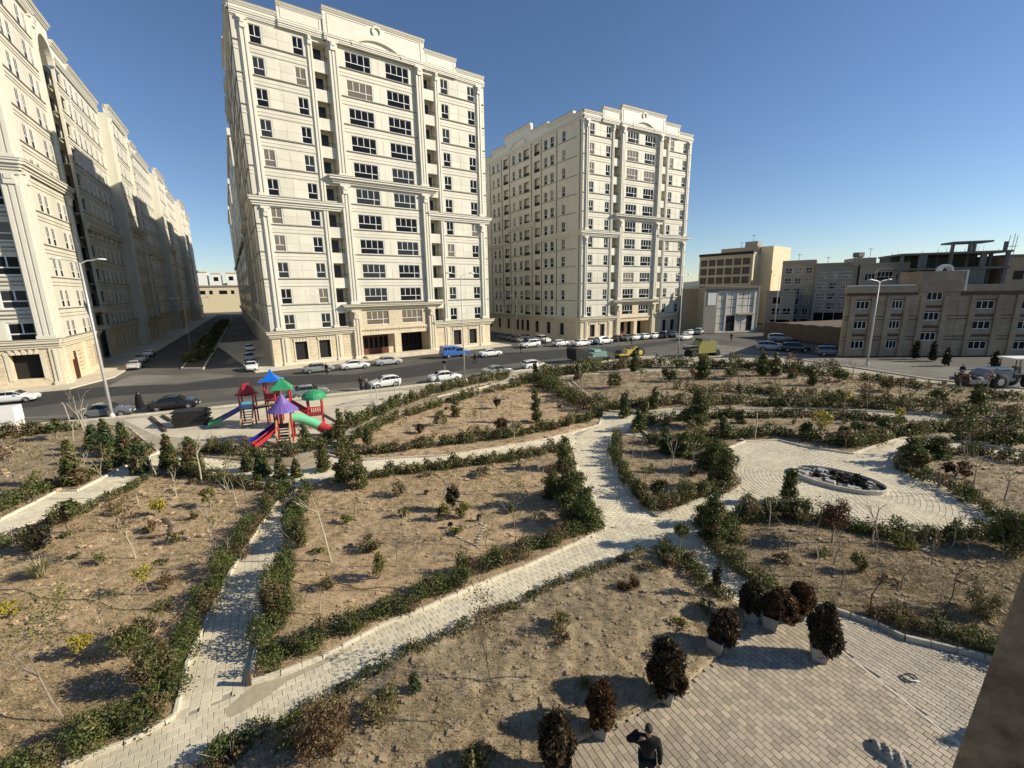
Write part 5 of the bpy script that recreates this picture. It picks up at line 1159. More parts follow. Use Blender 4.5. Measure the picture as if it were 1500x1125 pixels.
p_tree(*(-8.39,21.37,1.04),B3,(0,0),LGY,40,'small bare bush with pale twigs',M_BARK,3)
p_bush(*(-6.59,23.42,1.08),B3,1.0,LOL,'pale olive dry bush',0,7,.6); p_bush(*(-5.79,20.92,0.69),B3,.8,LGY,'yellow flowering low bush',0,6,.6)
p_bush(*(-6.49,18.01,0.88),B3,1.3,LOL,'grey scrubby plant in the hollow',0,8,.8); p_bush(*(-5.58,15.96,1.28),B3,.7,LGY,'upright yellow green shrub',0,6,.6)
p_bush(*(-8.51,20.60,0.52),B3,.9,LGY,'low spreading green clump',0,6,.6); p_bush(*(-1.82,25.86,0.82),B3,1.2,LOL,'faded olive clump by the hedge',0,6,.5); p_bush(*(1.26,20.34,0.64),B3,1.,LST,'pale dry clump',0,6,.4)
p_bush(*(-5.02,23.45,0.38),B3,.35,LB,'tiny brown bush',0,5,.8); p_tuft(*(-12.29,22.25,0.59),B3,.9,LOL,120,'small olive grass clump')
for a in ((-10.46,25.41,2.55),(-9.38,24.60,2.40)): p_column(*a,B3,1.0,LGY if False else LG2,'light green feathery column shrub',.4)
for a,w_ in (((3.26,26.71,2.32),1.0),((2.89,21.71,2.83),1.2),((2.12,22.93,1.84),1.0),((3.49,19.61,2.27),1.2),((3.47,22.47,1.81),1.)): p_column(*a,B3,w_,LG,'tall dark green column of leaves at the right side',.35)
p_bush(*(2.76,19.96,1.29),B3,1.3,LG2,'spreading green bush at the right corner',0,10)
p_bush(*(-8.36,13.59,2.09),B3,1.3,LG,'tall leafy dark bush on the corner by the path',0,16,.8); p_bush(*(-9.87,18.28,1.67),B3,1.2,LG2,'leafy green bush',0,10)
# reddish bed
p_bush(*(-1.53,42.06,1.25),B4,.9,LDK,'clipped round ball on a short stem',.25,10,1.3); p_bush(*(-0.91,34.24,1.50),B4,1.3,LRB,'dark round bush',0,12,1.3); p_bush(*(-7.69,34.79,0.94),B4,.9,LDK,'small dark round bush left of the others',0,10,1.3)
p_bush(*(0.27,34.70,1.17),B4,1.2,LST,'straw coloured dry clump beside the dark bush',0,8,.6)
p_column(*(2.05,37.27,3.27),B4,.8,LG2,'thin leafy column',.4); p_column(*(-5.26,39.43,1.57),B4,.8,LOL,'olive green narrow shrub',.4)
p_bush(*(-6.31,36.76,1.53),B4,1.4,LOL,'loose olive clump',0,8,.5); p_tree(*(-2.86,38.62,2.55),B4,(0,0),None,0,'bare sapling in the middle',M_BARK,3)
p_bush(*(-2.82,33.83,1.03),B4,1.1,LOL,'scattered dry clump',0,8,.4)
# strip / playground front
p_column(*(-13.43,32.76,2.84),B12,.85,LG,'dark pillar shrub right of the playground',.2); p_column(*(-15.91,32.12,1.88),B12,.8,LG,'dark pillar shrub in front of the purple roof',.2)
for a,w_ in (((-16.10,26.46,1.72),1.2),((-14.73,26.09,1.57),1.0),((-17.65,27.62,1.50),1.1),((-13.87,26.37,1.27),.8)): p_cone(*a,B12,w_,LCON,'bushy dark conifer in front of the playground')
p_column(*(-12.54,27.40,2.34),B12,.9,LG2,'green pillar shrub by the corner'); p_bush(*(-11.01,31.87,1.88),B12,1.2,LG2,'green bush on the strip corner')
# wide far bed
for u,v,t,w_ in ((784,556,535,.9),(845,560,533,.9),(930,545,515,1.3),(1028,556,520,1.6),(1115,552,512,1.3),(1135,548,518,1.1),(1160,556,530,1.),(1188,562,533,1.),(915,612,575,1.),(958,604,566,1.),(990,588,545,1.),(1430,590,560,1.2),(1068,585,545,1.)): 
    x_,y_,h_=0,0,0
for a,w_ in (((3.06,56.65,2.36),.9),((8.32,55.30,2.48),.9),((17.27,60.72,3.18),1.3),((24.14,54.79,3.31),1.8),((32.28,55.86,3.54),1.3),((33.96,55.71,3.18),1.1),((35.00,53.83,2.23),1.),((34.73,49.85,2.63),1.),((10.18,38.47,2.48),1.1),((13.68,41.06,2.29),.9),((44.01,40.28,2.27),1.2)): p_column(*a,B5,w_,LG,'dark upright shrub',.25)
for a in ((11.97,50.22,2.03),(19.51,53.49,2.14),(27.63,54.48,2.26),(39.47,51.78,1.65),(40.60,46.25,1.71),(41.83,41.73,1.48)): p_bush(*a,B5,2.2,LG2,'broad green bush',0,10,.8)
p_bush(*(38.55,41.43,1.14),B5,2.0,LOL,'wide olive brush',0,10,.5); p_bush(*(33.56,42.31,1.23),B5,2.,LY,'yellow tinged brush',0,10,.5)
p_tree(*(15.48,43.02,2.59),B5,(0,0),None,0,'wooden stake like bare trunk',M_BARK,1,r=.08,trunkf=.85)
for a in ((7.75,48.78,2.37),(21.15,42.63,2.22),(31.66,42.99,2.50),(32.33,39.83,2.46)): p_tree(*a,B5,(.05,0),LB,60,'thin half bare tree',M_BARK,3)
p_bush(*(49.34,47.24,1.88),B5,1.8,LRB,'dark rust coloured tree with flat pads',.5,8,.6)
# bed above round plaza
for a,w_ in (((10.30,34.51,1.85),1.1),((12.41,39.69,1.18),.9),((16.39,32.80,1.65),.9),((19.39,35.85,1.31),.8),((24.39,30.82,1.34),1.),((28.52,32.15,1.49),1.5),((22.69,32.46,1.25),1.)): p_column(*a,B6,w_,LG,'dark upright shrub',.25)
p_column(*(15.25,34.95,3.81),B6,1.9,LG2,'tall loose leafy green tree',.4)
p_bush(*(23.50,32.10,2.24),B6,2.0,LY,'golden yellow small tree',.35,9,.5); p_bush(*(33.93,37.01,0.85),B6,1.,LY,'bright yellow bush',0,6,.7)
p_tree(*(18.41,31.89,2.51),B6,(0,0),None,0,'pale support post like trunk',M_BARKP,1,r=.07,trunkf=.85); p_tree(*(30.27,38.78,2.84),B6,(0,0),None,0,'bare twiggy tree',M_BARK,3)
p_bush(*(26.75,32.24,1.34),B6,2.,LG2,'broad green bush',0,10)
# fan bed
for a,w_ in (((12.04,23.58,2.59),1.1),((12.55,26.31,2.27),1.3),((10.78,29.39,2.01),1.),((11.72,28.70,1.96),1.2)): p_column(*a,B7,w_,LG,'tall dark green column shrub',.35)
p_tree(*(9.90,25.99,2.46),B7,(.1,0),None,0,'pale bare sapling',M_BARKP,3,r=.06); p_tree(*(8.57,27.62,1.91),B7,(0,0),None,0,'grey bare sapling',M_BARK,3)
p_bush(*(11.14,25.52,0.63),B7,.9,LRB,'little brown bush',0,6,.8); p_bush(*(8.09,22.70,1.14),B7,1.4,LG2,'rounded green bush',0,10); p_bush(*(9.78,22.64,1.01),B7,1.4,LG2,'rounded green bush',0,10)
p_bush(*(12.97,26.29,1.37),B7,1.6,LG2,'rounded green bush')
# mound
p_bush(*(6.98,16.71,1.89),B8,.75,LG,'clipped dark ball on a thin stem at the path corner',.62,12,1.3)
p_tree(*(-0.60,10.78,2.71),B8,(-.2,.1),LB,700,'thin sapling with dry brown leaves',M_BARKD,4,.05,.3)
p_bush(*(1.48,12.88,0.94),B8,1.1,LOL,'grey green dry scrub',0,8,.5); p_bush(*(4.34,14.96,0.77),B8,1.0,LRB,'low rusty brown scrub',0,8,.7)
p_bush(*(-4.83,8.96,1.88),B8,1.7,LB,'large scrub of dry brown leaves at the lower left',0,14,.6); p_bush(*(-2.92,10.54,0.92),B8,.6,LCON,'small dark green conifer seedling',0,7,.8)
p_bush(*(-7.20,8.87,0.73),B8,1.4,LG,'dark green low bush at the path edge',0,9,.8); p_bush(*(-3.70,9.84,1.08),B8,1.3,LOL,'straggly dry grass clump',0,8,.4)
p_bush(*(7.53,14.42,1.81),B8,.5,LDK,'narrow dark seedling beside the path',.2,7,.7); p_bush(*(6.48,16.53,0.95),B8,1.2,LG2,'green bush on the mound tip',0,9)
p_bush(*(-5.87,9.32,0.82),B8,1.2,LGY,'yellow green weeds on the mound',0,8,.4)
# right bed
p_column(*(14.78,21.81,2.00),B9,.85,LG,'dense dark green column',.15,.6)
for a,w_ in (((8.91,17.98,2.80),1.0),((9.30,19.74,1.26),.9),((9.60,18.51,1.63),1.1)): p_column(*a,B9,w_,LG,'dark green column at the left corner',.3)
p_tree(*(10.05,18.22,2.62),B9,(0,0),None,0,'bare forked sapling',M_BARK,3,r=.03)
p_tree(*(15.90,17.65,2.40),B9,(.05,0),None,0,'single pale straight trunk',M_BARKP,2,r=.05,trunkf=.75)
p_bush(*(14.17,17.71,2.37),B9,1.5,LRB,'small tree with rust brown leaf pads',.35,9,.55)
p_tree(*(14.69,13.14,3.99),B9,(.1,0),None,0,'large bare tree with spreading branches',M_BARKD,4,r=.035,ur=.45)
p_tree(*(12.80,13.82,1.91),B9,(.1,0),LB,40,'thin dark bare sapling',M_BARKD,3); p_tree(*(14.55,14.61,1.50),B9,(0,0),LB,40,'thin bare sapling',M_BARK,3)
p_bush(*(13.72,15.65,1.08),B9,.8,LGY,'bright yellow green shrub',0,7,.8); p_bush(*(13.09,16.72,0.53),B9,.8,LGY,'faint yellow green clump',0,6,.5)
p_bush(*(16.17,13.33,1.38),B9,1.3,LY if False else LOL,'olive yellow brush at the right',0,8,.5); p_bush(*(17.00,17.31,1.03),B9,1.2,LGY,'yellow green bush on the hedge',0,8,.7)
p_bush(*(21.06,16.83,2.10),B9,2.0,LG,'large dark green bush near the wall',0,14,1.1)
for a in ((11.28,19.67,1.78),(12.78,19.95,1.26),(13.91,19.59,1.41)): p_bush(*a,B9,1.4,LG2,'green bush with pale twigs',.05,9,.8)
p_tree(*(11.29,16.39,2.57),B9,(.05,0),None,0,'slender bare sapling',M_BARK,3); p_tree(*(11.70,15.50,1.74),B9,(.3,0),None,0,'leaning bare sapling',M_BARKP,2)
p_tree(*(16.29,13.49,1.77),B9,(0,0),LOL,200,'thin tree with olive leaves',M_BARK,3)
# right edge
for a,w_ in (((25.75,26.84,1.90),1.1),((28.45,27.66,1.49),1.4),((25.34,25.75,1.53),1.)): p_column(*a,B10,w_,LG,'dark column shrub',.3)
p_bush(*(26.62,24.67,1.18),B10,1.5,LRB,'rusty brown bush',0,9,.7); p_tree(*(25.20,22.46,2.88),B10,(.05,0),None,0,'bare tree',M_BARK,3); p_tree(*(26.16,21.62,2.41),B10,(.05,0),None,0,'bare tree',M_BARK,3)
p_bush(*(35.33,29.55,1.47),B11,2.,LG,'dark green bush',0,12); p_bush(*(34.38,30.02,1.10),B11,1.6,LG2,'green bush',0,10)
# shrubs in front of the stone building
for i,a in enumerate(((62.13,71.95,2.80),(63.18,68.10,2.87),(63.85,65.96,2.88),(61.90,61.79,2.42),(65.34,58.64,2.30))):
    t=p_cone(*a,'strip before the brown stone building',1.0,LDK,'dark shaded shrub')
# thin saplings and small scrub between the listed plants
def extra(bed,ns,nb,seed):
    P=BEDS[bed]; r_=random.Random(seed); xs=[p[0] for p in P]; ys=[p[1] for p in P]; pts=[]; k=0
    while len(pts)<ns+nb and k<4000:
        k+=1; x,y=r_.uniform(min(xs),max(xs)),r_.uniform(max(min(ys),8),max(ys))
        if inpoly(x,y,P) and abs(x)<y*1.12 and all((x-a)**2+(y-b)**2>(1.1+.02*y)**2 for a,b in pts) and min((x-p[0])**2+(y-p[1])**2 for p in P)>1.0: pts.append((x,y))
    for i,(x,y) in enumerate(pts):
        if i<ns:
            if r_.random()<.35: p_tree(x,y,r_.uniform(1.3,2.4),bed,(r_.uniform(-.15,.15),0),LGY if r_.random()<.5 else LB,int(r_.uniform(40,120)),'slim young tree with a few remaining leaves',M_BARK,3)
            else: p_tree(x,y,r_.uniform(1.2,2.4),bed,(r_.uniform(-.2,.2),0),None,0,'slim leafless young tree',M_BARKP if r_.random()<.4 else M_BARK,3)
        else: p_bush(x,y,r_.uniform(.25,.7),bed,r_.uniform(.4,1.1),(LOL,LOL,LB,LGY,LG2)[r_.randrange(5)],'small dry scrub plant',0,6,.45)
for b_,ns_,nb_,sd_ in ((B2,9,11,1),(B3,8,11,2),(B9,9,12,3),(B8,3,11,4),(B4,8,10,5),(B5,13,13,6),(B7,5,4,7),(B6,8,5,8),(B1,5,4,9),(B10,4,5,10)): extra(b_,ns_,nb_,sd_)
# ---- scattered soil clods, stones and weeds (nobody could count them)
def scatter(name,label,bedname,n,fn,m,maxd=40,cat='ground litter'):
    P=BEDS[bedname]; xs=[p[0] for p in P]; ys=[p[1] for p in P]; rs=np.random.RandomState(n); pts=[]; k=0
    y0=max(min(ys),7.5); y1=max(ys)
    while len(pts)<n and k<n*30:
        k+=1; y=y0+(y1-y0)*rs.rand()**1.6; x=rs.uniform(max(min(xs),-y*1.25-4),min(max(xs),y*1.25+4))
        if inpoly(x,y,P): pts.append((x,y))
    V=[];F=[];TI=[]
    for x,y in pts:
        v,f=fn(rs,math.hypot(x,y)); k=len(V); z=soil_z(x,y,soil_amp(bedname)[1])+(.0)
        z+=mound_z(x,y,bedname)-.01
        V+=[(a+x,b+y,c+z) for a,b,c in v]; F+=[tuple(q+k for q in t) for t in f]; TI+=[rs.rand()]*len(v)
    link(name,npmesh(name,np.array(V),np.array(F),m,TI),None,None,label,cat,None,'stuff')
BP={}
for bn in (B8,B9):
    BP[bn]=[]
    for i in range(len(BEDS[bn])):
        a,b=Vector(BEDS[bn][i]),Vector(BEDS[bn][(i+1)%len(BEDS[bn])]); k=max(1,int((b-a).length/.5))
        for j in range(k): BP[bn].append(tuple(a.lerp(b,j/k)))
def mound_z(x,y,bn):
    if bn not in BP: return 0
    d=min((x-p[0])**2+(y-p[1])**2 for p in BP[bn])**.5; return soil_amp(bn)[3]*min(1,d/2)**1.2
LSD=leafm('dull dry grass',(.38,.27,.135),(.54,.41,.23),.35)
def clod(rs,d):
    s=rs.uniform(.007,.026)*(1+rs.rand()**9*3)*max(1,d/17); v=[]
    for i in range(8): v.append(((((i&1)*2-1)*rs.uniform(.6,1.1))*s,(((i>>1&1)*2-1)*rs.uniform(.6,1.1))*s,((i>>2)*1.1-.3)*s*rs.uniform(.7,1.1)))
    return v,[(0,1,5,4),(1,3,7,5),(3,2,6,7),(2,0,4,6),(4,5,7,6)]
def blade(rs,d):
    v=[];f=[]; w=.006*max(1,d/14)
    for i in range(9):
        a=rs.uniform(0,6.28); l=rs.uniform(.05,.16)*max(1,d/25); b=rs.normal(0,.07,2); dx,dy=math.cos(a)*l*.7,math.sin(a)*l*.7; k=len(v)
        v+=[(b[0]-dy*w/l,b[1]+dx*w/l,0),(b[0]+dy*w/l,b[1]-dx*w/l,0),(b[0]+dx+dy*w*.3/l,b[1]+dy,l*.8),(b[0]+dx,b[1]+dy,l*.8)]; f.append((k,k+1,k+2,k+3))
    return v,f
def litter(rs,d):
    s=rs.uniform(.02,.05)*max(1,d/18); a=rs.uniform(0,6.28); c_,s_=math.cos(a)*s,math.sin(a)*s; t=rs.uniform(0,.4)*s
    return [(-c_,-s_,.012),(s_*.5,-c_*.5,.012+t),(c_,s_,.014+t),(-s_*.5,c_*.5,.012)],[(0,1,2,3)]
for b,nc,nb in ((B8,8000,4000),(B3,4500,4200),(B2,5500,5200),(B9,4500,5200),(B4,900,1100),(B7,500,700),(B1,600,900),(B5,900,2200),(B10,300,600),(B6,300,600)):
    nm=b.split(' ')[0]
    scatter('soil_clods','small clods and stones on the soil of the '+b,b,nc,clod,{B8:M_SOIL3,B9:M_SOIL2}.get(b,M_SOIL))
    scatter('weeds','thin green brown weeds in the '+b,b,nb,blade,LOL)
    scatter('dry_grass','dry straw coloured grass blades over the soil of the '+b,b,int(nb*1.1),blade,LSD)
    scatter('leaf_litter','fallen dry leaves scattered over the '+b,b,nb//3,litter,LST if b in (B3,B2) else LB)
# ======================= vehicles =======================
def paint(n,c,r=.25): return mat('car paint '+n,c,r,0,coat=.8,spec=.5)
CP=dict(white=paint('white',(.74,.74,.71)),silver=paint('silver',(.42,.42,.41),.3),grey=paint('grey',(.11,.12,.13)),black=paint('black',(.012,.012,.014)),blue=paint('blue',(.025,.12,.40),.4),green=paint('green grey',(.12,.15,.14)),olive=paint('olive silver',(.22,.23,.22)))
M_CGL=mat('car glass',(.012,.014,.016),.05,spec=.6); M_TYRE=mat('tyre rubber',(.018,.018,.018),.85); M_RIM=mat('wheel rim',(.40,.40,.40),.35,metal=.6)
M_HL=mat('headlight lens',(.65,.66,.64),.12); M_TL=mat('tail light',(.28,.012,.01),.2); M_PLATE=mat('number plate',(.7,.7,.66),.5); M_BUMP=mat('dark trim',(.03,.03,.03),.6)
# body profiles: x, half width, z low, z belt, z roof, half width roof
PROF={
 'sedan':(4.45,[(-2.22,.62,.42,.72,.74,.55),(-2.1,.80,.30,.90,.92,.70),(-1.75,.86,.26,.97,1.0,.72),(-1.35,.87,.26,.98,1.06,.68),(-.85,.87,.26,.97,1.38,.60),(-.2,.87,.26,.96,1.44,.60),(.45,.87,.26,.95,1.40,.60),(1.05,.87,.26,.93,.99,.68),(1.5,.85,.26,.88,.90,.68),(2.0,.80,.30,.78,.80,.62),(2.22,.62,.40,.62,.64,.5)],(3,7)),
 'hatch':(3.85,[(-1.92,.66,.42,.80,.84,.58),(-1.84,.80,.28,.95,1.05,.66),(-1.6,.83,.26,.96,1.28,.62),(-1.2,.84,.26,.96,1.42,.60),(-.5,.84,.26,.95,1.46,.60),(.2,.84,.26,.94,1.40,.60),(.85,.84,.26,.92,.99,.66),(1.3,.82,.26,.87,.89,.66),(1.75,.76,.30,.76,.78,.6),(1.92,.6,.40,.6,.62,.5)],(1,6)),
 'suv':(4.5,[(-2.25,.72,.45,.95,1.0,.62),(-2.18,.88,.36,1.08,1.25,.72),(-2.0,.91,.34,1.10,1.58,.68),(-1.3,.92,.34,1.08,1.70,.68),(-.4,.92,.34,1.06,1.72,.68),(.4,.92,.34,1.05,1.66,.68),(1.05,.92,.34,1.03,1.12,.72),(1.6,.90,.34,.98,1.0,.72),(2.1,.84,.38,.88,.9,.66),(2.25,.7,.45,.7,.72,.55)],(1,6)),
}
CARS={}
def car_proto(kind,color):
    key=(kind,color)
    if key in CARS: return copy_tree(CARS[key])
    L,st,(g0,g1)=PROF[kind]; m=MB(); rings=[]
    for x,hw,zl,zb,zr,hr in st:
        cab=zr-zb>.12
        rings.append([(x,-hw*.9,zl),(x,-hw,zl+.16),(x,-hw,zb-.10),(x,-hw*.965,zb),(x,-hr-(.03 if not cab else 0),zr-.05 if cab else zr-.01),(x,-hr*.6,zr),(x,hr*.6,zr),(x,hr+(.03 if not cab else 0),zr-.05 if cab else zr-.01),(x,hw*.965,zb),(x,hw,zb-.10),(x,hw,zl+.16),(x,hw*.9,zl)])
    n=12
    for r in rings: m.v+=r
    for i in range(len(rings)-1):
        for j in range(n-1): m.f.append((i*n+j,(i+1)*n+j,(i+1)*n+j+1,i*n+j+1)); m.m.append(0)
    m.f.append(tuple(range(n))); m.f.append(tuple((len(rings)-1)*n+j for j in range(n))[::-1]); m.m+=[0,0]
    root=link('parked_car',None)
    me=m.mesh('car_body',CP[color],True); b=link('body',me,root)
    bv=b.modifiers.new('bevel','BEVEL'); bv.width=.03; bv.segments=2; bv.limit_method='ANGLE'; bv.angle_limit=R(28)
    # glass: offset copies of the cabin faces
    def gl(i0,i1,j,name,t0=.06,t1=.94,u0=.12,u1=.9,off_=.012,rt=None):
        q=MB()
        for i in range(i0,i1):
            A=[Vector(rings[i][j]),Vector(rings[i+1][j]),Vector(rings[i+1][j+1]),Vector(rings[i][j+1])]
            if (A[3]-A[0]).length<.09 and (A[2]-A[1]).length<.09: continue
            P=lambda s,t:(A[0].lerp(A[1],s)).lerp(A[3].lerp(A[2],s),t)
            nrm=(A[1]-A[0]).cross(A[3]-A[0]).normalized()*off_
            if nrm.y*A[0].y<0 and j in (3,7): nrm=-nrm
            a0=.05 if i==i0 else .025; a1=.95 if i==i1-1 else .975
            q.quad(*[tuple(P(s,t)+nrm) for s,t in ((a0,u0),(a1,u0),(a1,u1),(a0,u1))])
        if q.f: q.build(name,M_CGL,root)
    gl(g0,g1,3,'side_window'); gl(g0,g1,7,'side_window')
    for (i,nm) in ((g0,'rear_window'),(g1-1,'windscreen')):
        q=MB(); i2=i+1
        A=rings[i][4],rings[i2][4],rings[i2][7],rings[i][7]; A=[Vector(a) for a in A]; P=lambda s,t:(A[0].lerp(A[1],s)).lerp(A[3].lerp(A[2],s),t)
        q.quad(*[tuple(P(s,t)+Vector((.02*(1 if i>g0 else -1),0,.045))) for s,t in ((.06,.04),(.92,.04),(.92,.96),(.06,.96))]); q.build(nm,M_CGL,root)
    wr=.31 if kind!='suv' else .36
    for x in (-L*.305,L*.305):
        for s in (-1,1):
            hw=.84 if kind!='suv' else .9
            w=MB(); w.lathe([(wr*.6,-.1),(wr*.93,-.1),(wr,-.06),(wr,.06),(wr*.93,.1),(wr*.6,.1)],18); wo=link('wheel',w.mesh('wheel',M_TYRE,True),root,Matrix.Translation((x,s*(hw-.07),wr))@Matrix.Rotation(R(90),4,'X'))
            rm=MB(); rm.lathe([(0,.105*-s),(wr*.25,.11*-s),(wr*.58,.085*-s),(wr*.62,.07*-s)],10); rm.build('rim',M_RIM,wo)
            a=MB(); arch_ring(a,0,0,wr+.01,wr+.06,R(5),R(175),-.01,.015,10); link('wheel_arch',a.mesh('wheel_arch',M_BUMP),root,Matrix.Translation((x,s*(hw+.03)*1.0,wr))@Matrix.Rotation(R(180) if s>0 else 0,4,'Z'))
    f=st[-2]; r=st[1]
    for s in (-1,1):
        q=MB(); q.box(f[0]-.12,f[0]+.16,s*f[1]*.72-.16,s*f[1]*.72+.16,.56,.70,taper=.02); q.build('headlight',M_HL,root)
        q=MB(); q.box(r[0]-.09,r[0]+.08,s*r[1]*.78-.12,s*r[1]*.78+.12,.68,.84,taper=.015); q.build('tail_light',M_TL,root)
        q=MB(); q.box(.55,.78,s*.93-.07,s*.93+.07,.93,1.05,taper=.02); q.build('mirror',CP[color],root)
    q=MB(); q.box(st[-1][0]-.06,st[-1][0]+.05,-.58,.58,.30,.46,taper=.02); q.build('front_bumper',M_BUMP,root)
    q=MB(); q.box(st[0][0]-.05,st[0][0]+.06,-.6,.6,.32,.46,taper=.02); q.build('rear_bumper',M_BUMP,root)
    q=MB(); q.box(st[-1][0]+.045,st[-1][0]+.065,-.25,.25,.42,.52); q.build('number_plate',M_PLATE,root)
    q=MB(); q.box(st[0][0]-.065,st[0][0]-.045,-.25,.25,.55,.66); q.build('number_plate',M_PLATE,root)
    CARS[key]=root; return root
def car(kind,color,pos,az,label,group=None,z=ZR,sc=1.):
    o=car_proto(kind,color); o.matrix_world=Matrix.Translation((pos[0],pos[1],z))@Matrix.Rotation(az2rz(az),4,'Z')@Matrix.Scale(sc,4)
    o['label']=label; o['category']='car'; o['group']=group or 'cars in the streets'; return o
RA=56
car('sedan','white',(-57.30,49.29),64,'white sedan cut by the left picture edge, beside the long pale block')
car('sedan','grey',(-40.36,42.31),64,'dark blue grey sedan parked beside the tall leaning lamp at left')
car('sedan','black',(-35.68,45.13),66,'black sedan parked behind the grey one, next to the woman in black')
car('sedan','silver',(-62.36,72.12),-32,'silver car parked nearest in the row along the shaded block')
car('sedan','silver',(-67.60,79.90),-32,'second silver car in the shaded row along the long block',); car('hatch','white',(-72.20,87.35),-32,'third pale car in the shaded row, partly hidden')
car('sedan','white',(-41.07,68.71),148,'white car nearest the sunlit edge of the side street')
car('sedan','silver',(-47.49,79.25),148,'middle silver car of three in the side street right lane'); car('sedan','white',(-55.67,93.38),148,'farthest white car of three in the side street right lane')
car('sedan','olive',(-29.23,65.76),60,'dusty silver sedan parked with a man walking past, left of the entrance')
car('sedan','white',(-24.63,68.30),60,'white sedan parked before the left part of the first tower'); car('sedan','silver',(-20.31,71.78),60,'silver sedan parked before the brown entrance doors')
car('sedan','white',(-3.87,79.12),58,'clean white sedan parked right of the blue van')
car('hatch','white',(-16.04,54.41),236,'white hatchback by two standing men at the park kerb',); car('sedan','green',(-23.47,49.45),60,'dark green grey car parked behind the playground')
car('sedan','white',(-8.86,57.24),62,'old white sedan at the park side of the road, left of the lamp'); car('sedan','olive',(-2.09,60.99),60,'dark silver sedan at the hedge right of the lamp')
car('hatch','white',(3.34,65.47),60,'white hatchback behind the small dark column shrub')
car('suv','white',(3.81,90.89),238,'white car with roof rails turning out between the towers',)
car('hatch','white',(10.48,92.26),58,'white hatchback parked nearest the corner of the second tower')
ROW=[(14.55,91.67),(17.56,94.87),(19.86,94.53),(23.90,99.17),(26.32,100.18),(28.79,101.22),(31.31,102.28),(33.88,103.36),(36.50,104.46),(39.18,105.59),(39.30,99.53),(44.57,109.64),(47.32,110.91)]
RK=[('sedan','white','white sedan under the corner window of the second tower, first of the long row'),('sedan','silver','silver sedan second in the row before the second tower'),('suv','white','tall white car third in the row before the second tower'),('sedan','black','black car fourth in the row, before the entrance columns of the second tower'),('sedan','grey','dark grey car right of the black one before the second tower'),('sedan','white','white sedan behind the worker on the yellow roller'),('hatch','white','short white hatchback in the row before the second tower'),('sedan','white','white sedan left of the tall black car in the row'),('suv','black','tall black car in the row before the second tower'),('sedan','grey','grey sedan right of the tall black car'),('sedan','white','white sedan standing out in front of the row beside the thin lamp'),('sedan','white','white sedan beside the tan wall'),('suv','silver','silver car at the far right end of the row by the tan wall')]
for p_,(k,c,lb) in zip(ROW,RK): car(k,c,p_,35 if c!='white' else 52,lb,'cars parked before the second tower')
for p_,k,c,lb in zip([(7.09,99.04),(1.27,101.30),(3.45,105.29),(-1.13,106.03)],('suv','hatch','sedan','sedan'),('white','grey','silver','grey'),('white pickup like car in the shade between the towers','grey hatchback in the shade between the towers','silver sedan in the shade between the towers','dark car deepest in the shade between the towers')): car(k,c,p_,150,lb,'cars in the shade between the towers')
car('suv','silver',(47.79,80.73),110,'silver white off road car at left of the two dark cars'); car('suv','silver',(57.44,93.92),112,'silver pickup behind the silver off road car')
car('suv','black',(51.00,78.44),112,'black hatch car in shade under the brown retaining wall'); car('suv','grey',(53.61,72.99),108,'large dark car in the shade beside the brown stone building')
# blue van
def blue_van(pos,az):
    t=thing('van',(pos[0],pos[1],ZR),az2rz(az),'bright blue covered pickup van before the entrance of the first tower','van',None,None,1.12)
    b=CP['blue']
    m=MB(); m.prism([(-2.4,.45),(2.3,.45),(2.35,.95),(1.35,1.12),(.85,1.62),(-.2,1.66),(-.2,1.15),(-2.4,1.15)],-.85,.85,0,'y'); o=m.build('body',b,t); bv=o.modifiers.new('b','BEVEL'); bv.width=.05; bv.segments=2
    m=MB(); m.box(-2.38,-.22,-.84,.84,1.152,1.95,taper=.05); o=m.build('cargo_cover',b,t); bv=o.modifiers.new('b','BEVEL'); bv.width=.06; bv.segments=2
    for s in (-1,1):
        m=MB(); m.box(-.1,1.0,s*.86-.01,s*.86+.01,1.1,1.5); m.build('side_window',M_CGL,t)
        for k in range(3): m=MB(); m.box(-2.2+k*.65,-1.7+k*.65,s*.83-.02,s*.83+.02,1.35,1.72); m.build('cover_window',M_CGL,t)
        m=MB(); m.box(2.2,2.38,s*.6-.14,s*.6+.14,.72,.88); m.build('headlight',M_HL,t); m=MB(); m.box(-2.44,-2.38,s*.7-.1,s*.7+.1,.7,1.0); m.build('tail_light',M_TL,t)
        for x in (-1.5,1.45):
            w=MB(); w.lathe([(.2,-.1),(.31,-.1),(.33,-.06),(.33,.06),(.31,.1),(.2,.1)],16); wo=link('wheel',w.mesh('wheel',M_TYRE,True),t,Matrix.Translation((x,s*.8,.33))@Matrix.Rotation(R(90),4,'X')); r=MB(); r.lathe([(0,-.11*s),(.2,-.09*s)],10); r.build('rim',M_RIM,wo)
    m=MB(); m.quad((1.38,-.74,1.15),(1.38,.74,1.15),(.92,.68,1.6),(.92,-.68,1.6)); m.build('windscreen',M_CGL,t)
blue_van((-10.17,79.03),58)
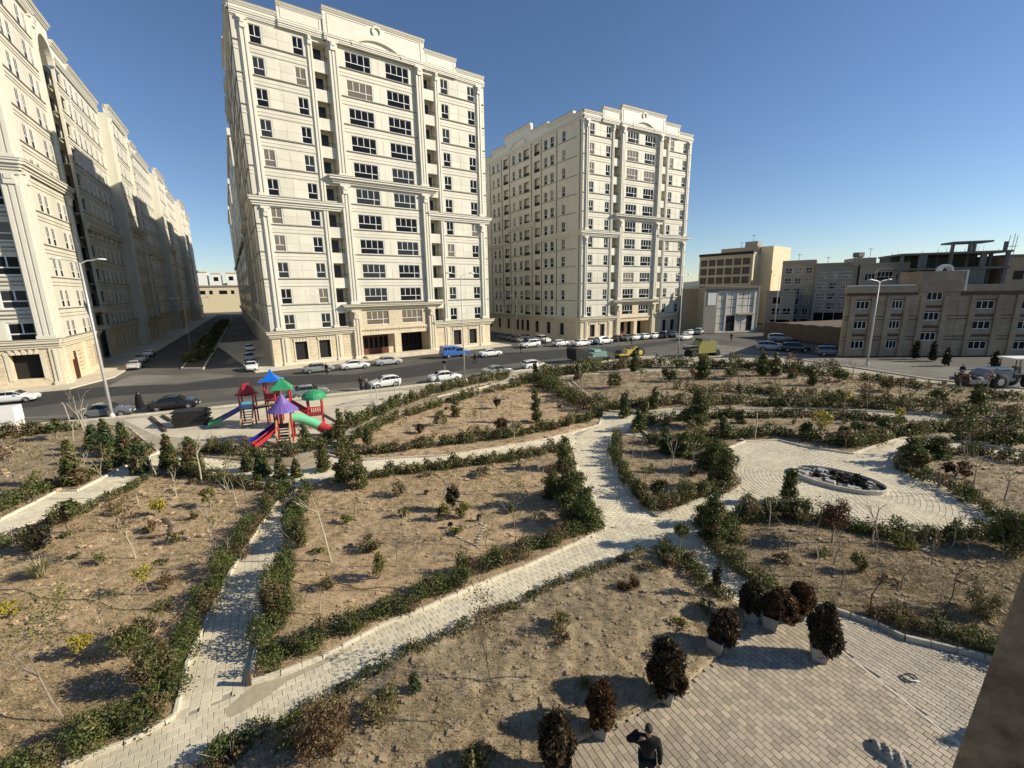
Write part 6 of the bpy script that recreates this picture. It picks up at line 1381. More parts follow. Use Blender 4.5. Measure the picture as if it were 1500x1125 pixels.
# ======================= machines =======================
M_MY=mat('machine yellow',(.50,.38,.07),.45,.1,2); M_MO=mat('olive yellow panel',(.27,.25,.06),.5,.1,2); M_MG=mat('pale green machine paint',(.13,.24,.21),.5,.15,2); M_MD=mat('machine dark steel',(.05,.048,.045),.7,.2,3); M_MW=mat('machine grey white',(.24,.24,.245),.5,.1,2)
def wheelo(t,x,y,z,r,w,name='wheel',rim=M_RIM,m=M_TYRE):
    q=MB(); q.lathe([(r*.5,-w/2),(r*.92,-w/2),(r,-w*.35),(r,w*.35),(r*.92,w/2),(r*.5,w/2)],20); o=link(name,q.mesh(name,m,True),t,Matrix.Translation((x,y,z))@Matrix.Rotation(R(90),4,'X'))
    q=MB(); q.lathe([(0,-w/2*1.02),(r*.5,-w/2*.8),(r*.5,w/2*.8),(0,w/2*1.02)],12); q.build('hub',rim,o); return o
# road paver: dark hopper at left, green body with chutes
t=thing('road_paver',(*(13.45,72.34),ZR),az2rz(62),'green asphalt paving machine with a large black hopper, at the park edge','paver')
m=MB(); m.prism([(-4.2,.5),(-1.2,.3),(-.9,1.3),(-3.9,2.4),(-4.4,2.2)],-1.3,1.3,0,'y'); m.build('hopper',mat('hopper black',(.012,.013,.013),.8),t)
m=MB(); m.box(-1.3,2.3,-1.0,1.0,.5,1.5,taper=.08); m.build('body',M_MG,t); m=MB(); m.box(-.4,1.0,-1.0,1.0,1.5,1.9,taper=.1); m.build('engine_cover',M_MG,t)
for s in (-1,1): 
    q=MB(); q.prism([(-1.6,.0),(1.7,0),(2.0,.35),(1.7,.7),(-1.6,.7),(-1.9,.35)],s*.85-.2,s*.85+.2,0,'y'); q.build('track',M_MD,t)
q=MB(); q.box(2.3,3.4,-1.6,1.6,.1,.55); q.build('screed',M_MD,t)
for x in (.0,1.8):
    for s in (-.8,.8): q=MB(); q.tube([(x,s,1.5),(x,s,2.7)],.05,5); q.build('canopy_post',M_MG,t)
q=MB(); q.tube([(1.1,0,1.9),(1.2,.2,2.5)],.06,6); q.build('control_column',M_MG,t); q=MB(); q.box(1.2,1.9,-.3,.3,1.6,1.75); q.build('seat',M_MD,t)
# yellow roller
t=thing('road_roller',(*(20.18,74.61),ZR),az2rz(65),'yellow road roller with a large rear wheel, worker standing on it','roller')
wheelo(t,-1.9,0,.75,.75,1.6,'drum',M_MD,M_MD); 
for s in (-.85,.85): wheelo(t,1.5,s,.95,.95,.5,'wheel',M_MY)
m=MB(); m.prism([(-1.0,.7),(2.1,.8),(2.2,1.7),(.9,1.9),(.2,1.5),(-1.0,1.5)],-.6,.6,0,'y'); m.build('body',M_MY,t)
m=MB(); m.box(-2.9,-.9,-1.0,-.85,.65,.95); m.box(-2.9,-.9,.85,1.0,.65,.95); m.box(-2.95,-2.8,-1.,1.,.65,.95); m.build('drum_frame',M_MY,t)
m=MB(); m.box(-.3,.3,-.35,.35,1.5,1.65); m.build('seat',M_MD,t); m=MB(); m.tube([(-.9,0,1.5),(-.75,0,2.1)],.04,5); m.build('steering_column',M_MD,t)
# olive yellow tyre roller / tank machine
t=thing('road_roller',(*(32.62,74.73),ZR),az2rz(75),'boxy olive yellow tyre roller with dark wheels, right of the thin lamp','roller')
for x in (-2.3,2.4):
    for s in (-.75,-.25,.25,.75): wheelo(t,x,s,.6,.6,.4,'wheel',M_MD)
m=MB(); m.prism([(-1.5,.7),(2.0,.7),(2.1,2.6),(-.9,2.7),(-1.4,2.0)],-1.0,1.0,0,'y'); m.build('body',M_MO,t); m=MB(); m.box(-.9,.9,-.9,.9,2.71,3.1,taper=.1); m.build('hatch',M_MD,t)
m=MB(); m.box(-3.2,-1.4,-1.0,1.0,1.25,1.6); m.build('front_deck',M_MD,t); m=MB(); m.box(2.0,3.3,-1,1,1.3,1.75); m.build('rear_deck',M_MW,t); m=MB(); m.box(-3.4,-1.6,-1.0,1.0,2.0,2.07); m.build('visor',M_MW,t)
# wheel loader at right edge
t=thing('wheel_loader',(*(53.98,48.28),ZR),az2rz(92),'grey and white drum roller with a canopy, cut by the right picture edge','road machine')
wheelo(t,-2.5,0,.75,.78,2.0,'drum',M_MD,M_MD); wheelo(t,-.3,-1.0,.85,.85,.6); wheelo(t,-.3,1.0,.85,.85,.6); wheelo(t,3.0,-1.0,.85,.85,.6); wheelo(t,3.0,1.0,.85,.85,.6)
m=MB(); m.prism([(-1.9,1.0),(1.6,.9),(1.7,2.0),(-1.2,2.1),(-2.0,1.6)],-.8,.8,0,'y'); m.build('engine_body',M_MW,t); m=MB(); m.box(-3.6,-1.5,-1.25,-1.1,.7,1.1); m.build('side_arm',M_MW,t); m=MB(); m.box(-3.6,-1.5,1.1,1.25,.7,1.1); m.build('side_arm',M_MW,t)
m=MB(); m.box(1.2,3.6,-.8,.8,1.2,1.6); m.build('platform',M_MD,t); m=MB(); m.box(1.0,3.8,-1.,1.,3.3,3.42); m.build('canopy',M_WHITE,t)
for x in (1.3,3.5):
    for s in (-.8,.8): q=MB(); q.tube([(x,s,1.6),(x,s,3.3)],.05,5); q.build('canopy_post',M_MD,t)
m=MB(); m.box(-1.0,1.5,-.5,.5,2.1,2.3); m.build('hood',M_WHITE,t); m=MB(); m.box(2.0,2.6,-.3,.3,1.6,2.4,taper=.05); m.build('seat',M_MD,t)
# ======================= people =======================
M_SKIN=mat('skin',(.36,.20,.13),.6); M_HAIR=mat('dark hair',(.018,.010,.006),.8,.3,40); M_BLK=mat('black cloth',(.003,.003,.0035),.95,.3,12,.004,coord='obj'); M_GRYC=mat('grey cloth',(.10,.10,.105),.9); M_BRC=mat('tan cloth',(.30,.24,.16),.9); M_DKB=mat('dark trousers',(.005,.005,.006),.9); M_WHC=mat('light shirt',(.6,.6,.58),.8)
def skin_chain(name,pts,edges,rad,m,parent=None,sub=1,root_i=0):
    me=bpy.data.meshes.new(name); me.from_pydata(pts,edges,[]); me.materials.append(m); o=link(name,me,parent)
    o.modifiers.new('skin','SKIN'); sv_=me.skin_vertices[0].data if me.skin_vertices else None
    if sv_ is None:
        bm=bmesh.new(); bm.from_mesh(me); bm.verts.layers.skin.verify(); bm.to_mesh(me); bm.free(); sv_=me.skin_vertices[0].data
    for i,r in enumerate(rad): sv_[i].radius=(r if hasattr(r,'__len__') else (r,r)); sv_[i].use_root=(i==root_i)
    s=o.modifiers.new('sub','SUBSURF'); s.levels=sub; s.render_levels=sub
    for p in me.polygons: p.use_smooth=True
    o.modifiers['skin'].use_smooth_shade=True; return o
def person(pos,az,label,top=M_BLK,legs=M_DKB,h=1.75,walk=.0,raise_arm=False,z=ZR,detail=False,bend=0.):
    t=thing('person',(pos[0],pos[1],z),az2rz(az),label,'person',None if detail else 'people in the street'); k=h/1.75
    V=lambda *p:tuple(c*k for c in p)
    # legs and torso as one continuous body (x forward, y left)
    w=walk
    P=[V(0,0,.95),V(0,.09,.88),V(w*.3,.10,.50),V(w*.45,.10,.08),V(w*.45+.14,.11,.05),V(0,-.09,.88),V(-w*.2,-.10,.50),V(-w*.5,-.10,.10),V(-w*.5+.13,-.11,.05)]
    E=[(0,1),(1,2),(2,3),(3,4),(0,5),(5,6),(6,7),(7,8)]; Rr=[(.155,.13),.095,.068,.05,.042,.095,.068,.05,.042]
    skin_chain('trousers',P,E,[tuple(c*k for c in r) if hasattr(r,'__len__') else r*k for r in Rr],legs,t,2 if detail else 1)
    b=bend
    P=[V(0,0,.98),V(b*.1,0,1.20),V(b*.3,0,1.40),V(b*.36,0,1.50),V(b*.3,.19,1.42),V(b*.3+.02,.25,1.16),V(b*.3+.10,.25,.92),V(b*.3,-.19,1.42)]
    if raise_arm: P+=[V(.04,-.44,1.30),V(.16,-.20,1.50)]
    else: P+=[V(b*.3+.0,-.25,1.16),V(b*.3+.08,-.25,.92)]
    E=[(0,1),(1,2),(2,3),(2,4),(4,5),(5,6),(2,7),(7,8),(8,9)]; Rr=[(.185,.145),(.18,.14),(.195,.13),(.065,.065),.092,.068,.05,.092,.068,.05]
    skin_chain('jacket',P,E,[tuple(c*k for c in r) if hasattr(r,'__len__') else r*k for r in Rr],top,t,2 if detail else 1)
    hb=MB(); 
    prof=[(0,-.115),(.045,-.11),(.068,-.07),(.078,-.01),(.08,.04),(.065,.09),(.035,.115),(0,.122)]
    hb.lathe(prof,14); hd=hb.mesh('head',M_SKIN,True); Mh=Matrix.Translation(V(b*.42+.02,0,1.645))@Matrix.Rotation(R(8),4,'Y')@Matrix.Diagonal((1.15*k,.95*k,1*k,1)); ho=link('head',hd,t,Mh)
    nk=MB(); nk.tube([V(b*.36,0,1.47),V(b*.40,0,1.58)],.052*k,8); nk.build('neck',M_SKIN,t)
    hr=MB(); hr.lathe([(.083,.015),(.088,.05),(.075,.10),(.04,.13),(0,.137)],14); hr.lathe([(.0,-.02),(.084,-.02),(.086,.03)],14,(-.012,0,0)); link('hair',hr.mesh('hair',M_HAIR,True),ho,Matrix.Translation((-.008,0,.0)))
    if detail:
        n=MB(); n.prism([(.078,.01),(.102,-.022),(.078,-.03)],-.011,.011,0,'y'); n.build('nose',M_SKIN,ho)
        for s in (-1,1):
            q=MB(); q.lathe([(0,-.022),(.012,-.015),(.014,.0),(.012,.015),(0,.022)],8,(0,s*.082,-.005)); q.build('ear',M_SKIN,ho)
            q=MB(); q.lathe([(0,-.007),(.008,0),(0,.007)],8,(.069,s*.03,.012)); q.build('eye',M_HAIR,ho)
        q=MB(); q.box(.066,.073,-.02,.02,-.058,-.052); q.build('mouth',mat('lips',(.22,.08,.06),.6),ho)
    # hands with fingers
    def hand(p,dv,sd,curl=.5):
        p=Vector(p); dv=Vector(dv).normalized(); side=dv.cross(Vector((0,0,1)) if abs(dv.z)<.8 else Vector((1,0,0))).normalized(); up=side.cross(dv)
        if not detail:
            m=MB(); m.tube([tuple(p),tuple(p+dv*.09*k),tuple(p+dv*.16*k)],[.03*k,.04*k,.018*k],6); m.build('hand',M_SKIN,t); return
        P=[p,p+dv*.05,p+dv*.09]; E=[(0,1),(1,2)]; Rr=[(.024,.02),(.036,.016),(.034,.014)]
        for q,(o_,l) in enumerate(((-.03,.06),(-.01,.07),(.011,.066),(.03,.052))):
            i=len(P); a=p+dv*.09+side*o_; P+=[a,a+dv*l*.5-up*curl*l*.2,a+dv*l*.8-up*curl*l*.75]; E+=[(2,i),(i,i+1),(i+1,i+2)]; Rr+=[.010,.009,.007]
        i=len(P); a=p+dv*.03+side*.03*sd; P+=[a,a+side*.03*sd+dv*.02,a+side*.038*sd+dv*.05-up*.01]; E+=[(1,i),(i,i+1),(i+1,i+2)]; Rr+=[.011,.010,.008]
        skin_chain('hand',[tuple(v) for v in P],E,Rr,M_SKIN,t,2)
    hand(V(b*.3+.10,.25,.91),(.25,0,-1),1)
    if raise_arm: hand(V(.165,-.19,1.51),(-.1,.75,.65),-1,.9)
    else: hand(V(b*.3+.08,-.25,.91),(.2,0,-1),-1)
    for s,x in ((1,walk*.45),(-1,-walk*.5)):
        q=MB(); q.box((x-.08)*k,(x+.19)*k,(s*.105-.048)*k,(s*.105+.048)*k,-.0,.085*k,taper=.018); o=q.build('shoe',M_BUMP,t); bb=o.modifiers.new('b','BEVEL'); bb.width=.02; bb.segments=2
    return t
person((2.94,8.06),196,'man in black jacket on the plaza near the camera, one hand raised to his face',M_BLK,M_DKB,1.86,.12,True,.036,True)
person((-27.00,63.33),200,'man in dark clothes walking past the dusty silver sedan',M_BLK,M_DKB,1.72,.5); person((-18.47,52.64),120,'left one of two men standing by the white hatchback, dark coat',M_BLK,M_DKB,1.75); person((-17.66,52.20),300,'right one of two men standing by the white hatchback, grey top',M_GRYC,M_DKB,1.7)
person((-10.18,65.64),180,'person crossing the road before the entrance, dark top and pale trousers',M_BLK,M_BRC,1.7,.5); person((-6.00,71.63),300,'person in dark clothes walking beside the blue van',M_DKB,M_DKB,1.75,.5)
person((1.77,81.98),90,'man standing on the road between the towers',M_BLK,M_DKB,1.75); person((7.21,92.72),90,'worker standing among the cars at the corner of the second tower',M_DKB,M_DKB,1.7)
person((23.06,84.02),90,'worker in a light shirt standing by the yellow roller',M_WHC,M_DKB,1.75,0,False,ZR+1.1); person((47.80,95.43),220,'two legged dark figure walking on the road before the showroom',M_BLK,M_DKB,1.75,.7)
person((56.03,53.70),200,'person in dark clothes standing at the roadside before the loader',M_DKB,M_GRYC,1.7,.2)
# woman in chador
p=(-39.81,45.68); t=thing('person',(p[0],p[1],ZR),az2rz(100),'woman wrapped in a long black robe walking on the road between two dark cars','person',None)
m=MB(); m.lathe([(.46,0),(.42,.25),(.34,.6),(.29,.95),(.27,1.2),(.24,1.38),(.14,1.47),(.125,1.55),(.125,1.63),(.08,1.70),(0,1.72)],20,f=lambda a,z:1+.09*math.sin(a*7)*max(0,1-z)+.18*math.cos(a)*max(0,.6-z)); m.build('robe',M_BLK,t,smooth=True)
m=MB(); m.lathe([(0,-.09),(.06,-.06),(.075,0),(.06,.07),(0,.09)],12,(.075,0,1.58)); m.build('face',M_SKIN,t,smooth=True)
for s in (-1,1): m=MB(); m.box(.25,.5,s*.09-.045,s*.09+.045,0,.08,taper=.015); m.build('shoe',M_BUMP,t)
# ======================= playground =======================
PR=mat('playground red',(.44,.03,.035),.5,.05,3); PB=mat('playground blue',(.01,.13,.55),.3); PBD=mat('playground dark blue',(.015,.03,.25),.25); PG=mat('playground green',(.03,.27,.11),.45,.12,3); PGL=mat('playground pale green',(.16,.52,.28),.3); PP=mat('playground purple',(.16,.10,.34),.5,.1,3); PY=mat('playground timber look',(.45,.28,.14),.6,.1,4); PC=mat('playground light blue',(.15,.42,.60),.35); PK=mat('playground black steps',(.02,.02,.02),.7)
def playground():
    o=(-18.65,34.68); root=thing('playground_set',(o[0],o[1],.012),R(0),'large plastic playground with red, blue, green and purple roofs','playground',None,None,.93)
    def tower_(name,g,zd,zr,w,roof,posts=PR,panels=True):
        x,y=g[0]-o[0],g[1]-o[1]; M=Matrix.Translation((x,y,0))@Matrix.Rotation(R(20),4,'Z')
        for sx in (-1,1):
            for sy in (-1,1): q=MB(); q.tube([(sx*w,sy*w,0),(sx*w,sy*w,zr)],.075,8); q.build('post',posts,root,M)
        q=MB(); q.box(-w,w,-w,w,zd,zd+.08); q.build('deck',PK,root,M)
        return M
    # purple cone tower (front)
    A=(-18.22,33.81); B=(-24.48,39.27); C_=(-21.86,39.11); D=(-17.11,40.16)
    M=tower_('t',A,1.25,2.75,.62,None)
    q=MB(); q.lathe([(1.25,2.65),(1.2,2.72),(.55,3.35),(.0,4.2)],16); q.build('cone_roof',PP,root,M)
    for k in range(6): q=MB(); q.box(-.42,.42,-1.75+k*.19,-1.55+k*.19,.1+k*.2,.16+k*.2); q.build('stair_step',PK,root,M)
    for s in (-.5,.5): q=MB(); q.prism([(-1.85,0),(-.6,1.15),(-.6,2.0),(-.75,2.0),(-1.95,.6)],s-.04,s+.04,0,'x'); q.build('stair_rail',PY,root,M)
    for s in (-1,1): q=MB(); q.box(s*.62-.03,s*.62+.03,-.5,.5,1.35,2.1); q.build('side_panel',PR,root,M)
    def slide(M,p0,p1,mats,w=.42,n=10,name='slide',split=.5):
        p0,p1=Vector(p0),Vector(p1); d=(p1-p0); d.z=0; s=Vector((-d.y,d.x,0)).normalized()
        for part in range(2):
            q=MB(); a0,a1=(0,split) if part==0 else (split,1)
            for i in range(n+1):
                t=a0+(a1-a0)*i/n; p=p0.lerp(p1,t); zz=p0.z+(p1.z-p0.z)*(t**.85 if t<1 else 1); 
                if t>.85: zz=p0.z+(p1.z-p0.z)*(.85**.85+(1-.85**.85)*(t-.85)/.15*.6)
                for dx,dz in ((-w,.32),(-w*.9,.05),(-w*.5,0),(w*.5,0),(w*.9,.05),(w,.32),(w+.05,.32),(w+.0,-.06),(-w,-.06),(-w-.05,.32)): q.v.append((p.x+s.x*dx,p.y+s.y*dx,zz+dz))
            for i in range(n):
                for j in range(10): j2=(j+1)%10; q.f.append((i*10+j,i*10+j2,(i+1)*10+j2,(i+1)*10+j)); q.m.append(0)
            q.build(name,mats[part],root,M,smooth=False)
    slide(M,(-.62,-.1,1.35),(-2.7,-1.1,.2),(PBD,PBD),.36); slide(M,(-.45,-.8,1.35),(-2.2,-1.7,.2),(PR,PR),.3)
    # tube slide to the right, green then red end
    pts=[(.5,.2,1.9),(1.2,.35,1.75),(2.1,.35,1.25),(2.8,.2,.8)]; q=MB(); q.tube(pts,.42,12,cap=False); q.build('tube_slide',PGL,root,M,smooth=True)
    q=MB(); q.tube([(2.75,.2,.85),(3.3,.0,.5),(3.75,-.3,.35)],[.45,.43,.46],12,cap=False); q.build('tube_slide_end',PR,root,M,smooth=True)
    # red helmet tower (left)
    M=tower_('t',B,1.5,2.9,.6,None); M2=M
    q=MB(); q.lathe([(1.05,2.9),(1.1,2.95),(.75,3.0),(.72,3.25),(.55,3.6),(.25,3.8),(0,3.85)],16,f=lambda a,z:1+.04*math.cos(a*6)*(z>3)); q.build('dome_roof',PR,root,M)
    q=MB(); q.box(-.25,.25,-.35,.35,3.75,3.95,taper=.05); q.build('dome_top',PR,root,M)
    slide(M,(-.6,0,1.55),(-3.4,-.4,.2),(PBD,PG),.45,split=.6)
    q=MB(); q.box(-.6,.6,-.64,-.6,1.6,2.3); q.build('front_panel',PC,root,M); 
    for k in range(6): q=MB(); q.box(-.4,.4,-1.65+k*.18,-1.48+k*.18,.15+k*.22,.2+k*.22); q.build('stair_step',PK,root,M)
    for s in (-.48,.48): q=MB(); q.prism([(-1.75,0),(-.6,1.4),(-.6,1.9),(-.75,1.9),(-1.8,.55)],s-.04,s+.04,0,'x'); q.build('stair_rail',PY,root,M)
    # high blue roof tower (back)
    M=tower_('t',C_,2.3,4.35,.6,None)
    q=MB(); q.lathe([(1.5,4.3),(1.0,4.42),(.55,4.7),(.2,5.05),(.0,5.45)],4); q.build('pagoda_roof',PB,root,M@Matrix.Rotation(R(45),4,'Z'))
    q=MB(); q.box(-.6,.6,-.62,-.58,2.4,3.1); q.build('front_panel',PR,root,M)
    # green pyramid tower beside it
    E=(-20.62,37.79); M=Matrix.Translation((E[0]-o[0]+.4,E[1]-o[1]+.1,0))@Matrix.Rotation(R(20),4,'Z')
    for sx in (-1,1):
        for sy in (-1,1): q=MB(); q.tube([(sx*.6,sy*.6,0),(sx*.6,sy*.6,3.75)],.075,8); q.build('post',PR,root,M)
    q=MB(); q.lathe([(1.25,3.7),(1.15,3.8),(.0,4.75)],4); q.build('pyramid_roof',PG,root,M@Matrix.Rotation(R(45),4,'Z'))
    q=MB(); q.box(-.6,.6,-.6,.6,1.9,1.98); q.build('deck',PY,root,M); q=MB(); q.box(-.6,.6,-.64,-.6,2.0,2.6); q.build('front_panel',PY,root,M)
    # bridge between red dome and blue tower
    a=M2@Vector((.6,0,1.5)); b=(M@Vector((-.6,0,2.3)))
    for k in range(9):
        c=a.lerp(b,k/8); q=MB(); q.box(-.14,.14,-.35,.35,0,.06); q.build('bridge_plank',PY,root,Matrix.Translation(c))
    for s in (-.4,.4): q=MB(); q.tube([tuple(a+Vector((0,s,.6))),tuple(b+Vector((0,s,.6)))],.03,5); q.build('bridge_rope',PY,root)
    for s in (-.4,.4): q=MB(); q.tube([tuple(a+Vector((0,s,-.05))),tuple(b+Vector((0,s,-.05)))],.07,5); q.build('bridge_beam',PK,root)
    # small green scalloped tower (right)
    M3=tower_('t',(-17.36,38.00),1.1,2.75,.6,None)
    q=MB(); q.lathe([(1.05,2.7),(1.02,2.95),(.8,3.25),(.4,3.45),(0,3.5)],24,f=lambda a,z:1+.06*abs(math.cos(a*4))); q.build('scalloped_roof',PG,root,M3)
    for k in range(7):
        x=-.55+k*.18; q=MB(); q.box(x-.05,x+.05,-.64,-.6,1.15,2.0); q.build('fence_bar',PR,root,M3)
    for z in (1.2,1.9): q=MB(); q.box(-.6,.6,-.66,-.6,z,z+.08); q.build('fence_rail',PR,root,M3)
    q=MB(); q.tube([tuple(M@Vector((.6,.2,2.2))),tuple(M3@Vector((-.6,0,1.35)))],.3,8,cap=False); q.build('red_link_slide',PR,root)
    q=MB(); q.tube([(.6,0,1.1),(2.0,-.4,.1)],.07,6); q.tube([(.6,-.6,1.1),(2.0,-1.,.1)],.07,6); q.tube([(2.0,-.4,.1),(2.,-1.,.1)],.07,6); q.build('climbing_frame',PK,root,M3)
playground()
# swing frame
a=(-14.35,44.52); b=(-12.56,47.04); t=thing('swing_frame',(a[0],a[1],.012),math.atan2(b[1]-a[1],b[0]-a[0]),'bare silver metal swing frame on the pale pavement right of the playground','swing frame'); L=math.dist(a,b)
for x in (0,L):
    for s in (-.55,.55): q=MB(); q.tube([(x,s,0),(x,s*.6,2.2)],.045,6); q.build('post',M_POLE,t)
    q=MB(); q.tube([(x,-.35,2.2),(x,.35,2.2)],.04,6); q.build('cross_bar',M_POLE,t)
q=MB(); q.tube([(0,0,2.2),(L,0,2.2)],.05,6); q.build('top_bar',M_POLE,t)
for x in (L*.3,L*.7):
    q=MB(); q.tube([(x-.2,0,2.2),(x-.2,0,.5)],.015,4); q.tube([(x+.2,0,2.2),(x+.2,0,.5)],.015,4); o=q.build('chain',M_POLE,t); q=MB(); q.box(x-.25,x+.25,-.12,.12,.45,.5); q.build('seat',PK,o)
# black heap of stacked sheets by the playground
p=(-29.13,38.69); t=thing('sheet_stack',(p[0],p[1],.012),R(20),'tall stack of black plastic sheets and crates at the kerb left of the playground','stack')
for k in range(11):
    q=MB(); j=rnd.uniform(-.12,.12); q.box(-1.35+j,1.3+j+rnd.uniform(-.2,.1),-.75,.75,k*.13,k*.13+.11); q.build('sheet',mat('black plastic sheet',(.018,.018,.018),.5,.3,3),t,Matrix.Rotation(rnd.uniform(-.06,.06),4,'Z'))
for (u0,v0,u1,v1,lb) in ((222,613,240,632,'left dark timber lying on the pavement by the black stack'),(240,612,262,636,'right dark timber lying on the pavement by the black stack')):
    pass
for A_,B_,lb in (((-35.12,41.27),(-30.06,36.56),'longer dark timber lying on the paving left of the black stack'),((-34.32,41.69),(-31.89,39.71),'shorter dark timber lying on the paving left of the black stack')):
    t=thing('timber',(A_[0],A_[1],.02),math.atan2(B_[1]-A_[1],B_[0]-A_[0]),lb,'timber'); q=MB(); l=math.dist(A_,B_); q.box(0,l,-.1,.1,0,.16); q.box(l*.05,l*.9,.11,.2,.0,.08); q.build('beam',M_BARKD,t)
for A_,B_,lb in (((-18.15,45.34),(-14.96,46.29),'long pipe lying on the pale pavement beside the swing'),((-17.18,43.89),(-14.64,44.54),'second pipe lying nearer on the pale pavement beside the swing')):
    t=thing('pipe',(A_[0],A_[1],.06),math.atan2(B_[1]-A_[1],B_[0]-A_[0]),lb,'pipe'); q=MB(); l=math.dist(A_,B_); q.tube([(0,0,0),(l,0,0)],.05,6); q.build('tube',M_POLE,t)
# white cabin at left edge
p=(-45.25,37.60); t=thing('kiosk',(p[0],p[1],.0),R(28),'small white metal box cabin with a braced frame at the left picture edge','kiosk')
q=MB(); q.box(-1.2,1.2,-.8,.8,.9,2.2); q.build('tank_body',M_WHITE,t)
for s in (-1,1):
    for x in (-1.1,1.1): q=MB(); q.box(x-.05,x+.05,s*.75-.05,s*.75+.05,0,.9); q.build('leg',M_WHITE,t)
    q=MB(); q.box(-1.1,1.1,s*.77-.02,s*.77+.02,.02,.86); q.build('panel',M_WHITE,t); q=MB(); q.tube([(-1.1,s*.82,.1),(1.1,s*.82,.85)],.03,5); q.build('brace',M_POLE,t)
# ======================= oval planter =======================
c=(19.33,24.20); e1=(20.94,22.88); L1=(17.77,26.08)
ax=math.dist(e1,L1)/2; rot=math.atan2(e1[1]-L1[1],e1[0]-L1[0]); cx,cy=(e1[0]+L1[0])/2,(e1[1]+L1[1])/2
t=thing('oval_planter',(cx,cy,.03),rot,'raised oval planter with a pale stone rim in the middle of the round plaza','planter'); bx=ax*.62
n=40
for k in range(n):
    t0=2*math.pi*k/n; t1=2*math.pi*(k+.96)/n; q=MB(); P=[]
    for t_,r_ in ((t0,1),(t1,1),(t1,1.06),(t0,1.06)): P.append((ax*r_*math.cos(t_),bx*r_*math.sin(t_)))
    q.prism(P,-.02,.24+.01*(k%3)*.5); q.build('rim_stone',M_KERB,t)
q=MB(); q.prism([(ax*math.cos(2*math.pi*k/n),bx*math.sin(2*math.pi*k/n)) for k in range(n)],-.01,.08); q.build('soil',mat('wet dark soil',(.02,.018,.014),.9,.3,4),t)
rs=np.random.RandomState(4); st=mat('white stones and rubble',(.62,.60,.57),.7,.15,4,tint=.5)
for k in range(150):
    a=rs.uniform(0,6.28); r=rs.uniform(0,1)**.5*.93; x,y=ax*r*math.cos(a),bx*r*math.sin(a)
    if x>ax*.2 and rs.rand()<.45: continue
    v,f=clod(rs,10); s_=rs.uniform(2.5,6.); q=MB(); q.v=[(p_[0]*s_+x,p_[1]*s_+y,p_[2]*s_*.9+.09) for p_ in v]; q.f=f; q.m=[0]*len(f); q.build('stone',st,t)
cl=[(ax*.1+rs.normal(0,ax*.35),rs.normal(0,bx*.35),.25,.2,.14) for k in range(16)]
foliage('dark_plants',t,None,[c_ for c_ in cl if (c_[0]/ax)**2+(c_[1]/bx)**2<.75],3500,.07,LDK,rs,2)
# ======================= potted arborvitae =======================
M_POT=mat('white planter box',(.27,.26,.245),.6,.06,3)
def potted(x,y,h,w,label,m,px=.0,py=0,dens=1.,pot=.5,rz=.5,z=.036,brown=0):
    rz=-rz-.15; w*=1.16; h*=1.08; short=' '.join(label.split()[:11])
    t=thing('planter_box',(x,y,z),rz,'white planter box under the '+short,'planter','white planter boxes on the plaza'); 
    q=MB(); b,tt,hh=pot*.36,pot*.5,.5
    q.v=[(-b,-b,0),(b,-b,0),(b,b,0),(-b,b,0),(-tt,-tt,hh),(tt,-tt,hh),(tt,tt,hh),(-tt,tt,hh),(-tt+.04,-tt+.04,hh),(tt-.04,-tt+.04,hh),(tt-.04,tt-.04,hh),(-tt+.04,tt-.04,hh),(-tt+.05,-tt+.05,hh-.07),(tt-.05,-tt+.05,hh-.07),(tt-.05,tt-.05,hh-.07),(-tt+.05,tt-.05,hh-.07)]
    q.f=[(0,3,2,1)]+[(a,c_,4+c_,4+a) for a,c_ in ((0,1),(1,2),(2,3),(3,0))]+[(4+a,4+c_,8+c_,8+a) for a,c_ in ((0,1),(1,2),(2,3),(3,0))]+[(8+a,8+c_,12+c_,12+a) for a,c_ in ((0,1),(1,2),(2,3),(3,0))]; q.m=[0]*len(q.f); q.build('box',M_POT,t)
    q=MB(); q.box(-tt+.05,tt-.05,-tt+.05,tt-.05,hh-.12,hh-.07); q.build('soil',mat('pot soil',(.06,.045,.03),.95,.3,9),t)
    a=thing('potted_conifer',(x+px,y+py,z+.43),rz,label,'conifer','dark conifers in white planters'); rs=np.random.RandomState(int(x*77+y*13)%9999)
    cl=[]; n=54; H=h-.45
    for i in range(n):
        f=rs.uniform(0,1); an=rs.uniform(0,6.28); prof_=math.sin(math.pi*min(1,(.12+f*.86)))**.5; r=w*.5*prof_*rs.uniform(.75,1.15); cl.append((math.cos(an)*r*.62,math.sin(an)*r*.62,-.12+H*(.05+.95*f),w*rs.uniform(.06,.15),H*rs.uniform(.08,.19)))
    cl.append((0,0,H*.5,w*.3,H*.36))
    P,N,ti=clump_cloud(cl,int(9500*dens*max(1,w*h)),rs,.45); N=N*.5+np.array([0,0,.0]); 
    V,F=leaf_arrays(P,N,.045,rs,3.2,.6); nn=len(ti); mi=(rs.rand(nn)<brown).astype(int)
    link('crown',npmesh('crown',V,F,[m,LRB],np.repeat(ti,4),mi),a)
    q=MB(); q.tube([(0,0,-.05),(.02,0,H*.8)],[.05,.02],6)
    for k in range(10): an=k*2.4; q.tube([(0,0,H*(.1+.07*k)),(math.cos(an)*w*.4,math.sin(an)*w*.4,H*(.25+.07*k))],[.02,.008],4,cap=False)
    q.build('trunk',M_BARKD,a)
potted(*(14.51,8.93),1.7,.8,'dark conifer behind the wall corner, only its shadow reaching the plaza',LDK,brown=.3)
potted(*(9.45,11.69),1.72,.95,'dark conifer standing alone on the dividing line of the plaza',LDK,brown=.25,rz=.3,px=.12)
potted(*(4.22,10.38),1.75,1.05,'tall dark conifer left of the row, its pot beside the man',LDK,brown=.35,rz=.45)
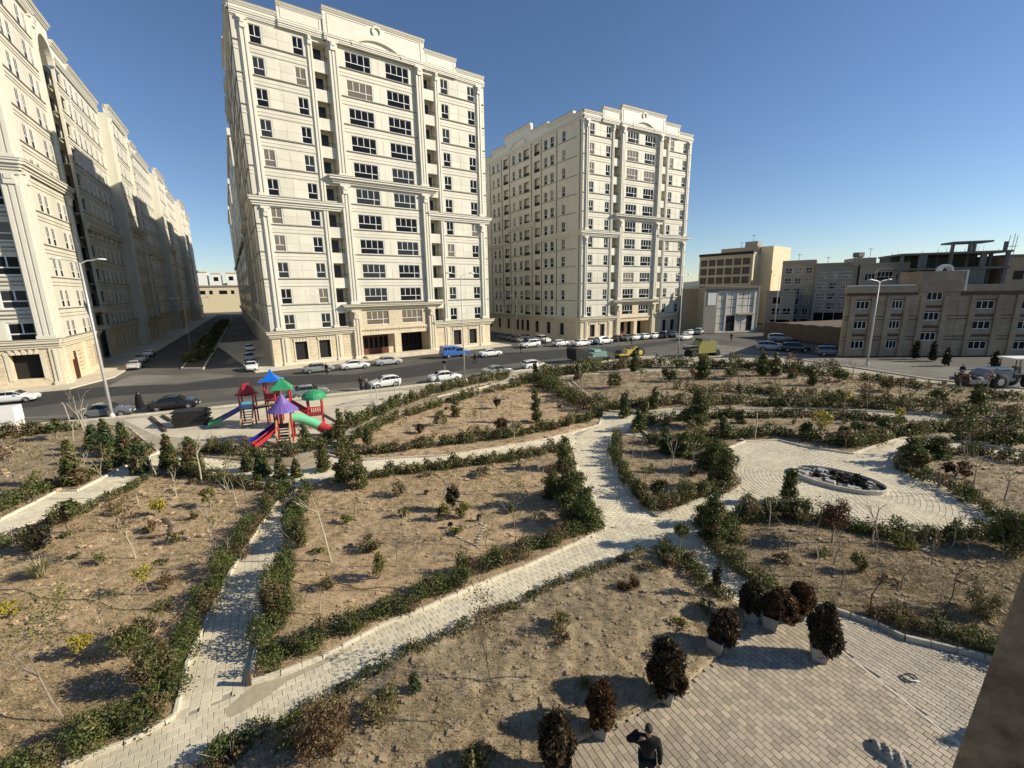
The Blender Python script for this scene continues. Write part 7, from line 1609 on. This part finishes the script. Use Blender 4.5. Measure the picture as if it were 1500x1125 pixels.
potted(*(6.40,12.05),1.35,.95,'drooping dark conifer with its white pot showing on the left',LDK,brown=.45,rz=.6,px=.25,py=.1)
potted(*(2.18,9.45),1.45,.85,'brown edged conifer in the box left of the man',LRB,brown=.5,rz=.4)
potted(*(0.90,8.39),1.7,.85,'dark upright conifer at the bottom edge left of the man',LDK,brown=.4,rz=.4)
potted(*(8.72,13.03),1.3,1.15,'rusty red brown conifer at the back of the group',LRB,brown=.8,rz=.5,px=.3)
potted(*(8.23,13.42),1.4,.8,'dark thin conifer between the rusty one and the drooping one',LDK,brown=.2,rz=.2,dens=.7)
potted(*(10.04,13.48),1.25,.9,'reddish conifer half hidden behind the lone dark one',LRB,brown=.7,rz=.8)
p_bush(*(-0.99,8.42,0.97),B8,.9,LOL,'round olive bush at the bottom edge',0,10,1.2); 
# ======================= small things =======================
p=(11.63,10.91); t=thing('hose_coil',(p[0],p[1],.04),.2,'small coil of black and white hose lying on the plaza','hose')
q=MB(); q.tube([(.2*math.cos(a*.5)*(1+.06*math.sin(a*2.3)),.14*math.sin(a*.5)*(1+.1*math.cos(a)),.03+.01*(a%3)) for a in range(0,30)],.017,6); q.build('black_hose',mat('black rubber',(.02,.02,.02),.5),t,smooth=True)
q=MB(); q.tube([(-.18,.02,.03),(-.1,-.1,.05),(.05,-.13,.05),(.12,-.16,.03)],.02,6); q.build('white_hose',M_WHITE,t,smooth=True)
p=(9.23,8.69); t=thing('cloth_sack',(p[0],p[1],.04),R(-58),'crumpled pale cloth sack lying on the plaza pavers near the wall','sack')
rs=np.random.RandomState(8); q=MB(); nx,ny=14,10
for i in range(nx):
    for j in range(ny):
        x=(i/(nx-1)-.5)*.85; yw=.13+.10*math.sin(math.pi*i/(nx-1)); a=math.pi*j/(ny-1); q.v.append((x+rs.normal(0,.008),-math.cos(a)*yw+rs.normal(0,.008),math.sin(a)*yw*.75*(1+.35*math.sin(i*1.7+j*1.3))+.005))
for i in range(nx-1):
    for j in range(ny-1): q.f.append((i*ny+j,(i+1)*ny+j,(i+1)*ny+j+1,i*ny+j+1)); q.m.append(0)
q.build('cloth',mat('pale sack cloth',(.27,.255,.215),.85,.2,14,.004),t); q=MB(); q.tube([(-.42,0,.05),(-.5,.06,.02)],[.05,.015],6); q.build('tied_end',mat('dark cloth strap',(.05,.05,.05),.9),t)
# drain like post at the bed corner
p=(-8.05,11.11); t=thing('corner_post',(p[0],p[1],.0),.3,'short dark post at the lower corner of the middle bed','post'); q=MB(); q.box(-.06,.06,-.06,.06,0,.48); q.build('shaft',M_BARKD,t); q=MB(); q.box(-.075,.075,-.075,.075,.48,.53); q.build('cap',M_MD,t)
# stone outlines on the soil
M_STW=mat('painted white stones',(.48,.42,.33),.8,.12,6,objrand=.2); M_STD=mat('dark edging stones',(.10,.075,.055),.9,.2,5,objrand=.2)
def outline(name,label,pts,m,s=.075,step=.19,close=True,cat='stone ring'):
    pts=[Vector(p) for p in pts]; t=thing(name,(pts[0].x,pts[0].y,.08),0,label,cat); rs=np.random.RandomState(len(label)); q=pts+([pts[0]] if close else [])
    for a,b in zip(q[:-1],q[1:]):
        n=max(1,int((b-a).length/step))
        for k in range(n):
            c=a.lerp(b,k/n)-pts[0]; v,f=clod(rs,10); mx=max(abs(e) for p in v for e in p); sc=s*rs.uniform(.8,1.2)/mx; mb=MB(); mb.v=[(p[0]*sc,p[1]*sc,p[2]*sc) for p in v]; mb.f=f; mb.m=[0]*len(f); mb.build('stone',m,t,Matrix.Translation((c.x,c.y,.03)))
outline('stone_outline','triangle outlined with white stones on the soil of the middle bed',[(-3.20,19.34),(-1.43,20.16),(-1.76,18.19)],M_STW,.07,.24)
outline('stone_outline','small peaked outline of white stones behind the dark round bush',[(-4.78,23.88),(-4.71,25.18),(-4.44,25.56),(-3.99,24.76),(-3.97,23.50)],M_STW,.05,.2)
outline('stone_outline','dark open edging of stones round a little shrub in the big left bed',[(-18.12,19.33),(-17.39,19.37),(-16.92,19.65),(-17.30,20.30),(-18.42,21.22)],M_STD,.09,.16,False)
p_bush(*(-17.95,19.81,0.45),B2,.45,LOL,'tiny shrub inside the dark edging',0,5,.8)
# rubble stones along the far kerb
t=thing('stone_blocks',(*(21.90,71.38),0),0,'row of pale broken kerb blocks beside the machines','stones')
for k in range(14):
    v,f=clod(rs,10); q=MB(); s_=7; q.v=[(p_[0]*s_,p_[1]*s_,p_[2]*s_) for p_ in v]; q.f=f; q.m=[0]*len(f); q.build('block',M_KERB,t,Matrix.Translation((k*.75,k*.12+rnd.uniform(-.2,.2),.1)))
# irrigation pipes: dark thin lines over the soil
for A_,B_,lb in (((-20.67,15.61),(-12.33,14.01),'black irrigation pipe across the big left bed'),((-9.86,15.86),(-4.47,15.19),'black irrigation pipe across the middle bed'),((11.61,15.17),(17.45,14.62),'black irrigation pipe across the bed right of the potted trees')):
    t=thing('irrigation_pipe',(A_[0],A_[1],.13),math.atan2(B_[1]-A_[1],B_[0]-A_[0]),lb,'pipe'); l=math.dist(A_,B_); q=MB(); q.tube([(l*k/12,.12*math.sin(k*1.3),.02*math.sin(k*2.1)) for k in range(13)],.014,5); q.build('tube',M_BUMP,t)
# ======================= near wall corner of the camera's building =======================
M_NEAR=mat('brown polished stone wall',(.075,.050,.031),.6,.0,22,.002,60,alt=(.24,.175,.115),detail=12,var2=.3,scale2=7)
nn=(10.49,8.46)
az_w=math.degrees(math.atan2(nn[0],nn[1])); D=1.15; zc=CAM_H-D*CAM_H/math.hypot(*nn)
t=link('wall_corner',None,None,Matrix.Translation((math.sin(R(az_w))*D,math.cos(R(az_w))*D,zc))@Matrix.Rotation(az2rz(az_w+80),4,'Z')@Matrix.Rotation(R(3.4),4,'Y')@Matrix.Translation((0,0,-zc)),'dark brown mottled stone corner of the near building at the right edge','wall')
q=MB(); q.prism([(0,0),(1.3,0),(1.3,.6),(.16,.6)],-.05,CAM_H+.02); o=q.build('facing',M_NEAR,t); b=o.modifiers.new('b','BEVEL'); b.width=.006; b.segments=2
# labels
from collections import defaultdict
G_=defaultdict(list)
for o,d,b,s in PLANTS: G_[(d,b)].append((s,o))
for (d,b),L_ in G_.items():
    L_.sort(key=lambda q:q[0]); n=len(L_); bb=b.replace('the ','').split()
    for i,(s,o) in enumerate(L_):
        short={B1:'corner bed by the grey sedan',B2:'big left bed',B3:'middle bed with stone triangle',B4:'reddish bed',B5:'wide far bed',B6:'bed above the round plaza',B7:'fan shaped bed',B8:'earth mound',B9:'bed right of the potted trees',B10:'bed right of the round plaza',B11:'small bed between right paths',B12:'strip by the playground'}.get(b,b)
        pre='' if n==1 else (ORD[i] if i<len(ORD) else 'rightmost')+' '
        o['label']=' '.join((pre+d+', '+short).split()[:16])
        if n>1: o['group']=d
        if o.name.split('.')[0] in ('bush','columnar_shrub','conifer') and 'group' not in o: o['group']='shrubs in the park beds'
        elif 'group' not in o and o.name.startswith('sapling'): o['group']='young trees in the park beds'
for o in scene.objects: o.select_set(False)
